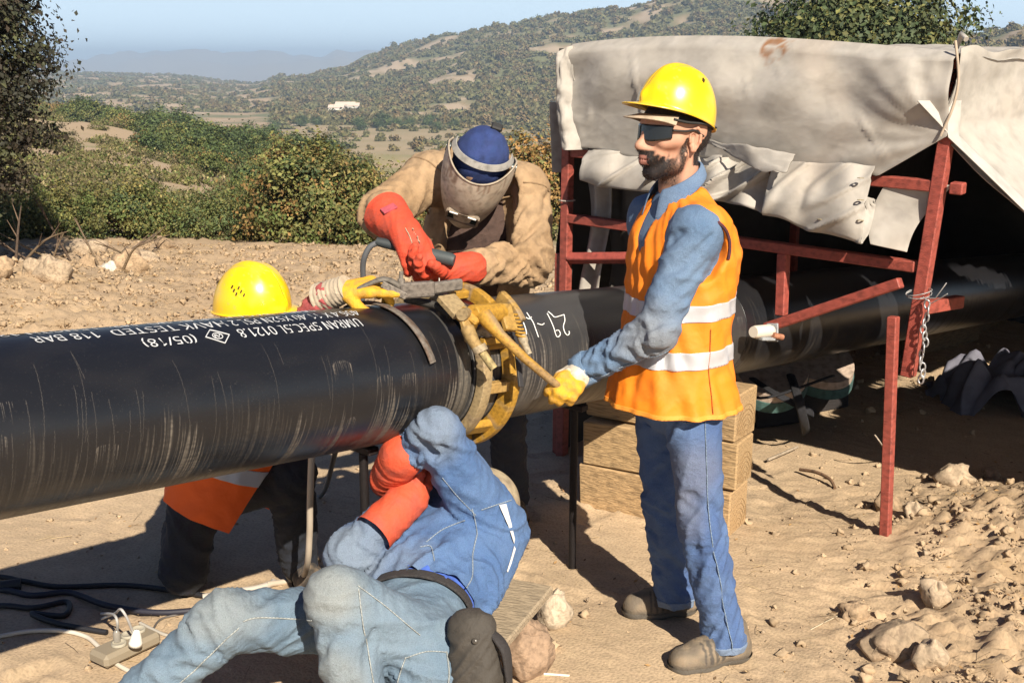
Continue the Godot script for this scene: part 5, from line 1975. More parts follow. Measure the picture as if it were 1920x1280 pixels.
# a head with a face: local axes x to its left, y up, z out of the face; origin between the ears
func head_geo(k: float, col: Color, cell := 0.0034) -> Geo:
	var b := [
		[Vector3(0, 0.028, -0.028), Vector3(0, 0.034, 0.022), 0.079, 0.076], [Vector3(0, -0.02, 0.015), Vector3(0, -0.055, 0.04), 0.062, 0.045],
		[Vector3(0, -0.064, 0.048), Vector3(0, -0.094, 0.060), 0.034, 0.022], [Vector3(0, 0.03, 0.05), Vector3(0, -0.03, 0.062), 0.050, 0.036],
		[Vector3(0, -0.06, -0.02), Vector3(0, -0.20, -0.045), 0.056, 0.060],
	]
	for s in [-1.0, 1.0]:
		b.append_array([
			[Vector3(0.056 * s, -0.04, 0.005), Vector3(0.050 * s, -0.070, 0.018), 0.018, 0.017], [Vector3(0.050 * s, -0.070, 0.018), Vector3(0.014 * s, -0.100, 0.064), 0.017, 0.016],
			[Vector3(0.044 * s, -0.012, 0.062), Vector3(0.058 * s, -0.004, 0.03), 0.020, 0.020], [Vector3(0.014 * s, 0.026, 0.087), Vector3(0.042 * s, 0.026, 0.072), 0.011, 0.012],
			[Vector3(0.031 * s, 0.008, 0.074), Vector3(0.033 * s, 0.008, 0.074), 0.0125, 0.0125],
			[Vector3(0.013 * s, -0.034, 0.094), Vector3(0.011 * s, -0.033, 0.099), 0.0075, 0.007], [Vector3(0.020 * s, -0.055, 0.076), Vector3(0.03 * s, -0.045, 0.066), 0.012, 0.014],
		])
	b.append([Vector3(0, 0.018, 0.088), Vector3(0, -0.026, 0.112), 0.0080, 0.0090])
	b.append([Vector3(0, -0.026, 0.112), Vector3(0, -0.037, 0.096), 0.0085, 0.008])
	b.append([Vector3(-0.018, -0.059, 0.089), Vector3(0, -0.0555, 0.0965), 0.0050, 0.0058])
	b.append([Vector3(0.018, -0.059, 0.089), Vector3(0, -0.0555, 0.0965), 0.0050, 0.0058])
	b.append([Vector3(-0.016, -0.0685, 0.087), Vector3(0, -0.0705, 0.094), 0.0055, 0.0066])
	b.append([Vector3(0.016, -0.0685, 0.087), Vector3(0, -0.0705, 0.094), 0.0055, 0.0066])
	for q in b:
		q[0] *= k
		q[1] *= k
		q[2] *= k
		q[3] *= k
	b.append([Vector3(-0.022, -0.0635, 0.094) * k, Vector3(0, -0.0630, 0.1045) * k, 0.0018 * k, 0.002 * k, NO, 1.0, 1, 0.003])
	b.append([Vector3(0.022, -0.0635, 0.094) * k, Vector3(0, -0.0630, 0.1045) * k, 0.0018 * k, 0.002 * k, NO, 1.0, 1, 0.003])
	var g := sdf(b, cell, 0.016 * k, col)
	for s in [-1.0, 1.0]:
		# ears: a rolled rim round a hollow, and the lobe
		var e := []
		var rim := [[0.020, 0.006], [0.026, 0.018], [0.020, 0.029], [0.006, 0.033], [-0.008, 0.027], [-0.013, 0.012], [-0.012, -0.004], [-0.004, -0.018], [0.006, -0.028], [0.014, -0.024], [0.016, -0.012]]
		for j in rim.size() - 1:
			var fl := 0.010 if j > 2 and j < 7 else 0.004
			e.append([Vector3((0.074 + fl) * s, rim[j][1], -0.014 - rim[j][0] * -0.62 - 0.008) * k, Vector3((0.074 + (0.010 if j > 1 and j < 6 else 0.004)) * s, rim[j + 1][1], -0.014 + rim[j + 1][0] * 0.62 - 0.008) * k, 0.0042 * k, 0.0042 * k])
		e.append([Vector3(0.075 * s, 0.012, -0.016) * k, Vector3(0.074 * s, -0.012, -0.014) * k, 0.019 * k, 0.013 * k, Vector3(1, 0, 0), 0.36])
		e.append([Vector3(0.076 * s, -0.022, -0.014) * k, Vector3(0.077 * s, -0.028, -0.012) * k, 0.0065 * k, 0.006 * k])
		e.append([Vector3(0.078 * s, 0.002, -0.003) * k, Vector3(0.077 * s, -0.006, -0.003) * k, 0.005 * k, 0.005 * k])
		e.append([Vector3(0.082 * s, 0.010, -0.010) * k, Vector3(0.083 * s, -0.008, -0.010) * k, 0.0075 * k, 0.006 * k, NO, 1.0, 1, 0.004])
		g.join(sdf(e, 0.0022, 0.004, col))
	return g


# hard hat: local axes as for the head, origin on the rim plane under the crown
func hard_hat(parent: Node3D, xf: Transform3D, k: float, vents: bool, col: Color) -> Node3D:
	var g := Geo.new()
	var hat := Node3D.new()
	hat.name = "hard_hat"
	parent.add_child(hat, true)
	sheet(g, func(u: float, v: float) -> Vector3:
		var ph := u * TAU
		var c := cos(ph)
		var s := sin(ph)
		var p := Vector3.ZERO
		var rear := (1.0 - c) * 0.5
		if v < 0.16:
			var q := v / 0.16
			var out := (1.0 - q) * (0.010 + 0.046 * pow(maxf(0.0, c), 2.2))
			p = Vector3(s * (0.116 + out * 0.8), -0.030 * rear * rear - (1.0 - q) * (0.004 + 0.010 * pow(maxf(0.0, c), 2.0)), c * (0.138 + out))
		else:
			var w := (v - 0.16) / 0.84
			var rho := pow(cos(w * PI * 0.5), 0.82)
			var hgt := sin(w * PI * 0.5)
			p = Vector3(s * 0.116 * rho, lerpf(-0.030 * rear * rear, 0.0, w) + hgt * 0.146, c * 0.138 * rho)
			var ridge := exp(-pow(p.x / 0.020, 2.0)) * smoothstep(0.35, 0.7, w)
			var side := exp(-pow((absf(p.x) - 0.047) / 0.010, 2.0)) * smoothstep(0.4, 0.75, w)
			p += Vector3(0, 1, 0) * (0.007 * ridge + 0.004 * side) + Vector3(0, 0, 0.010) * exp(-pow(p.x / 0.014, 2.0)) * exp(-pow((w - 0.12) / 0.10, 2.0)) * (1.0 if c > 0.0 else 0.0)
		return xf * (p * k)
	, 96, 40, 0.004, func(p: Vector3) -> Color:
		var q := (xf.affine_inverse() * p) / k
		var n := noise.get_noise_3dv(p * 13.0)
		var n2 := noise.get_noise_3dv(Vector3(p.x * 90.0, p.y * 30.0, p.z * 90.0))
		var dust := 0.22 * smoothstep(0.2, 0.7, n) + 0.25 * smoothstep(0.03, -0.02, q.y) * (0.6 + n) + (0.35 if n2 > 0.62 else 0.0)
		return col.lerp(Color(0.46, 0.33, 0.13), clampf(dust, 0.0, 0.6)))
	obj("shell", g, M.plastic, hat)
	for s in [-1.0, 1.0]:
		for j in (6 if vents else 2):
			g = Geo.new()
			var ph: float = s * ((1.20 + 0.09 * (j % 3) + 0.22 * (j / 3)) if vents else 1.75 + 0.05 * j)
			var w := (0.30 + 0.05 * (j % 3)) if vents else 0.52 + 0.04 * j
			var rho := pow(cos(w * PI * 0.5), 0.82)
			var p := Vector3(sin(ph) * 0.117 * rho, sin(w * PI * 0.5) * 0.147, cos(ph) * 0.139 * rho) * k
			var out := Vector3(p.x / 0.0134, p.y / 0.021, p.z / 0.019).normalized()
			box(g, xf * along(p - out * 0.001, p + out * 0.001, Vector3(0.3, 1, 0.2)), Vector3(0.0045, 0.010, 0.003), 0.0, Color(0.03, 0.025, 0.005))
			obj("vent_slot", g, M.rubber, hat)
	return hat


func limb(a: Vector3, b: Vector3, ra: float, rb: float, axis := Vector3.ZERO, wide := 1.0) -> Array:
	return [a, b, ra, rb, axis, wide]


# soft grooves that cloth folds make round a limb: subtractive capsules laid across it, between t0 and t1 of the bone
func creases(seed_: int, a: Vector3, e: Vector3, ra: float, rb: float, n: int, t0: float, t1: float, face: Vector3, deep: float, lean := 0.0) -> Array:
	var rr := RandomNumberGenerator.new()
	rr.seed = seed_
	var ax := (e - a).normalized()
	var f := (face - ax * face.dot(ax)).normalized()
	var g := ax.cross(f)
	var out := []
	for k in n:
		var t := lerpf(t0, t1, (k + rr.randf_range(0.1, 0.9)) / n)
		var mid := rr.randf_range(-0.95, 0.95)
		var span := rr.randf_range(0.35, 0.85)
		var drift := lean * 0.05 + rr.randf_range(-0.035, 0.035)
		var d := deep * rr.randf_range(0.55, 1.15)
		var pts := []
		for j in 4:
			var u := j / 3.0 - 0.5
			var ang := mid + span * 2.0 * u
			var r := lerpf(ra, rb, t) * 1.02 + 0.003
			pts.append(a.lerp(e, t) + ax * (drift * 2.0 * u + 0.012 * (u * u * 4.0 - 0.5) * (1.0 if k % 2 == 0 else -1.0)) + (f * cos(ang) + g * sin(ang)) * r)
		var w := [0.25, 1.0, 0.9, 0.2]
		for j in 3:
			out.append([pts[j], pts[j + 1], d * w[j], d * w[j + 1], NO, 1.0, 1, 0.016])
	return out


func denim(base: Color, fade: Color, dust: Color, spots: Array) -> Callable:
	return func(p: Vector3) -> Color:
		var n := noise.get_noise_3dv(p * 6.0)
		var n2 := noise.get_noise_3dv(p * 19.0 + Vector3(4, 4, 4))
		var c := base.lerp(fade, clampf(0.28 + n * 0.35 + n2 * 0.16, 0.0, 1.0))
		for s in spots:
			var d: float = (p - (s[0] as Vector3)).length() / float(s[1])
			c = c.lerp(fade if s[2] == 0 else dust, float(s[3]) * (1.0 - smoothstep(0.3, 1.0, d + 0.25 * n)))
		return c


# a line of stitches laid over cloth
func stitches(g: Geo, path: Array, col: Color, gap := 0.011) -> void:
	if path.size() < 2:
		return
	var c := curve(path, 10)
	tube(g, c, 0.0026, 5, col * 0.6, true, 0.6)
	var run := 0.0
	var next := 0.0
	for k in c.size() - 1:
		var l: float = (c[k] as Vector3).distance_to(c[k + 1])
		while next < run + l:
			var t := (next - run) / l
			var p: Vector3 = (c[k] as Vector3).lerp(c[k + 1], t)
			var d: Vector3 = ((c[k + 1] as Vector3) - c[k]).normalized()
			tube(g, [p - d * gap * 0.30 + Vector3(0, 0.0015, 0.0018), p + d * gap * 0.30 + Vector3(0, 0.0015, 0.0018)], 0.0013, 4, col * 0.9)
			next += gap
		run += l


# the point of a body where a ray from outside first meets it
func touch(g: Geo, from: Vector3, dir: Vector3) -> Vector3:
	var best := 1e9
	dir = dir.normalized()
	for k in range(0, g.i.size(), 3):
		var a := g.v[g.i[k]]
		if (a - from).cross(dir).length_squared() > 0.0016:
			continue
		var h = Geometry3D.ray_intersects_triangle(from, dir, a, g.v[g.i[k + 1]], g.v[g.i[k + 2]])
		if h != null:
			best = minf(best, from.distance_to(h))
	return from + dir * best if best < 1e8 else from


func touch_path(g: Geo, pts: Array, dir: Vector3, lift := 0.001) -> Array:
	var out := []
	for p in pts:
		var q := touch(g, (p as Vector3) - dir * 0.5, dir)
		if q.distance_to((p as Vector3) - dir * 0.5) > 0.01:
			out.append(q - dir * lift)
	return out


func boot(parent: Node3D, heel: Vector3, toe: Vector3, ankle: Vector3, col: Color) -> void:
	var d := (toe - heel)
	d.y = 0.0
	d = d.normalized()
	var l := heel.distance_to(toe)
	var up := Vector3.UP
	var w := up.cross(d)
	var h := Vector3(heel.x, 0.0, heel.z)
	var b := [
		[h + d * 0.045 + up * 0.05, h + d * 0.06 + up * 0.115, 0.043, 0.043], [h + d * 0.05 + up * 0.045, h + d * l * 0.62 + up * 0.04, 0.042, 0.047], [h + d * l * 0.6 + up * 0.038, h + d * (l - 0.052) + up * 0.036, 0.048, 0.046],
		[h + d * 0.07 + up * 0.10, h + d * l * 0.6 + up * 0.055, 0.035, 0.035],
	]
	var g := sdf(b, 0.0065, 0.03, col)
	var sole := copy_of(g)
	g = clip(g, -up, -0.022)
	paint(g, func(p: Vector3) -> Color:
		var n := noise.get_noise_3dv(p * 24.0)
		var c := col.lerp(Color(0.30, 0.225, 0.15), clampf(0.3 + n * 0.6, 0.0, 0.7))
		var s := (p - h).dot(d) / l
		var lat := absf((p - h).dot(w))
		if s > 0.40 and s < 0.66 and p.y > 0.036 and absf(fmod(s * 13.0, 1.0) - 0.5) < 0.30 and lat > 0.012:
			c = c.lerp(Color(0.05, 0.047, 0.045), 0.8)
		if p.y < 0.040:
			c = c.lerp(Color(0.12, 0.10, 0.08), 0.5)
		return c)
	var sh := Node3D.new()
	sh.name = "work_shoe"
	parent.add_child(sh, true)
	obj("upper", g, M.leather, sh)
	sole = clip(grow(sole, 0.005), up, 0.030)
	for k in sole.v.size():
		sole.v[k].y = maxf(sole.v[k].y, 0.002)
		sole.c[k] = Color(0.13, 0.12, 0.105)
	obj("sole", sole, M.leather, sh)
	g = Geo.new()
	for j in 3:
		var s := l * (0.46 + 0.07 * j)
		var y := 0.105 - 0.012 * j
		tube(g, curve([h + d * s + w * 0.044 + up * (y - 0.03), h + d * (s + 0.004) + w * 0.02 + up * (y - 0.004), h + d * (s + 0.004) - w * 0.02 + up * (y - 0.004), h + d * s - w * 0.044 + up * (y - 0.03)], 4), 0.005, 6, Color(0.12, 0.10, 0.08))
	obj("strap", g, M.cloth, sh)


func slim_body(bones: Array, col: Color) -> Geo:
	var b := []
	for q in bones:
		b.append([q[0], q[1], q[2] * 0.62, q[3] * 0.62])
	return sdf(b, 0.022, 0.03, col)


func make_stander() -> void:
	var hip_n := Vector3(0.553, 0.89, -3.50)
	var hip_f := Vector3(0.482, 0.89, -3.67)
	var knee_n := Vector3(0.585, 0.475, -3.41)
	var knee_f := Vector3(0.502, 0.46, -3.69)
	var ank_n := Vector3(0.668, 0.095, -3.40)
	var ank_f := Vector3(0.553, 0.095, -3.71)
	var sh_n := Vector3(0.548, 1.365, -3.462)
	var sh_f := Vector3(0.452, 1.365, -3.775)
	var el_n := Vector3(0.428, 1.085, -3.385)
	var wr_n := Vector3(0.225, 0.935, -3.49)
	var el_f := Vector3(0.47, 1.09, -3.87)
	var wr_f := Vector3(0.455, 0.86, -3.86)
	var fwd := Vector3(-0.93, 0, 0.37)
	var side := Vector3(0.37, 0, 0.93)
	var neck := Vector3(0.510, 1.475, -3.63)
	var chest := Vector3(0.517, 1.27, -3.61)
	var waist := Vector3(0.512, 1.0, -3.60)
	var hips := Vector3(0.518, 0.86, -3.59)
	var o := thing("person", "standing worker in orange vest, blue jeans and yellow helmet pulling the yellow clamp lever", "person", Vector3(0.55, 0, -3.55), "pipeline workers")
	# body: one skin from head to feet, most of it under the clothes
	var skin := Color(0.43, 0.235, 0.155)
	var body := slim_body([limb(neck, chest, 0.09, 0.17), limb(chest, hips, 0.17, 0.16), limb(hip_n, knee_n, 0.09, 0.06), limb(knee_n, ank_n, 0.06, 0.05), limb(hip_f, knee_f, 0.09, 0.06), limb(knee_f, ank_f, 0.06, 0.05),
		limb(sh_n, el_n, 0.06, 0.05), limb(el_n, wr_n, 0.05, 0.04), limb(sh_f, el_f, 0.06, 0.05), limb(el_f, wr_f, 0.05, 0.04)], skin)
	var hf := Vector3(-0.90, 0.085, 0.436).normalized()
	var hl := Vector3.UP.cross(hf).normalized()
	var hb := Basis(hl, hf.cross(hl), hf)
	var hk := 1.09
	var ho: Vector3 = Vector3(0.494, 1.630, -3.620)
	var hx := Transform3D(hb, ho)
	var hg := head_geo(hk, skin)
	paint(hg, func(p: Vector3) -> Color:
		var q := p / hk
		var n := noise.get_noise_3dv(p * 60.0)
		var n2 := noise.get_noise_3dv(p * 220.0)
		var c := skin.lerp(Color(0.50, 0.25, 0.17), clampf(0.4 + n * 0.5, 0.0, 1.0))
		if q.x * q.x < 0.0009 and q.y < -0.05 and q.y > -0.079 and q.z > 0.086:
			c = c.lerp(Color(0.30, 0.11, 0.09), 0.75)
		var beard := 0.0
		# chin and jaw, moustache, sideburns
		var jaw := smoothstep(-0.040, -0.062, q.y + 0.20 * maxf(0.0, 0.045 - q.z) + 0.012 * n) * smoothstep(-0.015, 0.012, q.z) * smoothstep(-0.145, -0.118, q.y + 0.1 * (0.06 - q.z))
		beard = maxf(beard, jaw * (0.66 + 0.40 * smoothstep(0.02, 0.062, q.z)))
		beard = maxf(beard, smoothstep(-0.034, -0.040, q.y) * smoothstep(0.060, 0.070, q.z) * smoothstep(-0.060, -0.054, q.y) * smoothstep(0.040, 0.032, absf(q.x)))
		beard = maxf(beard, smoothstep(0.05, 0.058, absf(q.x)) * 0.85 * smoothstep(0.028, 0.016, q.z) * smoothstep(-0.006, 0.004, q.z) * (1.0 if absf(q.x) < 0.0735 else 0.0) * smoothstep(-0.10, -0.085, q.y))
		if q.y < -0.052 and q.y > -0.077 and q.z > 0.088 and absf(q.x) < 0.021:
			beard *= 0.15
		if q.z < -0.028 and q.y > -0.07 and absf(q.x) < 0.073:
			beard = maxf(beard, smoothstep(-0.028, -0.04, q.z))
		if q.y > 0.045:
			beard = 1.0
		c = c.lerp(Color(0.010, 0.0075, 0.0065), clampf(beard * (1.1 + 0.3 * n2), 0.0, 1.0))
		return c)
	body.join(hg, hx)
	obj("body", body, M.skin, o)
	# short beard hairs
	var hair := Geo.new()
	var hn := hg.normals()
	rng.seed = 5
	for k in 5200:
		var j := rng.randi() % hg.v.size()
		if hg.c[j].r > 0.16 or hg.v[j].y / hk > 0.02:
			continue
		var p := hx * hg.v[j]
		var d := (hb * hn[j] * 0.5 + Vector3(0, -0.8, 0) + Vector3(rng.randf() - 0.5, rng.randf() - 0.5, rng.randf() - 0.5) * 0.5).normalized()
		var s := d.cross(Vector3(0.3, 0.2, 0.9)).normalized() * 0.0009
		hair.tri(p - s, p + s, p + d * 0.0042 + hb * hn[j] * 0.001, Color(0.012, 0.009, 0.008))
	var bd := obj("beard", hair, M.cloth, o)
	bd.set_meta("kind", "stuff")
	# jeans
	var jb := [
		limb(hips + Vector3(0, 0.07, 0), hips - Vector3(0, 0.05, 0), 0.115, 0.115, side, 1.42), limb(hip_n, knee_n, 0.100, 0.068), limb(knee_n.lerp(ank_n, 0.12), ank_n, 0.071, 0.062), limb(hip_f, knee_f, 0.100, 0.068), limb(knee_f.lerp(ank_f, 0.12), ank_f, 0.071, 0.062),
		limb(ank_n, ank_n + Vector3(0.004, -0.09, 0), 0.067, 0.069), limb(ank_f, ank_f + Vector3(0, -0.09, 0), 0.067, 0.069),
	]
	for q in [[21, hip_n, knee_n, 0.10, 0.068, 5, 0.0, 0.35, 0.011, 1.0], [22, hip_n, knee_n, 0.10, 0.068, 5, 0.78, 1.0, 0.012, -0.6], [23, knee_n, ank_n, 0.071, 0.062, 9, 0.05, 1.0, 0.011, 0.7], [24, hip_f, knee_f, 0.10, 0.068, 6, 0.1, 1.0, 0.011, 0.8], [25, knee_f, ank_f, 0.071, 0.062, 8, 0.05, 1.0, 0.011, -0.7]]:
		jb.append_array(creases(q[0], q[1], q[2], q[3], q[4], q[5], q[6], q[7], Vector3(-0.1, 0.25, 0.95), q[8], q[9]))
	var j := sdf(jb, 0.0075, 0.026, Color.WHITE)
	wrinkle(j, [[hip_n, knee_n, 0.09, 0.004, 0.010, 0.12, 1.1], [knee_n, ank_n + Vector3(0, -0.05, 0), 0.07, 0.008, 0.011, 0.09, 1.2], [hip_f, knee_f, 0.09, 0.004, 0.008, 0.11, -1.0], [knee_f, ank_f + Vector3(0, -0.05, 0), 0.07, 0.008, 0.008, 0.085, -1.1]])
	j = clip(clip(j, Vector3.DOWN, -0.058), Vector3.UP, 0.96)
	paint(j, denim(Color(0.060, 0.110, 0.255), Color(0.115, 0.185, 0.335), Color(0.23, 0.205, 0.17), [[knee_n + fwd * 0.07 + Vector3(0, 0.16, 0), 0.15, 1, 0.32], [knee_n + fwd * 0.07 + Vector3(-0.01, 0.02, 0.02), 0.10, 1, 0.3], [hip_n + fwd * 0.08 + Vector3(0, -0.12, 0.04), 0.12, 0, 0.6]]))
	var jeans := obj("jeans", j, M.denim, o)
	for k in j.v.size():
		j.v[k] += o.position
	var seam := Geo.new()
	var line := []
	for p in [hip_n + Vector3(0, -0.06, 0), hip_n.lerp(knee_n, 0.5), knee_n, knee_n.lerp(ank_n, 0.5), ank_n + Vector3(0, -0.02, 0)]:
		line.append(p)
	stitches(seam, touch_path(j, curve(line, 5), Vector3(-0.25, 0, -0.97)), Color(0.26, 0.34, 0.45))
	obj("seam", seam, M.cloth, jeans)
	for q in [[ank_n, 0.0], [ank_f, 0.0]]:
		var c := slab(copy_of(clip(j, Vector3(0, 0, -1 if q[0] == ank_n else 1), 3.56 if q[0] == ank_n else -3.56)), Vector3.UP, 0.058, 0.082)
		obj("cuff_hem", patch(c, 0.003, Color(0.17, 0.23, 0.34)), M.denim, jeans)
	var pocket := Geo.new()
	stitches(pocket, touch_path(j, curve([hip_n + fwd * 0.10 + Vector3(0, -0.03, 0.02), hip_n + fwd * 0.05 + Vector3(0, -0.095, 0.03), hip_n + Vector3(0.03, -0.075, 0.03)], 6), Vector3(-0.25, 0, -0.97)), Color(0.25, 0.32, 0.42), 0.008)
	obj("pocket_stitching", pocket, M.cloth, jeans)
	boot(o, Vector3(0.758, 0, -3.425), Vector3(0.487, 0, -3.318), ank_n, Color(0.155, 0.125, 0.092))
	boot(o, Vector3(0.64, 0, -3.735), Vector3(0.375, 0, -3.71), ank_f, Color(0.155, 0.125, 0.092))
	# denim shirt
	var sb := [
		limb(chest + Vector3(0, 0.03, 0), waist, 0.128, 0.118, side, 1.42), limb(waist, hips + Vector3(0, -0.06, 0), 0.118, 0.128, side, 1.42), limb(sh_n, sh_f, 0.072, 0.072), limb(neck - Vector3(0, 0.05, 0), chest, 0.07, 0.12, side, 1.3),
		limb(sh_n, el_n, 0.074, 0.062), limb(el_n, wr_n, 0.060, 0.045), limb(sh_f, el_f, 0.08, 0.062), limb(el_f, wr_f, 0.062, 0.043), limb(wr_n, wr_n + (wr_n - el_n).normalized() * 0.03, 0.042, 0.043),
	]
	for q in [[31, sh_n, el_n, 0.074, 0.062, 6, 0.12, 0.85, 0.009, 1.2], [32, sh_n, el_n, 0.074, 0.062, 4, 0.8, 1.05, 0.012, 0.4], [33, el_n, wr_n, 0.060, 0.045, 11, 0.0, 0.95, 0.011, 0.8], [34, waist, hips, 0.17, 0.17, 4, 0.6, 1.1, 0.01, 0.6]]:
		sb.append_array(creases(q[0], q[1], q[2], q[3], q[4], q[5], q[6], q[7], Vector3(-0.1, 0.25, 0.95), q[8], q[9]))
	var s := sdf(sb, 0.0072, 0.028, Color.WHITE)
	wrinkle(s, [[sh_n, el_n, 0.075, 0.005, 0.010, 0.10, 1.2], [el_n, wr_n, 0.055, 0.011, 0.008, 0.06, 1.1], [sh_f, el_f, 0.075, 0.004, 0.008, 0.10, 0.7], [el_f, wr_f, 0.055, 0.012, 0.010, 0.042, 0.6], [chest, hips, 0.16, 0.002, 0.006, 0.14, 0.1]])
	s = clip(s, Vector3.DOWN, -0.775)
	paint(s, denim(Color(0.090, 0.155, 0.265), Color(0.155, 0.225, 0.335), Color(0.30, 0.27, 0.22), [[el_n + Vector3(-0.02, -0.02, 0.06), 0.17, 1, 0.45], [sh_n + Vector3(-0.05, -0.1, 0.06), 0.13, 0, 0.5]]))
	var shirt := obj("denim_shirt", s, M.denim, o)
	for k in s.v.size():
		s.v[k] += o.position
	var cf := slab(copy_of(s), (wr_n - el_n).normalized(), (wr_n - el_n).normalized().dot(wr_n) - 0.02, (wr_n - el_n).normalized().dot(wr_n) + 0.03)
	cf = clip(clip(cf, Vector3.RIGHT, 0.34), Vector3(0, 0, -1), 3.62)
	obj("cuff", patch(cf, 0.003, Color(0.12, 0.19, 0.30)), M.denim, shirt)
	var st := Geo.new()
	stitches(st, touch_path(s, curve([el_n + Vector3(0.03, -0.055, 0.02), el_n.lerp(wr_n, 0.5) + Vector3(0.02, -0.035, 0.02), wr_n + Vector3(0.0, -0.03, 0.02)], 6), Vector3(-0.1, 0.25, -0.96)), Color(0.30, 0.37, 0.46), 0.009)
	obj("seam", st, M.cloth, shirt)
	# collar: two leaves round the neck, open in front
	for leaf in [1.0, -1.0]:
		var c := Geo.new()
		sheet(c, func(u: float, v: float) -> Vector3:
			var ph: float = leaf * lerpf(PI, 0.42, u)
			var rr := lerpf(0.066, 0.082 + 0.012 * u, v)
			var tip := smoothstep(0.75, 1.0, u) * v
			return neck + Vector3(0, 0.012, 0) + (side * sin(ph) + fwd * cos(ph)) * rr * (1.0 + 0.12 * u) + Vector3(0, lerpf(0.040 - 0.020 * u, -0.004 - 0.022 * u - 0.020 * tip, v) + 0.008 * sin(PI * v) - 0.032 * cos(ph) * (1.0 + 0.6 * v), 0)
		, 22, 7, 0.004, denim(Color(0.10, 0.165, 0.28), Color(0.19, 0.26, 0.37), Color(0.3, 0.3, 0.3), []))
		obj("collar", c, M.denim, shirt)
	# hi-vis vest
	var orange := Color(0.80, 0.205, 0.006)
	var hem := hips + Vector3(0.0, -0.075, 0)
	var back := -fwd * 0.018
	var vb := [
		limb(chest + back + Vector3(0, 0.02, 0), waist + Vector3(0, 0.02, 0), 0.158, 0.154, side, 1.34), limb(waist + Vector3(0, 0.02, 0), hem + fwd * 0.012, 0.156, 0.208, side, 1.18), limb(sh_n + back * 1.6 - side * 0.02, sh_f + back * 1.6 + side * 0.02, 0.092, 0.092), limb(neck - Vector3(0, 0.055, 0) + back, chest + back, 0.085, 0.145, side, 1.35),
		[sh_n + side * 0.035 + Vector3(-0.016, -0.04, 0.0), sh_n + side * 0.2 + Vector3(-0.05, -0.10, 0.0), 0.086, 0.092, NO, 1.0, 1, 0.012], [sh_f - side * 0.02 + Vector3(0, -0.03, 0), sh_f - side * 0.2 + Vector3(0, -0.10, 0), 0.098, 0.10, NO, 1.0, 1, 0.012],
		[neck + Vector3(0, 0.09, 0), neck + Vector3(0, -0.03, 0), 0.078, 0.070, NO, 1.0, 1, 0.012], [neck + fwd * 0.10, chest + fwd * 0.20 + Vector3(0, -0.06, 0), 0.060, 0.022, NO, 1.0, 1, 0.012],
	]
	var v := sdf(vb, 0.0085, 0.03, orange)
	wrinkle(v, [[chest + Vector3(0, 0.12, 0), hem, 0.16, 0.003, 0.004, 0.16, 0.3]], 0.003)
	# long soft folds that fall from the chest to the hem
	var vn := v.normals()
	for k in v.v.size():
		var p := v.v[k] - waist
		var ph := atan2(p.dot(side), p.dot(fwd))
		var low := smoothstep(1.25, 0.8, v.v[k].y)
		v.v[k] += vn[k] * (0.010 * low * noise.get_noise_2d(ph * 2.6, p.y * 1.6) + 0.006 * noise.get_noise_2d(ph * 1.6 + 9.0, p.y * 5.0 + ph * 3.0))
	v = clip(v, Vector3.DOWN, -0.812)
	paint(v, func(p: Vector3) -> Color:
		var n := noise.get_noise_3dv(p * 7.0)
		return orange.lerp(Color(0.62, 0.19, 0.03), clampf(0.12 + 0.3 * n, 0.0, 0.5)))
	var vest_g := copy_of(v)
	var vest := obj("hi_vis_vest", v, M.vest, o)
	for band in [[1.098, 1.148], [0.955, 1.008]]:
		var c := slab(copy_of(vest_g), Vector3(-0.05, 0.998, 0.03), band[0] - 0.128, band[1] - 0.128)
		obj("reflective_stripe", patch(c, 0.0025, Color(0.50, 0.50, 0.53)), M.reflect, vest)
	var hemb := slab(copy_of(vest_g), Vector3.UP, 0.812, 0.826)
	obj("hem", patch(hemb, 0.002, Color(0.72, 0.26, 0.03)), M.vest, vest)
	var sm := Geo.new()
	stitches(sm, touch_path(vest_g, curve([waist + side * 0.2 + Vector3(0, 0.08, 0), waist + side * 0.21 + Vector3(0, -0.05, 0), hem + side * 0.22], 6), -side), Color(0.55, 0.15, 0.02), 0.008)
	obj("side_seam", sm, M.cloth, vest)
	# dark binding of the armhole
	var lining := Geo.new()
	var pts := []
	for k in 19:
		var a := lerpf(-0.35, 2.05, k / 18.0)
		var p := sh_n + side * 0.2 + (Vector3.UP * sin(a) - fwd * cos(a)) * 0.094 + Vector3(-0.016, -0.045, 0)
		var q := touch(vest_g, p, -side)
		if q.distance_to(p) > 0.01:
			pts.append(q + side * 0.001)
	if pts.size() > 4:
		tube(lining, pts, 0.0075, 7, Color(0.07, 0.022, 0.03), true, 0.6)
		obj("armhole_binding", lining, M.cloth, vest)
	# glove on the lever
	var gw := wr_n + (wr_n - el_n).normalized() * 0.012
	var lev: Vector3 = Vector3(0.144, 0.906, -3.394)
	var gf := (lev - gw + Vector3(0.0, -0.010, 0.02)).normalized()
	var gn := Vector3(-0.10, 0.35, 0.93)
	var gl := sdf(hand_bones(gw + gf * -0.005, gf, gn, 1.0, 1.02, [0.75, 0.8, 0.85, 0.95], [0.8, 0.35, 0.6, 0.5], 1.2), 0.0036, 0.010, Color(0.66, 0.36, 0.03))
	paint(gl, func(p: Vector3) -> Color:
		var n := noise.get_noise_3dv(p * 40.0)
		var d := (p - gw).dot(gf)
		var c := Color(0.68, 0.36, 0.02).lerp(Color(0.50, 0.27, 0.05), clampf(0.3 + n, 0.0, 0.8))
		return c.lerp(Color(0.62, 0.56, 0.46), 1.0 - smoothstep(0.045, 0.062, d + 0.006 * n - 0.12 * (p.y - gw.y))))
	var glove := obj("work_glove", gl, M.leather, o)
	var gc := sdf([limb(gw - gf * 0.035, gw + gf * 0.03, 0.047, 0.040)], 0.005, 0.01, Color(0.62, 0.56, 0.46))
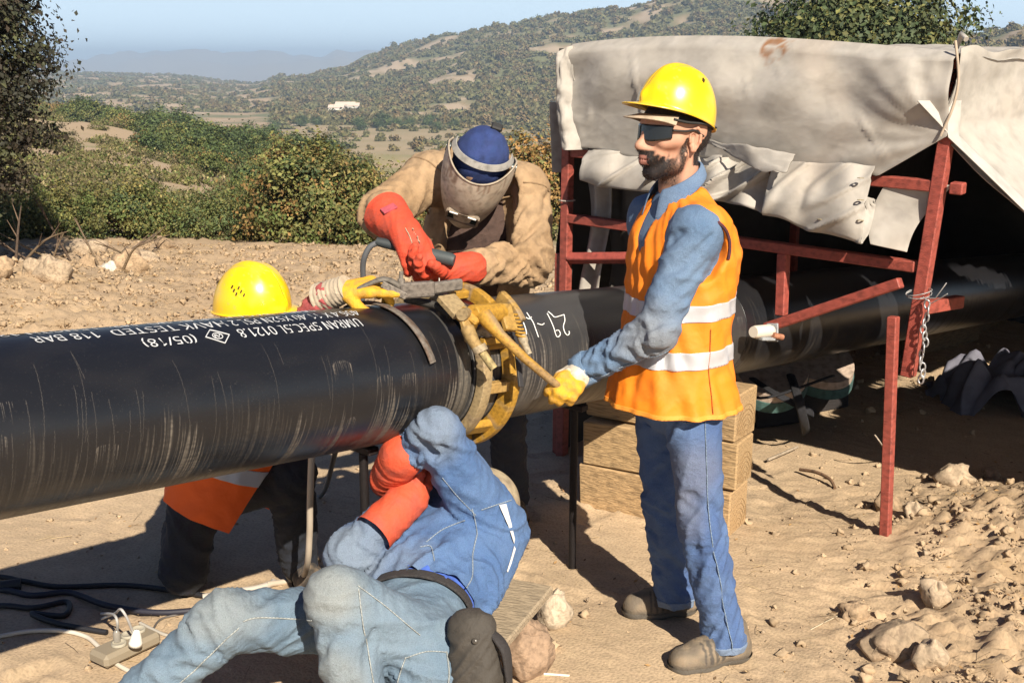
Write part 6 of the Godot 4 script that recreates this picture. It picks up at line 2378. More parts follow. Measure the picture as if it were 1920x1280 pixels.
	wrinkle(gc, [[gw - gf * 0.05, gw + gf * 0.05, 0.04, 0.003, 0.003, 0.03, 0.3]])
	obj("cuff", gc, M.cloth, glove)
	var fg := sdf(hand_bones(wr_f, Vector3(-0.2, -0.95, 0.1), Vector3(-0.2, 0, -0.9), 1.0, 1.0, [0.35, 0.4, 0.45, 0.5], [0.8, 0.4, 0.3, 0.3], 1.15), 0.005, 0.010, Color(0.66, 0.36, 0.03))
	obj("work_glove", fg, M.leather, o)
	# helmet, the peak of the cap under it, and the dark glasses
	var up := hb * Vector3.UP
	var hat_b := hb.rotated(hl, -0.16)
	hard_hat(o, Transform3D(hat_b, ho + hb * Vector3(0, 0.072, 0.002) * hk), 0.93, false, Color(0.83, 0.53, 0.006))
	var pk := Geo.new()
	sheet(pk, func(u: float, w: float) -> Vector3:
		var a := lerpf(-1.15, 1.15, u)
		var reach := 0.104 + w * 0.056 * cos(a) + w * 0.002
		return hx * (Vector3(sin(a) * (0.088 + 0.004 * w), 0.060 - 0.008 * w - 0.016 * a * a * w - 0.004 * w * cos(a * 3.0), cos(a) * reach + 0.002) * hk)
	, 30, 10, 0.004, func(_p: Vector3) -> Color: return Color(0.42, 0.33, 0.24))
	obj("cap_peak", pk, M.cloth, o)
	var gs := Node3D.new()
	gs.name = "safety_glasses"
	o.add_child(gs)
	var ln := Geo.new()
	sheet(ln, func(u: float, w: float) -> Vector3:
		var a := lerpf(-1.28, 1.28, u)
		var dip := exp(-pow(a / 0.16, 2.0)) * 0.012 * w
		return hx * (Vector3(sin(a) * 0.077, lerpf(0.033, -0.014 + 0.012 * a * a * 0.7, w) + dip, cos(a) * 0.068 + 0.036) * hk)
	, 40, 8, 0.0025, func(_p: Vector3) -> Color: return Color(0.012, 0.012, 0.014))
	obj("lens", ln, M.glass_dark, gs)
	for q in [-1.0, 1.0]:
		var te := Geo.new()
		var c := curve([hx * (Vector3(0.075 * q, 0.022, 0.056) * hk), hx * (Vector3(0.082 * q, 0.022, 0.02) * hk), hx * (Vector3(0.083 * q, 0.026, -0.01) * hk), hx * (Vector3(0.082 * q, 0.012, -0.04) * hk)], 4)
		tube(te, c, 0.0065, 8, Color(0.02, 0.02, 0.022), true, 0.55)
		obj("temple", te, M.shiny, gs)
	var sp := Geo.new()
	tube(sp, curve([hx * (Vector3(0.078, 0.052, 0.06) * hk), hx * (Vector3(0.088, 0.046, 0.02) * hk), hx * (Vector3(0.088, 0.046, -0.03) * hk), hx * (Vector3(0.07, 0.038, -0.085) * hk)], 5), 0.008, 8, Color(0.025, 0.025, 0.027), true, 0.5)
	obj("helmet_band", sp, M.cloth, o)



func make_welder() -> void:
	var sh_a := Vector3(-0.300, 1.452, -4.25)
	var sh_b := Vector3(0.030, 1.418, -4.20)
	var neck := Vector3(-0.128, 1.485, -4.29)
	var chest := Vector3(-0.120, 1.24, -4.33)
	var pelvis := Vector3(-0.13, 0.90, -4.62)
	var el_a := Vector3(-0.452, 1.345, -4.06)
	var wr_a := Vector3(-0.408, 1.335, -3.93)
	var el_b := Vector3(0.052, 1.185, -4.05)
	var wr_b := Vector3(-0.150, 1.185, -3.895)
	var hip_a := Vector3(-0.24, 0.86, -4.60)
	var hip_b := Vector3(-0.03, 0.86, -4.60)
	var kn_a := Vector3(-0.30, 0.46, -4.55)
	var kn_b := Vector3(-0.02, 0.46, -4.52)
	var an_a := Vector3(-0.33, 0.09, -4.66)
	var an_b := Vector3(0.0, 0.09, -4.62)
	var fwd := Vector3(0.05, 0, 1)
	var side := Vector3(1, 0, -0.05)
	var o := thing("person", "bending welder in tan canvas jacket, red gauntlets and steel grey mask behind the pipe", "person", Vector3(-0.13, 0, -4.5), "pipeline workers")
	var body := slim_body([limb(neck, chest, 0.09, 0.17), limb(chest, pelvis, 0.17, 0.16), limb(hip_a, kn_a, 0.09, 0.06), limb(kn_a, an_a, 0.06, 0.05), limb(hip_b, kn_b, 0.09, 0.06), limb(kn_b, an_b, 0.06, 0.05),
		limb(sh_a, el_a, 0.06, 0.05), limb(el_a, wr_a, 0.05, 0.04), limb(sh_b, el_b, 0.06, 0.05), limb(el_b, wr_b, 0.05, 0.04)], Color(0.40, 0.24, 0.16))
	var crown := Vector3(0.10, 0.77, 0.63).normalized()
	var face := Vector3(-0.06, -0.63, 0.77)
	face = (face - crown * face.dot(crown)).normalized()
	var hl := crown.cross(face).normalized()
	# head rolled a little to its left
	hl = hl.rotated(Vector3(0.03, 0.09, 0.99).normalized(), -0.20)
	face = face.rotated(Vector3(0.03, 0.09, 0.99).normalized(), -0.20)
	crown = crown.rotated(Vector3(0.03, 0.09, 0.99).normalized(), -0.20)
	var hx := Transform3D(Basis(hl, crown, face), Vector3(-0.116, 1.506, -4.080))
	body.join(head_geo(1.0, Color(0.40, 0.24, 0.16), 0.006), hx)
	obj("body", body, M.skin, o)
	# trousers
	var tr := sdf([limb(pelvis + Vector3(0, 0.08, 0.02), pelvis, 0.12, 0.125, side, 1.4), limb(hip_a, kn_a, 0.10, 0.075), limb(kn_a, an_a, 0.075, 0.07), limb(hip_b, kn_b, 0.10, 0.075), limb(kn_b, an_b, 0.075, 0.07)], 0.012, 0.03, Color.WHITE)
	wrinkle(tr, [[hip_a, kn_a, 0.09, 0.006, 0.009, 0.10, 1.0], [kn_a, an_a, 0.07, 0.009, 0.009, 0.08, 1.0], [hip_b, kn_b, 0.09, 0.006, 0.009, 0.10, -1.0], [kn_b, an_b, 0.07, 0.009, 0.009, 0.08, -1.0]])
	paint(tr, denim(Color(0.02, 0.025, 0.04), Color(0.035, 0.04, 0.06), Color(0.1, 0.08, 0.06), []))
	obj("trousers", tr, M.denim, o)
	boot(o, an_a + Vector3(0.0, 0, -0.06), an_a + Vector3(-0.03, 0, 0.20), an_a, Color(0.10, 0.08, 0.06))
	boot(o, an_b + Vector3(0.0, 0, -0.06), an_b + Vector3(0.02, 0, 0.20), an_b, Color(0.10, 0.08, 0.06))
	# dark shirt that shows in the opening of the jacket
	var sd := sdf([limb(neck - Vector3(0, 0.06, 0), chest, 0.09, 0.135, side, 1.3), limb(chest, pelvis + Vector3(0, 0.04, 0), 0.135, 0.13, side, 1.3)], 0.010, 0.03, Color(0.070, 0.042, 0.034))
	wrinkle(sd, [[neck, pelvis, 0.14, 0.004, 0.008, 0.13, 0.8]])
	obj("dark_shirt", sd, M.cloth, o)
	# tan canvas jacket, open in front
	var tan_c := Color(0.315, 0.205, 0.112)
	var jb := [
		limb(neck - Vector3(0, 0.055, 0.02), chest, 0.10, 0.165, side, 1.28), limb(chest, pelvis + Vector3(0, 0.06, 0), 0.165, 0.165, side, 1.22), limb(sh_a, sh_b, 0.090, 0.090), limb(sh_a.lerp(sh_b, 0.3) + Vector3(0, 0.0, -0.08), sh_a.lerp(sh_b, 0.7) + Vector3(0, 0.0, -0.08), 0.12, 0.12),
		limb(sh_a, el_a, 0.088, 0.074), limb(el_a, wr_a, 0.076, 0.060), limb(sh_b + Vector3(0.01, -0.01, 0), el_b, 0.098, 0.088), limb(el_b, wr_b, 0.078, 0.060),
		[chest + fwd * 0.20 + Vector3(0.015, 0.17, 0), chest + fwd * 0.20 + Vector3(-0.035, -0.10, 0.03), 0.12, 0.165, NO, 1.0, 1, 0.012], [chest + fwd * 0.20 + Vector3(-0.035, -0.10, 0.03), pelvis + fwd * 0.20 + Vector3(0.01, 0.02, 0.05), 0.165, 0.09, NO, 1.0, 1, 0.012],
		[neck + Vector3(0, 0.07, 0.05), neck + Vector3(0, -0.02, 0.03), 0.078, 0.072, NO, 1.0, 1, 0.012],
	]
	for q in [[63, sh_b, el_b, 0.098, 0.088, 7, 0.35, 1.0, 0.013, 1.3], [64, el_b, wr_b, 0.078, 0.06, 7, 0.1, 0.95, 0.012, 1.0]]:
		jb.append_array(creases(q[0], q[1], q[2], q[3], q[4], q[5], q[6], q[7], Vector3(0.1, 0.25, 0.95), q[8], q[9]))
	var j := sdf(jb, 0.0085, 0.032, tan_c)
	wrinkle(j, [[sh_a, el_a, 0.09, 0.005, 0.014, 0.085, 0.9], [el_a, wr_a, 0.075, 0.012, 0.008, 0.06, 0.7], [sh_b, el_b, 0.09, 0.006, 0.016, 0.08, 1.1], [el_b, wr_b, 0.08, 0.016, 0.011, 0.065, 0.9], [neck, pelvis, 0.17, 0.004, 0.011, 0.13, 0.9], [sh_a, sh_b, 0.11, 0.003, 0.003, 0.16, 0.5]])
	paint(j, func(p: Vector3) -> Color:
		var n := noise.get_noise_3dv(p * 5.0)
		var n2 := noise.get_noise_3dv(p * 17.0)
		return tan_c.lerp(Color(0.375, 0.262, 0.16), clampf(0.35 + 0.35 * n + 0.1 * n2, 0.0, 1.0)))
	var jg := copy_of(j)
	var jacket := obj("canvas_jacket", j, M.cloth, o)
	# shoulder seams and the stitched front edge
	for q in [[sh_b, el_b, 1.0], [sh_a, el_a, -1.0]]:
		var st := Geo.new()
		var c: Vector3 = (q[0] as Vector3).lerp(q[1], 0.10)
		var ax: Vector3 = ((q[1] as Vector3) - q[0]).normalized()
		var x := ax.cross(Vector3(0.1, 0.3, 0.9)).normalized()
		var y := ax.cross(x)
		var pts := []
		for k in 21:
			var a := TAU * k / 20.0
			var from := c + (x * cos(a) + y * sin(a)) * 0.3
			var hit := touch(jg, from, c - from)
			if hit.distance_to(from) > 0.01 and hit.z > -4.30:
				pts.append(hit)
		if pts.size() > 5:
			tube(st, pts, 0.0035, 6, tan_c * 0.75)
			obj("shoulder_seam", st, M.cloth, jacket)
	var collar := Geo.new()
	sheet(collar, func(u: float, v: float) -> Vector3:
		var ph := lerpf(-2.3, 2.3, u)
		var rr := lerpf(0.085, 0.115, v)
		return neck + Vector3(0, -0.005, 0.03) + Vector3(sin(ph) * rr * 1.15, lerpf(0.035, -0.02, v) - 0.02 * cos(ph), -cos(ph) * rr)
	, 30, 6, 0.005, func(_p: Vector3) -> Color: return Color(0.315, 0.205, 0.112))
	obj("collar", collar, M.cloth, jacket)
	# red gauntlets
	var red := Color(0.62, 0.070, 0.028)
	var redp := func(p: Vector3) -> Color:
		var n := noise.get_noise_3dv(p * 16.0)
		var n2 := noise.get_noise_3dv(p * 60.0)
		return red.lerp(Color(0.42, 0.075, 0.045), clampf(0.2 + 0.6 * n + 0.3 * n2, 0.0, 1.0))
	var ca: Vector3 = Vector3(-0.413, 1.356, -3.911)
	var ha: Vector3 = Vector3(-0.353, 1.321, -3.811)
	var fa := (Vector3(-0.291, 1.231, -3.717) - ha).normalized()
	var ga := hand_bones(ha, fa, Vector3(0.15, 0.62, 0.75), -1.0, 1.12, [0.55, 0.6, 0.65, 0.7], [0.75, 0.45, 0.5, 0.4], 1.6)
	ga.append(limb(ca + (ca - ha) * 0.45, ha + fa * 0.02, 0.084, 0.050))
	ga.append(limb(ha + fa * 0.01, ha + fa * 0.07, 0.050, 0.050, fa.cross(Vector3(0.15, 0.62, 0.75)).normalized(), 1.12))
	var g := sdf(ga, 0.0042, 0.007, red)
	var open_d := (ca - ha).normalized()
	g = clip(g, open_d, open_d.dot(ca) + 0.022)
	wrinkle(g, [[ca, ha + fa * 0.1, 0.05, 0.002, 0.003, 0.09, 1.3]], 0.002)
	paint(g, redp)
	var gl := obj("red_gauntlet", g, M.leather, o)
	for k in g.v.size():
		g.v[k] += o.position
	var st := Geo.new()
	for q in [0.012, -0.010]:
		stitches(st, touch_path(g, curve([ha + fa * 0.03 + Vector3(q, 0, 0), ha + fa * 0.055 + Vector3(q, 0, 0), ha + fa * 0.09 + Vector3(q * 1.2, 0, 0)], 6), Vector3(-0.15, -0.62, -0.75)), Color(0.66, 0.45, 0.33), 0.006)
	obj("stitching", st, M.cloth, gl)
	var lab := Geo.new()
	var lx := along(ca + Vector3(0.004, 0.03, 0.055), ha + Vector3(0.004, 0.03, 0.055), Vector3(0.1, 0.6, 0.8))
	var lfrom := ca.lerp(ha, 0.15) + Vector3(0.005, 0.25, 0.38)
	var lp := touch(g, lfrom, ca.lerp(ha, 0.15) - lfrom)
	lx.origin = lp
	box(lab, lx, Vector3(0.050, 0.006, 0.034), 0.001, Color(0.42, 0.075, 0.10))
	obj("label", lab, M.cloth, gl)
	# the lower hand: its cuff lies on the pipe, the fingers close under the holder
	var cb: Vector3 = Vector3(-0.167, 1.189, -3.851)
	var hb: Vector3 = Vector3(-0.225, 1.191, -3.811)
	var fb := (Vector3(-0.323, 1.215, -3.734) - hb).normalized()
	var gb := hand_bones(hb, fb, Vector3(0.1, -0.55, -0.4), 1.0, 1.1, [0.55, 0.6, 0.65, 0.7], [0.7, 0.5, 0.5, 0.4], 1.35)
	gb.append(limb(cb + (cb - hb) * 0.5, hb + fb * 0.01, 0.056, 0.046))
	g = sdf(gb, 0.0042, 0.007, red)
	wrinkle(g, [[cb, hb + fb * 0.1, 0.05, 0.003, 0.004, 0.05, 0.8]], 0.001)
	paint(g, redp)
	obj("red_gauntlet", g, M.leather, o)
	# the mask: a curved shell open at the top, its window, the head band and the blue cap under it
	var mk := Node3D.new()
	mk.name = "welding_mask"
	o.add_child(mk)
	var steel := func(p: Vector3) -> Color:
		var q := hx.affine_inverse() * p
		var n := noise.get_noise_3dv(p * 14.0)
		var n2 := noise.get_noise_3dv(p * 45.0)
		var c := Color(0.56, 0.49, 0.395).lerp(Color(0.46, 0.385, 0.30), clampf(0.5 + n, 0.0, 1.0))
		if n2 > 0.55:
			c = c.lerp(Color(0.20, 0.14, 0.10), 0.5)
		var streak := noise.get_noise_2d(q.x * 70.0, q.y * 8.0)
		if q.y > 0.005 + 0.03 * streak and q.z > 0.06 and streak > 0.3:
			c = c.lerp(Color(0.17, 0.085, 0.05), 0.6)
		return c
	g = Geo.new()
	sheet(g, func(u: float, v: float) -> Vector3:
		var a := lerpf(-1.95, 1.95, u)
		var front := maxf(0.0, cos(a))
		var top := 0.056 + 0.050 * (1.0 - front) * smoothstep(-0.4, 0.6, cos(a))
		var y := lerpf(top, -0.215 + 0.12 * (1.0 - smoothstep(-0.35, 0.55, cos(a))), v)
		var rho := 1.0 - 0.42 * pow(v, 2.6)
		var bulge := 1.0 + 0.06 * sin(PI * v)
		return hx * Vector3(sin(a) * 0.119 * rho * bulge, y, cos(a) * (0.143 if cos(a) > 0.0 else 0.10) * (1.0 - 0.30 * pow(v, 2.4)) * bulge)
	, 64, 30, 0.004, steel)
	obj("shell", g, M.mask, mk)
	g = Geo.new()
	var rim := []
	for k in 41:
		var a := lerpf(-1.95, 1.95, k / 40.0)
		var front := maxf(0.0, cos(a))
		rim.append(hx * Vector3(sin(a) * 0.120, 0.057 + 0.050 * (1.0 - front) * smoothstep(-0.4, 0.6, cos(a)), cos(a) * (0.144 if cos(a) > 0.0 else 0.10)))
	tube(g, rim, 0.0034, 6, Color(0.36, 0.30, 0.23))
	obj("rim", g, M.mask, mk)
	var wb := Basis(hl, crown, face).rotated(hl, 0.28)
	var wc := hx * Vector3(0, -0.135, 0.126)
	for q in [[Vector3(0, 0.030, 0), Vector3(0.112, 0.008, 0.014)], [Vector3(0, -0.030, 0), Vector3(0.112, 0.008, 0.014)], [Vector3(-0.056, 0, 0), Vector3(0.008, 0.052, 0.014)], [Vector3(0.056, 0, 0), Vector3(0.008, 0.052, 0.014)]]:
		g = Geo.new()
		box(g, Transform3D(wb, wc + wb * (q[0] as Vector3)), q[1], 0.002, Color(0.24, 0.19, 0.14))
		obj("window_frame", g, M.mask, mk)
	g = Geo.new()
	box(g, Transform3D(wb, wc + wb * Vector3(0, 0, -0.002)), Vector3(0.104, 0.052, 0.004), 0.0, Color(0.015, 0.02, 0.015))
	obj("window_glass", g, M.glass_dark, mk)
	for q in [-1.0, 1.0]:
		g = Geo.new()
		box(g, Transform3D(wb, wc + wb * Vector3(q * 0.033, 0.036, 0.012)), Vector3(0.030, 0.006, 0.005), 0.001, Color(0.72, 0.70, 0.64))
		obj("bright_lip", g, M.plain, mk)
	g = Geo.new()
	var cap := []
	for k in 13:
		var a := PI * 0.5 * k / 12.0
		cap.append([maxf(0.001, 0.101 * cos(a)), 0.115 * sin(a)])
	cap.push_front([0.099, -0.03])
	lathe(g, hx * Transform3D(Basis().scaled(Vector3(0.96, 1, 1.12)), Vector3(0, 0.030, -0.008)), cap, 32, Color(0.030, 0.055, 0.19))
	for k in g.v.size():
		g.v[k] += (g.v[k] - hx.origin).normalized() * 0.004 * noise.get_noise_3dv(g.v[k] * 22.0)
	paint(g, denim(Color(0.016, 0.032, 0.125), Color(0.032, 0.058, 0.185), Color(0.1, 0.1, 0.1), []))
	obj("blue_cap", g, M.cloth, o)
	g = Geo.new()
	var bp := []
	for k in 25:
		var a := lerpf(-1.75, 1.75, k / 24.0)
		bp.append(hx * Vector3(sin(a) * 0.103, 0.078 + 0.016 * cos(a), cos(a) * 0.098 - 0.004))
	for k in 24:
		bar(g, bp[k], bp[k + 1] + (bp[k + 1] - bp[k]) * 0.1, 0.024, 0.004, 0.001, Color(0.30, 0.29, 0.27), (bp[k] - hx * Vector3(0, 0.02, 0)))
	obj("head_band", g, M.mask, mk)
	for q in [-1.0, 1.0]:
		g = Geo.new()
		tube(g, [hx * Vector3(0.108 * q, 0.045, 0.0), hx * Vector3(0.126 * q, 0.045, 0.0)], 0.016, 12, Color(0.05, 0.06, 0.06))
		obj("pivot_knob", g, M.shiny, mk)
	g = Geo.new()
	box(g, Transform3D(Basis(hl, crown, face), hx * Vector3(0.02, 0.135, -0.07)), Vector3(0.04, 0.02, 0.03), 0.005, Color(0.02, 0.02, 0.02))
	obj("band_buckle", g, M.rubber, mk)
	# the electrode holder in his hands, with its cable
	var t0: Vector3 = Vector3(-0.442, 1.287, -3.803)
	var t1: Vector3 = Vector3(-0.187, 1.230, -3.758)
	var eh := thing("electrode_holder", "dark grey welding electrode holder gripped in the red gauntlets", "tool", t0.lerp(t1, 0.5))
	var dv := (t1 - t0).normalized()
	g = Geo.new()
	tube(g, [t0, t0 + dv * 0.02, t1 - dv * 0.10, t1 - dv * 0.098], [0.014, 0.016, 0.017, 0.02], 14, Color(0.035, 0.04, 0.045))
	obj("grip", g, M.rubber, eh)
	g = Geo.new()
	tube(g, [t1 - dv * 0.098, t1 - dv * 0.09, t1 - dv * 0.012, t1], [0.021, 0.023, 0.023, 0.019], 16, Color(0.045, 0.055, 0.062))
	obj("head", g, M.rubber, eh)
	g = Geo.new()
	tube(g, [t1 - dv * 0.05 + Vector3(0, -0.02, 0.005), Vector3(-0.235, 1.169, -3.723)], 0.0022, 6, Color(0.62, 0.60, 0.55))
	obj("electrode", g, M.iron, eh)
	g = Geo.new()
	tube(g, curve([t0 + dv * 0.01, Vector3(-0.463, 1.270, -3.799), Vector3(-0.482, 1.238, -3.801), Vector3(-0.491, 1.201, -3.813), Vector3(-0.496, 1.125, -3.836), Vector3(-0.524, 0.930, -3.893), Vector3(-0.571, 0.703, -3.891), Vector3(-0.619, 0.526, -3.900), Vector3(-0.839, 0.012, -4.836), Vector3(-0.979, 0.012, -4.836)], 6), 0.0095, 8, Color(0.10, 0.105, 0.11))
	obj("cable", g, M.rubber, eh)



func make_kneeler() -> void:
	var hips := Vector3(-1.02, 0.42, -3.92)
	var chest := Vector3(-0.90, 0.86, -3.66)
	var neck := Vector3(-0.83, 1.03, -3.57)
	var sh_r := Vector3(-0.70, 0.985, -3.56)
	var sh_l := Vector3(-0.98, 0.96, -3.60)
	var el := Vector3(-0.66, 1.02, -3.50)
	var wr := Vector3(-0.548, 1.182, -3.412)
	var el2 := Vector3(-1.03, 0.85, -3.45)
	var wr2 := Vector3(-0.86, 0.86, -3.36)
	var hip_a := hips + Vector3(0.09, 0, 0.02)
	var hip_b := hips + Vector3(-0.09, 0, -0.02)
	var kn_a := Vector3(-0.76, 0.48, -3.82)
	var an_a: Vector3 = Vector3(-0.778, 0.090, -3.980)
	var kn_b: Vector3 = Vector3(-1.171, 0.090, -3.887)
	var an_b := kn_b + Vector3(-0.12, 0.0, -0.40)
	var fwd := Vector3(0.62, 0, 0.78)
	var side := Vector3(0.78, 0, -0.62)
	var o := thing("person", "crouching worker in yellow helmet and orange vest, mostly hidden behind the pipe", "person", Vector3(-0.95, 0, -3.85), "pipeline workers")
	var body := slim_body([limb(neck, chest, 0.09, 0.17), limb(chest, hips, 0.17, 0.16), limb(hip_a, kn_a, 0.09, 0.06), limb(kn_a, an_a, 0.06, 0.05), limb(hip_b, kn_b, 0.09, 0.06), limb(kn_b, an_b, 0.06, 0.05),
		limb(sh_r, el, 0.06, 0.05), limb(el, wr, 0.05, 0.04), limb(sh_l, el2, 0.06, 0.05), limb(el2, wr2, 0.05, 0.04)], Color(0.40, 0.24, 0.16))
	var hf := Vector3(0.86, -0.30, 0.40).normalized()
	var hl := Vector3.UP.cross(hf).normalized()
	var hb := Basis(hl, hf.cross(hl), hf)
	var hx := Transform3D(hb, Vector3(-0.807, 1.083, -3.528))
	body.join(head_geo(1.0, Color(0.40, 0.24, 0.16), 0.006), hx)
	obj("body", body, M.skin, o)
	hard_hat(o, Transform3D(hb.rotated(hl, -0.22).rotated(hf, 0.06), hx * Vector3(0, 0.050, -0.004)), 0.90, true, Color(0.83, 0.53, 0.006))
	var g := Geo.new()
	tube(g, curve([hx * Vector3(0.07, 0.03, -0.075), hx * Vector3(0, 0.0, -0.112), hx * Vector3(-0.07, 0.03, -0.075)], 6), 0.010, 8, Color(0.05, 0.03, 0.02), true, 0.5)
	obj("helmet_band", g, M.cloth, o)
	var dark := sdf([limb(hips + Vector3(0, 0.06, 0.02), hips, 0.12, 0.13, side, 1.35), limb(hip_a, kn_a, 0.10, 0.08), limb(kn_a, an_a, 0.08, 0.07), limb(hip_b, kn_b, 0.10, 0.08), limb(kn_b, an_b, 0.08, 0.07)], 0.012, 0.03, Color.WHITE)
	wrinkle(dark, [[hip_a, kn_a, 0.09, 0.006, 0.009, 0.10, 1.0], [kn_a, an_a, 0.07, 0.009, 0.009, 0.08, 1.0], [hip_b, kn_b, 0.09, 0.006, 0.009, 0.10, -1.0]])
	paint(dark, denim(Color(0.014, 0.017, 0.027), Color(0.024, 0.028, 0.04), Color(0.05, 0.04, 0.03), []))
	obj("trousers", dark, M.denim, o)
	boot(o, Vector3(an_a.x - 0.03, 0, an_a.z - 0.06), Vector3(an_a.x + 0.10, 0, an_a.z + 0.16), an_a, Color(0.05, 0.04, 0.035))
	boot(o, Vector3(an_b.x, 0, an_b.z), Vector3(an_b.x + 0.12, 0, an_b.z + 0.22), an_b, Color(0.05, 0.04, 0.035))
	# red sleeves
	var rs := Color(0.40, 0.085, 0.085)
	var s := sdf([limb(neck - Vector3(0, 0.05, 0), chest, 0.09, 0.13, side, 1.3), limb(chest, hips + Vector3(0, 0.08, 0), 0.13, 0.125, side, 1.3), limb(sh_r, sh_l, 0.075, 0.075), limb(sh_r, el, 0.072, 0.06), limb(el, wr, 0.058, 0.045), limb(sh_l, el2, 0.07, 0.06), limb(el2, wr2, 0.058, 0.045)], 0.010, 0.03, rs)
	wrinkle(s, [[sh_r, el, 0.07, 0.004, 0.009, 0.07, 0.8], [el, wr, 0.055, 0.009, 0.008, 0.05, 0.7], [sh_l, el2, 0.07, 0.004, 0.009, 0.07, 0.8], [el2, wr2, 0.055, 0.009, 0.008, 0.05, 0.7]])
	obj("red_shirt", s, M.cloth, o)
	# vest
	var orange := Color(0.80, 0.115, 0.006)
	var hem := hips + Vector3(0.03, -0.12, 0.14)
	var v := sdf([limb(chest, hips.lerp(chest, 0.4), 0.152, 0.16, side, 1.28), limb(hips.lerp(chest, 0.4), hem, 0.16, 0.20, side, 1.12), limb(sh_r - side * 0.04, sh_l + side * 0.04, 0.085, 0.085), limb(neck - Vector3(0, 0.05, 0), chest, 0.085, 0.14, side, 1.3),
		[neck + Vector3(0, 0.09, 0), neck + Vector3(0, -0.03, 0), 0.078, 0.07, NO, 1.0, 1, 0.012]], 0.010, 0.03, orange)
	wrinkle(v, [[chest, hem, 0.16, 0.003, 0.008, 0.18, 0.5]], 0.003)
	var cut := Vector3(-0.36, -0.92, 0.10).normalized()
	v = clip(v, cut, cut.dot(Vector3(-1.062, 0.404, -3.624)))
	var cut2 := Vector3(0.88, -0.42, 0.2).normalized()
	v = clip(v, cut2, cut2.dot(Vector3(-0.881, 0.433, -3.631)))
	var vg := copy_of(v)
	var vest := obj("hi_vis_vest", v, M.vest, o)
	var band := slab(vg, cut, cut.dot(Vector3(-0.925, 0.516, -3.631)) - 0.05, cut.dot(Vector3(-0.925, 0.516, -3.631)))
	obj("reflective_stripe", patch(band, 0.0025, Color(0.42, 0.44, 0.48)), M.reflect, vest)
	# yellow glove round the wrench handle
	var cuffc := Color(0.46, 0.38, 0.28)
	var gd := (Vector3(-0.448, 1.227, -3.367) - wr).normalized()
	var c := Geo.new()
	var cp := []
	var cr := []
	for k in 25:
		cp.append(wr - gd * 0.03 + gd * 0.105 * k / 24.0)
		cr.append(lerpf(0.047, 0.039, k / 24.0) + 0.0018 * sin(k * 1.9))
	tube(c, cp, cr, 20, cuffc)
	var h0 := wr + gd * 0.055
	var gl := sdf(hand_bones(h0, Vector3(0.9, 0.12, 0.05), Vector3(-0.25, 0.85, 0.35), 1.0, 1.05, [0.10, 0.75, 0.85, 0.9], [0.6, 0.45, 0.7, 0.3], 1.2), 0.0036, 0.010, Color(0.68, 0.36, 0.02))
	paint(gl, func(p: Vector3) -> Color: return Color(0.70, 0.37, 0.02).lerp(Color(0.52, 0.28, 0.05), clampf(0.3 + noise.get_noise_3dv(p * 40.0), 0.0, 0.8)))
	var glove := obj("work_glove", gl, M.leather, o)
	obj("cuff", c, M.cloth, glove)
	var g2 := sdf(hand_bones(wr2, Vector3(0.7, -0.2, 0.5), Vector3(0, 1, 0.2), -1.0, 1.0, [0.4, 0.45, 0.5, 0.5], [0.7, 0.4, 0.4, 0.3], 1.15), 0.005, 0.010, Color(0.68, 0.36, 0.02))
	obj("work_glove", g2, M.leather, o)



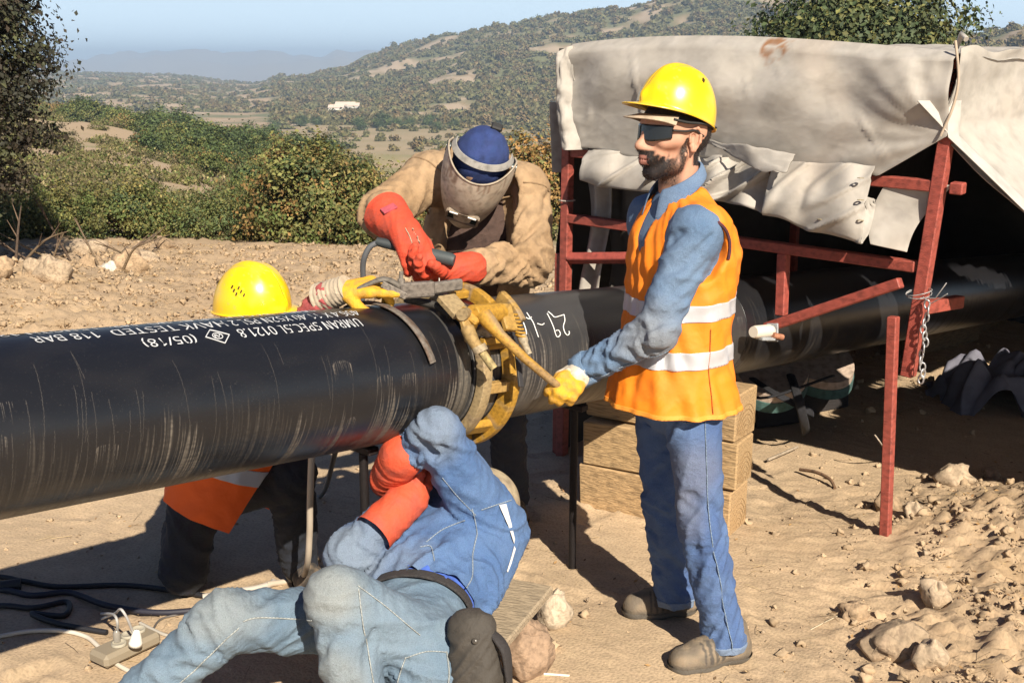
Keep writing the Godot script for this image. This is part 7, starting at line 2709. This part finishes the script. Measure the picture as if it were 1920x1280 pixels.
func make_lier() -> void:
	var hip_n: Vector3 = Vector3(-0.211, 0.290, -2.919)
	var hip_f: Vector3 = Vector3(-0.397, 0.301, -3.086)
	var kn_n: Vector3 = Vector3(-0.450, 0.514, -2.787)
	var an_n: Vector3 = Vector3(-0.373, 0.129, -2.717)
	var kn_f: Vector3 = Vector3(-0.761, 0.417, -2.847)
	var an_f: Vector3 = Vector3(-1.029, 0.181, -2.770)
	var sh_n: Vector3 = Vector3(-0.078, 0.501, -3.360)
	var sh_f: Vector3 = Vector3(-0.369, 0.426, -3.486)
	var neck: Vector3 = Vector3(-0.186, 0.509, -3.505)
	var el_n: Vector3 = Vector3(-0.218, 0.815, -3.229)
	var wr_n: Vector3 = Vector3(-0.320, 0.717, -3.298)
	var el_f: Vector3 = Vector3(-0.472, 0.439, -3.222)
	var wr_f: Vector3 = Vector3(-0.372, 0.534, -3.265)
	var waist: Vector3 = Vector3(-0.267, 0.342, -3.189)
	var chest: Vector3 = Vector3(-0.194, 0.422, -3.382)
	var pelvis := (hip_n + hip_f) / 2.0
	var fwd := (neck - pelvis).normalized()
	var side := (sh_n - sh_f).normalized()
	side = (side - fwd * side.dot(fwd)).normalized()
	var o := thing("person", "worker lying on his back under the pipe in faded jeans and blue denim jacket", "person", Vector3(-0.25, 0, -3.2), "pipeline workers")
	var body := slim_body([limb(neck, chest, 0.09, 0.16), limb(chest, waist, 0.16, 0.15), limb(waist, pelvis, 0.15, 0.15), limb(hip_n, kn_n, 0.09, 0.06), limb(kn_n, an_n, 0.06, 0.05), limb(hip_f, kn_f, 0.09, 0.06), limb(kn_f, an_f, 0.06, 0.05),
		limb(sh_n, el_n, 0.06, 0.05), limb(el_n, wr_n, 0.05, 0.04), limb(sh_f, el_f, 0.06, 0.05), limb(el_f, wr_f, 0.05, 0.04)], Color(0.40, 0.24, 0.16))
	var hf := Vector3(-0.42, 0.80, 0.30).normalized()
	var up: Vector3 = (Vector3(0.000, 0.498, -3.647) - neck).normalized()
	var hl := up.cross(hf).normalized()
	hf = hl.cross(up).normalized()
	var hx := Transform3D(Basis(hl, up, hf), Vector3(-0.104, 0.446, -3.573))
	body.join(head_geo(1.0, Color(0.36, 0.21, 0.14), 0.006), hx)
	obj("body", body, M.skin, o)
	# jeans
	var b := [
		limb(waist.lerp(pelvis, 0.35), pelvis, 0.128, 0.138, side, 1.26), limb(hip_n, kn_n, 0.114, 0.078), limb(kn_n, an_n, 0.080, 0.080), limb(hip_f, kn_f, 0.108, 0.078), limb(kn_f, an_f, 0.080, 0.070), limb(hip_n - fwd * 0.05, hip_n - fwd * 0.02 + Vector3(0.03, -0.02, 0.02), 0.125, 0.125),
	]
	var look := Vector3(0.0, 0.45, 0.9)
	for q in [[42, kn_n, an_n, 0.080, 0.080, 9, 0.2, 0.9, 0.011, 0.9], [43, hip_f, kn_f, 0.108, 0.078, 8, 0.1, 0.85, 0.013, -1.0], [44, kn_f, an_f, 0.080, 0.070, 8, 0.08, 0.9, 0.012, 0.8]]:
		b.append_array(creases(q[0], q[1], q[2], q[3], q[4], q[5], q[6], q[7], look, q[8], q[9]))
	var j := sdf(b, 0.0075, 0.03, Color.WHITE)
	wrinkle(j, [[hip_n, kn_n, 0.10, 0.017, 0.006, 0.11, 1.0], [kn_n, an_n, 0.085, 0.009, 0.013, 0.12, 1.1], [hip_f, kn_f, 0.10, 0.015, 0.009, 0.11, -1.0], [kn_f, an_f, 0.08, 0.012, 0.012, 0.10, -1.1], [waist, pelvis, 0.14, 0.008, 0.008, 0.13, 0.6]])
	var light := Color(0.295, 0.345, 0.385)
	paint(j, denim(Color(0.115, 0.175, 0.245), Color(0.185, 0.245, 0.305), Color(0.31, 0.305, 0.265), [[kn_n + Vector3(-0.02, 0.05, 0.06), 0.16, 1, 0.55], [kn_f + Vector3(0, 0.07, 0.05), 0.15, 1, 0.4], [hip_n.lerp(kn_n, 0.5) + Vector3(0, 0.05, 0.08), 0.16, 0, 0.6], [kn_n.lerp(an_n, 0.45) + Vector3(-0.04, 0, 0.08), 0.14, 1, 0.4]]))
	var jg := copy_of(j)
	var jeans := obj("jeans", j, M.denim, o)
	var cam_dir := Vector3(-0.05, -0.45, -0.9)
	for q in [[kn_n + Vector3(0.06, 0.02, 0.0), kn_n.lerp(an_n, 0.3) + Vector3(0.055, 0, 0), kn_n.lerp(an_n, 0.9) + Vector3(0.05, 0, 0)], [hip_n.lerp(kn_n, 0.15) + Vector3(0.0, 0.03, 0), hip_n.lerp(kn_n, 0.55) + Vector3(0.01, 0.05, 0), kn_n + Vector3(0.06, 0.03, 0)], [hip_f.lerp(kn_f, 0.35) + Vector3(0, 0.0, 0), hip_f.lerp(kn_f, 0.75) + Vector3(0.01, 0.01, 0), kn_f + Vector3(0.06, 0.0, 0.0)], [kn_f + Vector3(0.05, -0.02, 0.0), kn_f.lerp(an_f, 0.5) + Vector3(0.05, -0.02, 0), an_f + Vector3(0.05, 0, 0)]]:
		var st := Geo.new()
		stitches(st, touch_path(jg, curve(q, 7), cam_dir, 0.002), Color(0.46, 0.49, 0.48), 0.011)
		obj("seam", st, M.cloth, jeans)
	# back pocket
	var pc: Vector3 = Vector3(-0.232, 0.307, -2.821)
	for q in [[Vector3(-0.279, 0.325, -2.825), Vector3(-0.225, 0.341, -2.829), Vector3(-0.172, 0.339, -2.828)], [Vector3(-0.279, 0.325, -2.825), Vector3(-0.296, 0.280, -2.814), Vector3(-0.307, 0.232, -2.803)], [Vector3(-0.172, 0.339, -2.828), Vector3(-0.166, 0.287, -2.816), Vector3(-0.172, 0.232, -2.803)]]:
		var st := Geo.new()
		stitches(st, touch_path(jg, curve(q, 7), cam_dir, 0.002), Color(0.42, 0.46, 0.47), 0.008)
		obj("pocket_stitching", st, M.cloth, jeans)
	boot(o, Vector3(an_n.x + 0.02, 0, an_n.z - 0.04), Vector3(an_n.x - 0.05, 0, an_n.z + 0.22), an_n, Color(0.2, 0.16, 0.12))
	boot(o, Vector3(an_f.x + 0.02, 0, an_f.z - 0.04), Vector3(an_f.x - 0.14, 0, an_f.z + 0.18), an_f, Color(0.2, 0.16, 0.12))
	# belt
	var belt_n := (pelvis - waist).normalized()
	var bg := sdf([limb(waist, pelvis, 0.137, 0.143, side, 1.26)], 0.010, 0.02, Color(0.03, 0.026, 0.024))
	bg = slab(bg, belt_n, belt_n.dot(waist) + 0.084, belt_n.dot(waist) + 0.114)
	obj("belt", patch(bg, 0.004, Color(0.035, 0.03, 0.028)), M.leather, o)
	var ug := sdf([limb(waist, pelvis, 0.139, 0.143, side, 1.27)], 0.010, 0.02, Color(0.06, 0.13, 0.5))
	wrinkle(ug, [[waist, pelvis, 0.14, 0.004, 0.004, 0.04, 0.3]])
	ug = slab(ug, belt_n, belt_n.dot(waist) + 0.05, belt_n.dot(waist) + 0.09)
	obj("blue_shirt_hem", ug, M.cloth, o)
	# denim jacket
	var jb := [
		limb(chest, waist + belt_n * 0.05, 0.150, 0.154, side, 1.28), limb(neck - fwd * 0.04, chest, 0.10, 0.145, side, 1.25), limb(sh_n - side * 0.02, sh_f, 0.098, 0.09), limb(sh_n, el_n, 0.100, 0.066), limb(el_n, wr_n, 0.064, 0.056), limb(sh_f, sh_f.lerp(el_f, 0.4), 0.09, 0.085),
		limb(sh_n + Vector3(0.03, -0.06, -0.04), waist + side * 0.10 + Vector3(0.03, -0.03, -0.02), 0.105, 0.10),
	]
	for q in [[51, sh_n, el_n, 0.10, 0.066, 4, 0.5, 0.95, 0.009, 1.2], [52, el_n, wr_n, 0.064, 0.056, 6, 0.0, 1.0, 0.013, 0.3], [54, sh_f, el_f, 0.09, 0.075, 4, 0.2, 1.0, 0.011, 0.8]]:
		jb.append_array(creases(q[0], q[1], q[2], q[3], q[4], q[5], q[6], q[7], look, q[8], q[9]))
	var s := sdf(jb, 0.0075, 0.034, Color.WHITE)
	wrinkle(s, [[sh_n, el_n, 0.09, 0.010, 0.011, 0.12, 1.2], [el_n, wr_n, 0.07, 0.014, 0.012, 0.055, 0.4], [sh_f, el_f, 0.08, 0.006, 0.009, 0.08, 1.0], [el_f, wr_f, 0.07, 0.010, 0.010, 0.05, 0.7], [chest, waist, 0.16, 0.010, 0.020, 0.11, 1.0]])
	# the gathered waistband
	var sn := s.normals()
	for k in s.v.size():
		var d := belt_n.dot(s.v[k] - waist)
		if d > -0.09:
			var ph := (s.v[k] - waist).dot(side) * 62.0
			s.v[k] += sn[k] * 0.0045 * sin(ph + 2.0 * noise.get_noise_1d(ph * 0.2)) * smoothstep(-0.09, -0.03, d)
	var cutw := belt_n.dot(waist) + 0.085
	var near := Geo.new()
	var hem_n := (belt_n + side * 0.10).normalized()
	s = clip(s, hem_n, hem_n.dot(waist) + 0.094)
	var fs := sdf([limb(sh_f, el_f, 0.09, 0.075), limb(el_f, wr_f, 0.074, 0.058)], 0.0085, 0.034, Color.WHITE)
	wrinkle(fs, [[sh_f, el_f, 0.08, 0.006, 0.009, 0.08, 1.0], [el_f, wr_f, 0.07, 0.010, 0.010, 0.05, 0.7]])
	s.join(fs)
	paint(s, denim(Color(0.062, 0.125, 0.275), Color(0.105, 0.180, 0.335), Color(0.25, 0.28, 0.29), [[el_n + Vector3(-0.02, 0.05, 0.05), 0.15, 1, 0.5], [el_f + Vector3(0, 0.04, 0.04), 0.15, 1, 0.55], [waist + Vector3(-0.05, 0.12, 0.08), 0.14, 1, 0.3], [wr_n, 0.14, 1, 0.45]]))
	var sg := copy_of(s)
	var jacket := obj("denim_jacket", s, M.denim, o)
	var seams := [
		[Vector3(-0.100, 0.526, -3.181), Vector3(-0.114, 0.466, -3.167), Vector3(-0.117, 0.406, -3.152), Vector3(-0.142, 0.368, -3.143)], [Vector3(-0.085, 0.594, -3.197), Vector3(-0.054, 0.605, -3.199), Vector3(0.003, 0.623, -3.204)], [Vector3(-0.114, 0.594, -3.197), Vector3(-0.104, 0.556, -3.188), Vector3(-0.100, 0.526, -3.181)],
		[Vector3(-0.263, 0.489, -3.172), Vector3(-0.235, 0.490, -3.172), Vector3(-0.224, 0.451, -3.163)], [Vector3(-0.247, 0.504, -3.175), Vector3(-0.201, 0.538, -3.184), Vector3(-0.136, 0.564, -3.190)], [Vector3(-0.195, 0.719, -3.123), Vector3(-0.155, 0.650, -3.159), Vector3(-0.105, 0.579, -3.193)],
	]
	for q in seams:
		var st := Geo.new()
		stitches(st, touch_path(sg, curve(q, 8), Vector3(-0.05, -0.38, -0.92), 0.001), Color(0.30, 0.36, 0.44), 0.010)
		obj("seam", st, M.cloth, jacket)
	# white patches on its shoulder
	for q in [[[Vector3(-0.034, 0.608, -3.200), Vector3(-0.012, 0.611, -3.201), Vector3(0.003, 0.559, -3.189), Vector3(0.015, 0.508, -3.177), Vector3(0.012, 0.496, -3.174), Vector3(-0.006, 0.549, -3.186)]], [[Vector3(0.012, 0.489, -3.172), Vector3(0.017, 0.481, -3.170), Vector3(0.003, 0.439, -3.160), Vector3(-0.008, 0.414, -3.154), Vector3(-0.011, 0.418, -3.155), Vector3(0.003, 0.459, -3.165)]]]:
		var pts := touch_path(sg, q[0], Vector3(-0.05, -0.38, -0.92), 0.007)
		if pts.size() == 6:
			var st := Geo.new()
			for e in [[0, 1, 5], [1, 2, 5], [2, 3, 5], [3, 4, 5]]:
				for w in 2:
					st.tri_out(pts[e[0]] - Vector3(0, 0.0, 0.003 * w), pts[e[1]] - Vector3(0, 0.0, 0.003 * w), pts[e[2]] - Vector3(0, 0.0, 0.003 * w), pts[e[0]] + Vector3(0, -0.5, -1) * (1.0 if w == 0 else -1.0), Color(0.74, 0.74, 0.75))
			obj("white_patch", st, M.reflect, jacket)
	# red gauntlets: the far one points up at the joint, the near one hangs from the bent arm
	var red := Color(0.62, 0.085, 0.035)
	var redp := func(p: Vector3) -> Color:
		var n := noise.get_noise_3dv(p * 16.0)
		return red.lerp(Color(0.40, 0.08, 0.05), clampf(0.2 + 0.7 * n, 0.0, 1.0))
	var c0: Vector3 = Vector3(-0.405, 0.515, -3.209)
	var c1: Vector3 = Vector3(-0.296, 0.596, -3.321)
	var fd := (c1 - c0).normalized()
	var g := sdf([limb(c0 - fd * 0.01, c1 - fd * 0.02, 0.064, 0.060)] + hand_bones(c1 - fd * 0.035, Vector3(0.1, 0.75, -0.2), Vector3(-0.2, -0.2, 0.9), 1.0, 1.05, [0.5, 0.55, 0.6, 0.6], [0.7, 0.5, 0.4, 0.3], 1.3), 0.0045, 0.007, red)
	g = clip(g, -fd, -fd.dot(c0))
	wrinkle(g, [[c0, c1, 0.06, 0.003, 0.004, 0.07, 0.8]], 0.001)
	paint(g, redp)
	obj("red_gauntlet", g, M.leather, o)
	var w0: Vector3 = Vector3(-0.331, 0.713, -3.292)
	var w1: Vector3 = Vector3(-0.363, 0.654, -3.345)
	var wd := (w1 - w0).normalized()
	g = sdf([limb(w0 - wd * 0.02, w1 + wd * 0.05, 0.066, 0.054)] + hand_bones(w1 + wd * 0.05, Vector3(0.15, -0.75, -0.35), Vector3(-0.9, 0.1, 0.2), 1.0, 1.05, [0.5, 0.55, 0.6, 0.6], [0.7, 0.5, 0.4, 0.3], 1.3), 0.0045, 0.007, red)
	wrinkle(g, [[w0, w1 + wd * 0.1, 0.06, 0.004, 0.004, 0.06, 0.8]], 0.001)
	paint(g, redp)
	obj("red_gauntlet", g, M.leather, o)
	# the beige welding cap and the mask over his face
	var cap := Geo.new()
	var prof := [[0.102, -0.02]]
	for k in 12:
		var a := PI * 0.5 * k / 11.0
		prof.append([maxf(0.001, 0.106 * cos(a)), 0.122 * sin(a)])
	lathe(cap, hx * Transform3D(Basis().scaled(Vector3(0.95, 1, 1.08)), Vector3(0, 0.022, -0.006)), prof, 28, Color(0.06, 0.075, 0.14))
	obj("dark_cap", cap, M.cloth, o)
	var mk := Geo.new()
	sheet(mk, func(u: float, v: float) -> Vector3:
		var a := lerpf(-1.7, 1.7, u)
		var y := lerpf(0.138, -0.15, v)
		var r := 0.108 * (sqrt(maxf(0.0, 1.0 - pow(y / 0.14, 2.0))) if y > 0.0 else 1.0 - 0.35 * pow(-y / 0.15, 2.0))
		return hx * Vector3(sin(a) * r, y, cos(a) * r * 1.22 + 0.006)
	, 40, 26, 0.004, func(p: Vector3) -> Color: return Color(0.40, 0.33, 0.22).lerp(Color(0.30, 0.24, 0.17), clampf(0.4 + noise.get_noise_3dv(p * 20.0), 0.0, 1.0)))
	obj("welding_mask", mk, M.mask, o)
	# tool pouch on the belt
	var pv: Vector3 = Vector3(-0.095, 0.353, -2.801)
	var po := thing("tool_pouch", "worn black leather tool pouch hanging on the lying worker's belt", "pouch", pv + Vector3(0, -0.1, 0))
	g = sdf([limb(pv + Vector3(-0.01, 0.055, -0.02), pv + Vector3(0.0, -0.085, 0.02), 0.055, 0.062, Vector3(0.85, 0.1, 0.3).normalized(), 1.15), limb(pv + Vector3(0.03, -0.06, 0), pv + Vector3(0.01, -0.11, 0.0), 0.04, 0.03)], 0.006, 0.03, Color(0.055, 0.048, 0.042))
	wrinkle(g, [[pv + Vector3(0, 0.1, 0), pv + Vector3(0, -0.12, 0), 0.06, 0.006, 0.009, 0.07, 1.0]], 0.002)
	obj("bag", g, M.leather, po)
	g = Geo.new()
	tube(g, curve([pv + Vector3(0.045, 0.06, 0.01), pv + Vector3(0.078, 0.02, 0.03), pv + Vector3(0.088, -0.06, 0.04), pv + Vector3(0.098, -0.12, 0.05)], 5), [0.012, 0.016, 0.019, 0.02, 0.02, 0.02, 0.02, 0.019, 0.018, 0.016, 0.014, 0.012, 0.009, 0.006, 0.003, 0.002], 8, Color(0.03, 0.027, 0.025), true, 0.4)
	obj("loose_strap", g, M.leather, po)
	g = Geo.new()
	lathe(g, Transform3D(Basis(Vector3.RIGHT, 1.1), pv + Vector3(0.0, 0.055, 0.045)), [[0.001, 0.004], [0.006, 0.0035], [0.008, 0.001], [0.0085, 0.0]], 14, Color(0.06, 0.052, 0.045))
	obj("press_stud", g, M.shiny, po)



# ------------------------------------------------------------------ stones, clods, litter
func make_debris() -> void:
	var rr := RandomNumberGenerator.new()
	rr.seed = 77
	var earth := Color(0.36, 0.255, 0.16)
	var pale := Color(0.40, 0.305, 0.21)
	var stones := [
		[Vector3(-3.354, 0.000, -10.094), Vector3(0.16, 0.15, 0.14), earth * 1.1, "big round grey brown boulder on the dirt bank at left"], [Vector3(-3.461, 0.000, -9.967), Vector3(0.07, 0.06, 0.06), Color(0.62, 0.56, 0.48), "small whitish stone just left of the round boulder"],
		[Vector3(-3.840, 0.000, -10.524), Vector3(0.12, 0.09, 0.10), earth, "flat brown stone left of the whitish stone on the bank"], [Vector3(-3.515, 0.000, -11.113), Vector3(0.16, 0.07, 0.10), pale, "flat stone half sunk in the bank above the round boulder"],
		[Vector3(-3.462, 0.000, -8.705), Vector3(0.16, 0.13, 0.14), pale, "large pale boulder right above the lettering at left"], [Vector3(-3.615, 0.000, -8.744), Vector3(0.09, 0.10, 0.09), pale * 0.95, "upright pale stone beside the large pale boulder"],
		[Vector3(-3.770, 0.000, -8.515), Vector3(0.10, 0.09, 0.09), earth * 1.15, "pinkish stone at the left picture edge above the pipe"], [Vector3(-3.530, 0.000, -11.839), Vector3(0.10, 0.08, 0.09), earth * 0.8, "dark brown stone at the far edge of the dirt"],
		[Vector3(-4.247, 0.000, -11.565), Vector3(0.20, 0.10, 0.14), pale, "long pale rock on the crest of the dirt bank"],
		[Vector3(1.948, 0.000, -4.901), Vector3(0.085, 0.07, 0.075), pale, "pale clod on top of the dirt mound at the shadow's edge"], [Vector3(1.619, 0.000, -4.429), Vector3(0.045, 0.042, 0.04), pale, "fist sized stone right of the red leg's foot"],
		[Vector3(1.448, 0.000, -3.695), Vector3(0.055, 0.055, 0.05), pale * 1.05, "pale upright stone in the loose dirt at right"], [Vector3(1.164, 0.000, -3.675), Vector3(0.05, 0.035, 0.045), earth * 1.05, "flat stone left of the pale upright stone"],
		[Vector3(1.228, 0.000, -3.406), Vector3(0.105, 0.068, 0.075), Color(0.33, 0.245, 0.165), "largest half buried stone at the lower right"], [Vector3(1.567, 0.000, -4.589), Vector3(0.055, 0.05, 0.05), earth, "crumbly clod just left of the red leg's foot"],
		[Vector3(1.284, 0.000, -3.283), Vector3(0.06, 0.05, 0.05), pale, "stone at the bottom edge below the half buried stone"], [Vector3(2.179, 0.000, -5.037), Vector3(0.04, 0.035, 0.04), earth, "small clod near the right edge in front of the awning's shade"],
		[Vector3(-1.758, 0.000, -10.305), Vector3(0.07, 0.05, 0.06), pale, "flat stone on the dirt behind the yellow glove"], [Vector3(-2.415, 0.000, -9.673), Vector3(0.06, 0.04, 0.05), earth, "brown stone beside the yellow helmet behind the pipe"],
	]
	for k in stones.size():
		var g := Geo.new()
		var s = stones[k]
		var at: Vector3 = s[0]
		at.y = height(at.x, at.z) + (s[1] as Vector3).y * 0.35
		rock(g, at, s[1], 2.0 + k * 3.7, 0.4, s[2], 11)
		paint(g, func(p: Vector3) -> Color:
			var n := noise.get_noise_3dv(p * 30.0)
			var n2 := noise.get_noise_3dv(p * 9.0)
			var c: Color = s[2]
			return (c * (1.0 + 0.2 * n + 0.15 * n2)).lerp(earth, smoothstep(0.02, -0.03, p.y - at.y + 0.03 * n2) * 0.7))
		tag(obj("stone", g, M.stone), s[3], "stone", "loose stones on the dirt")
	# crumbled clods and gravel
	var mats := []
	for k in 3:
		var g := Geo.new()
		rock(g, Vector3.ZERO, Vector3(1, 0.7, 0.85), 30.0 + k * 11.0, 1.1, Color(1, 1, 1), 4)
		mats.append(g.mesh())
	var places := [[], [], []]
	var tones := [[], [], []]
	for k in 140000:
		var x := rr.randf_range(-5.5, 3.2)
		var z := -rr.randf_range(2.2, 12.3)
		if z > -5.5 and x < -2.5:
			continue
		var ro := rough_at(x, z)
		if rr.randf() > pow(ro, 1.4) * (1.0 if z > -6.0 else 0.5) + 0.012 or noise.get_noise_2d(x * 2.6, z * 2.6 + 60.0) < -0.25 + 0.3 * (1.0 - ro):
			continue
		var s := 0.003 * pow(9.0, pow(rr.randf(), 3.4)) * (1.0 if z > -6.0 else 1.25)
		var j := rr.randi() % 3
		var b := Basis(Vector3(rr.randfn(), rr.randfn(), rr.randfn()).normalized(), rr.randf() * TAU).scaled(Vector3.ONE * s)
		places[j].append(Transform3D(b, Vector3(x, height(x, z) + s * 0.25, z)))
		tones[j].append(dirt_colour(x, z) * rr.randf_range(0.82, 1.08) if rr.randf() < 0.93 else pale * rr.randf_range(0.8, 1.1))
	for k in 3:
		_scatter("crumbled_dirt", mats[k], places[k], tones[k], M.clod, "crumbled earth clods and gravel strewn over the bare dirt", "gravel")
	# dry leaves, straw and twigs
	var lf := Geo.new()
	for e in [[Vector3(-1, 0, 0), Vector3(0, 0.15, 0.45), Vector3(1, 0.1, 0), Vector3(0, 0.12, -0.45)]]:
		lf.tri(e[0], e[1], e[2], Color.WHITE)
		lf.tri(e[0], e[2], e[3], Color.WHITE)
	var straw := Geo.new()
	tube(straw, [Vector3(-1, 0, 0), Vector3(-0.2, 0.03, 0.05), Vector3(1, 0.02, -0.03)], 0.018, 3, Color.WHITE)
	var lp := []
	var lt := []
	var sp := []
	var st := []
	for k in 70000:
		var x := rr.randf_range(-5.8, 3.0)
		var z := -rr.randf_range(2.3, 12.6)
		var n := noise.get_noise_2d(x * 1.9 + 12.0, z * 1.9)
		var ro := rough_at(x, z)
		if rr.randf() > smoothstep(0.0, 0.6, n + 0.3 * ro) * (0.18 + ro) + 0.015:
			continue
		var far := 1.0 if z > -6.0 else 1.5
		var at := Vector3(x, height(x, z) + 0.004, z)
		if rr.randf() < 0.45:
			var s := rr.randf_range(0.004, 0.013) * far
			lp.append(Transform3D(Basis(Vector3.UP, rr.randf() * TAU).rotated(Vector3.RIGHT, rr.randf_range(-0.6, 0.6)).scaled(Vector3.ONE * s), at))
			lt.append([Color(0.34, 0.20, 0.08), Color(0.22, 0.12, 0.05), Color(0.42, 0.30, 0.15), Color(0.13, 0.08, 0.04)][rr.randi() % 4])
		else:
			var s := rr.randf_range(0.010, 0.045) * far
			sp.append(Transform3D(Basis(Vector3.UP, rr.randf() * TAU).rotated(Vector3.RIGHT, rr.randf_range(-0.2, 0.2)).scaled(Vector3(s, s * rr.randf_range(0.6, 1.6), s)), at))
			st.append([Color(0.46, 0.35, 0.19), Color(0.20, 0.13, 0.07), Color(0.36, 0.26, 0.14), Color(0.10, 0.07, 0.045)][rr.randi() % 4])
	_scatter("dry_leaves", lf.mesh(), lp, lt, M.leaf, "dry brown leaves littered over the dirt", "leaf litter")
	_scatter("dry_straw", straw.mesh(), sp, st, M.leaf, "bits of straw and thin twigs strewn over the dirt", "straw")
	# branches thrown up on the bank at left, and single twigs
	for k in 16:
		var a: Vector3 = Vector3(-4.039, 0.000, -10.305) + Vector3(rr.randf_range(-1.3, 0.9), 0, rr.randf_range(-1.2, 1.2))
		var d := Vector3(rr.randf_range(-1, 1), rr.randf_range(0.05, 0.45), rr.randf_range(-0.6, 0.6)).normalized()
		var l := rr.randf_range(0.3, 0.9)
		var g := Geo.new()
		a.y = height(a.x, a.z) + 0.01
		var c := curve([a, a + d * l * 0.5 + Vector3(0, rr.randf_range(-0.02, 0.06), 0), a + d * l], 4)
		tube(g, c, [0.013, 0.012, 0.011, 0.010, 0.009, 0.008, 0.006, 0.005, 0.003], 6, [Color(0.16, 0.11, 0.07), Color(0.24, 0.17, 0.10), Color(0.10, 0.07, 0.05)][k % 3])
		for j in 2:
			var m: Vector3 = c[3 + j * 2]
			tube(g, [m, m + (d + Vector3(rr.randf_range(-0.8, 0.8), rr.randf_range(0, 0.5), rr.randf_range(-0.5, 0.5))).normalized() * l * 0.35], [0.006, 0.002], 5, Color(0.18, 0.12, 0.08))
		tag(obj("fallen_branch", g, M.bark), "dry forked branch lying on the rough dirt bank at left", "branch", "dry branches on the bank")
	for s in [
		["curved brown root lying in the dirt between the timber stack and the red leg", [Vector3(1.336, 0.020, -5.160), Vector3(1.390, 0.035, -5.082), Vector3(1.433, 0.030, -5.003), Vector3(1.441, 0.010, -4.941)], 0.008, Color(0.17, 0.10, 0.055)],
		["thin pale stick leaning in the dirt beside the red leg", [Vector3(1.804, 0.020, -5.296), Vector3(1.688, 0.160, -5.091), Vector3(1.641, 0.220, -5.062)], 0.0035, Color(0.42, 0.36, 0.29)],
		["straight grey stick at the timber stack's lower right corner", [Vector3(1.216, 0.020, -5.296), Vector3(1.396, 0.030, -5.458)], 0.007, Color(0.33, 0.27, 0.2)],
		["long thin straw stalk across the loose dirt at lower right", [Vector3(0.999, 0.010, -3.597), Vector3(1.085, 0.020, -3.655), Vector3(1.184, 0.010, -3.747)], 0.0022, Color(0.5, 0.42, 0.3)],
		["reddish strip of bark in the loose dirt at right", [Vector3(1.833, 0.012, -4.352), Vector3(1.885, 0.020, -4.381), Vector3(1.937, 0.015, -4.421)], 0.009, Color(0.26, 0.12, 0.07)],
	]:
		var g := Geo.new()
		tube(g, curve(s[1], 5), s[2], 6, s[3])
		tag(obj("twig", g, M.bark), s[0], "twig")


func _scatter(called: String, mesh: Mesh, at: Array, tone: Array, m: Material, label: String, category: String) -> void:
	var mm := MultiMesh.new()
	mm.transform_format = MultiMesh.TRANSFORM_3D
	mm.use_colors = true
	mm.mesh = mesh
	mm.instance_count = at.size()
	for k in at.size():
		mm.set_instance_transform(k, at[k])
		mm.set_instance_color(k, tone[k])
	var mi := MultiMeshInstance3D.new()
	mi.name = numbered(called)
	mi.multimesh = mm
	mi.material_override = m
	add_child(mi)
	mi.set_meta("kind", "stuff")
	mi.set_meta("label", label)
	mi.set_meta("category", category)
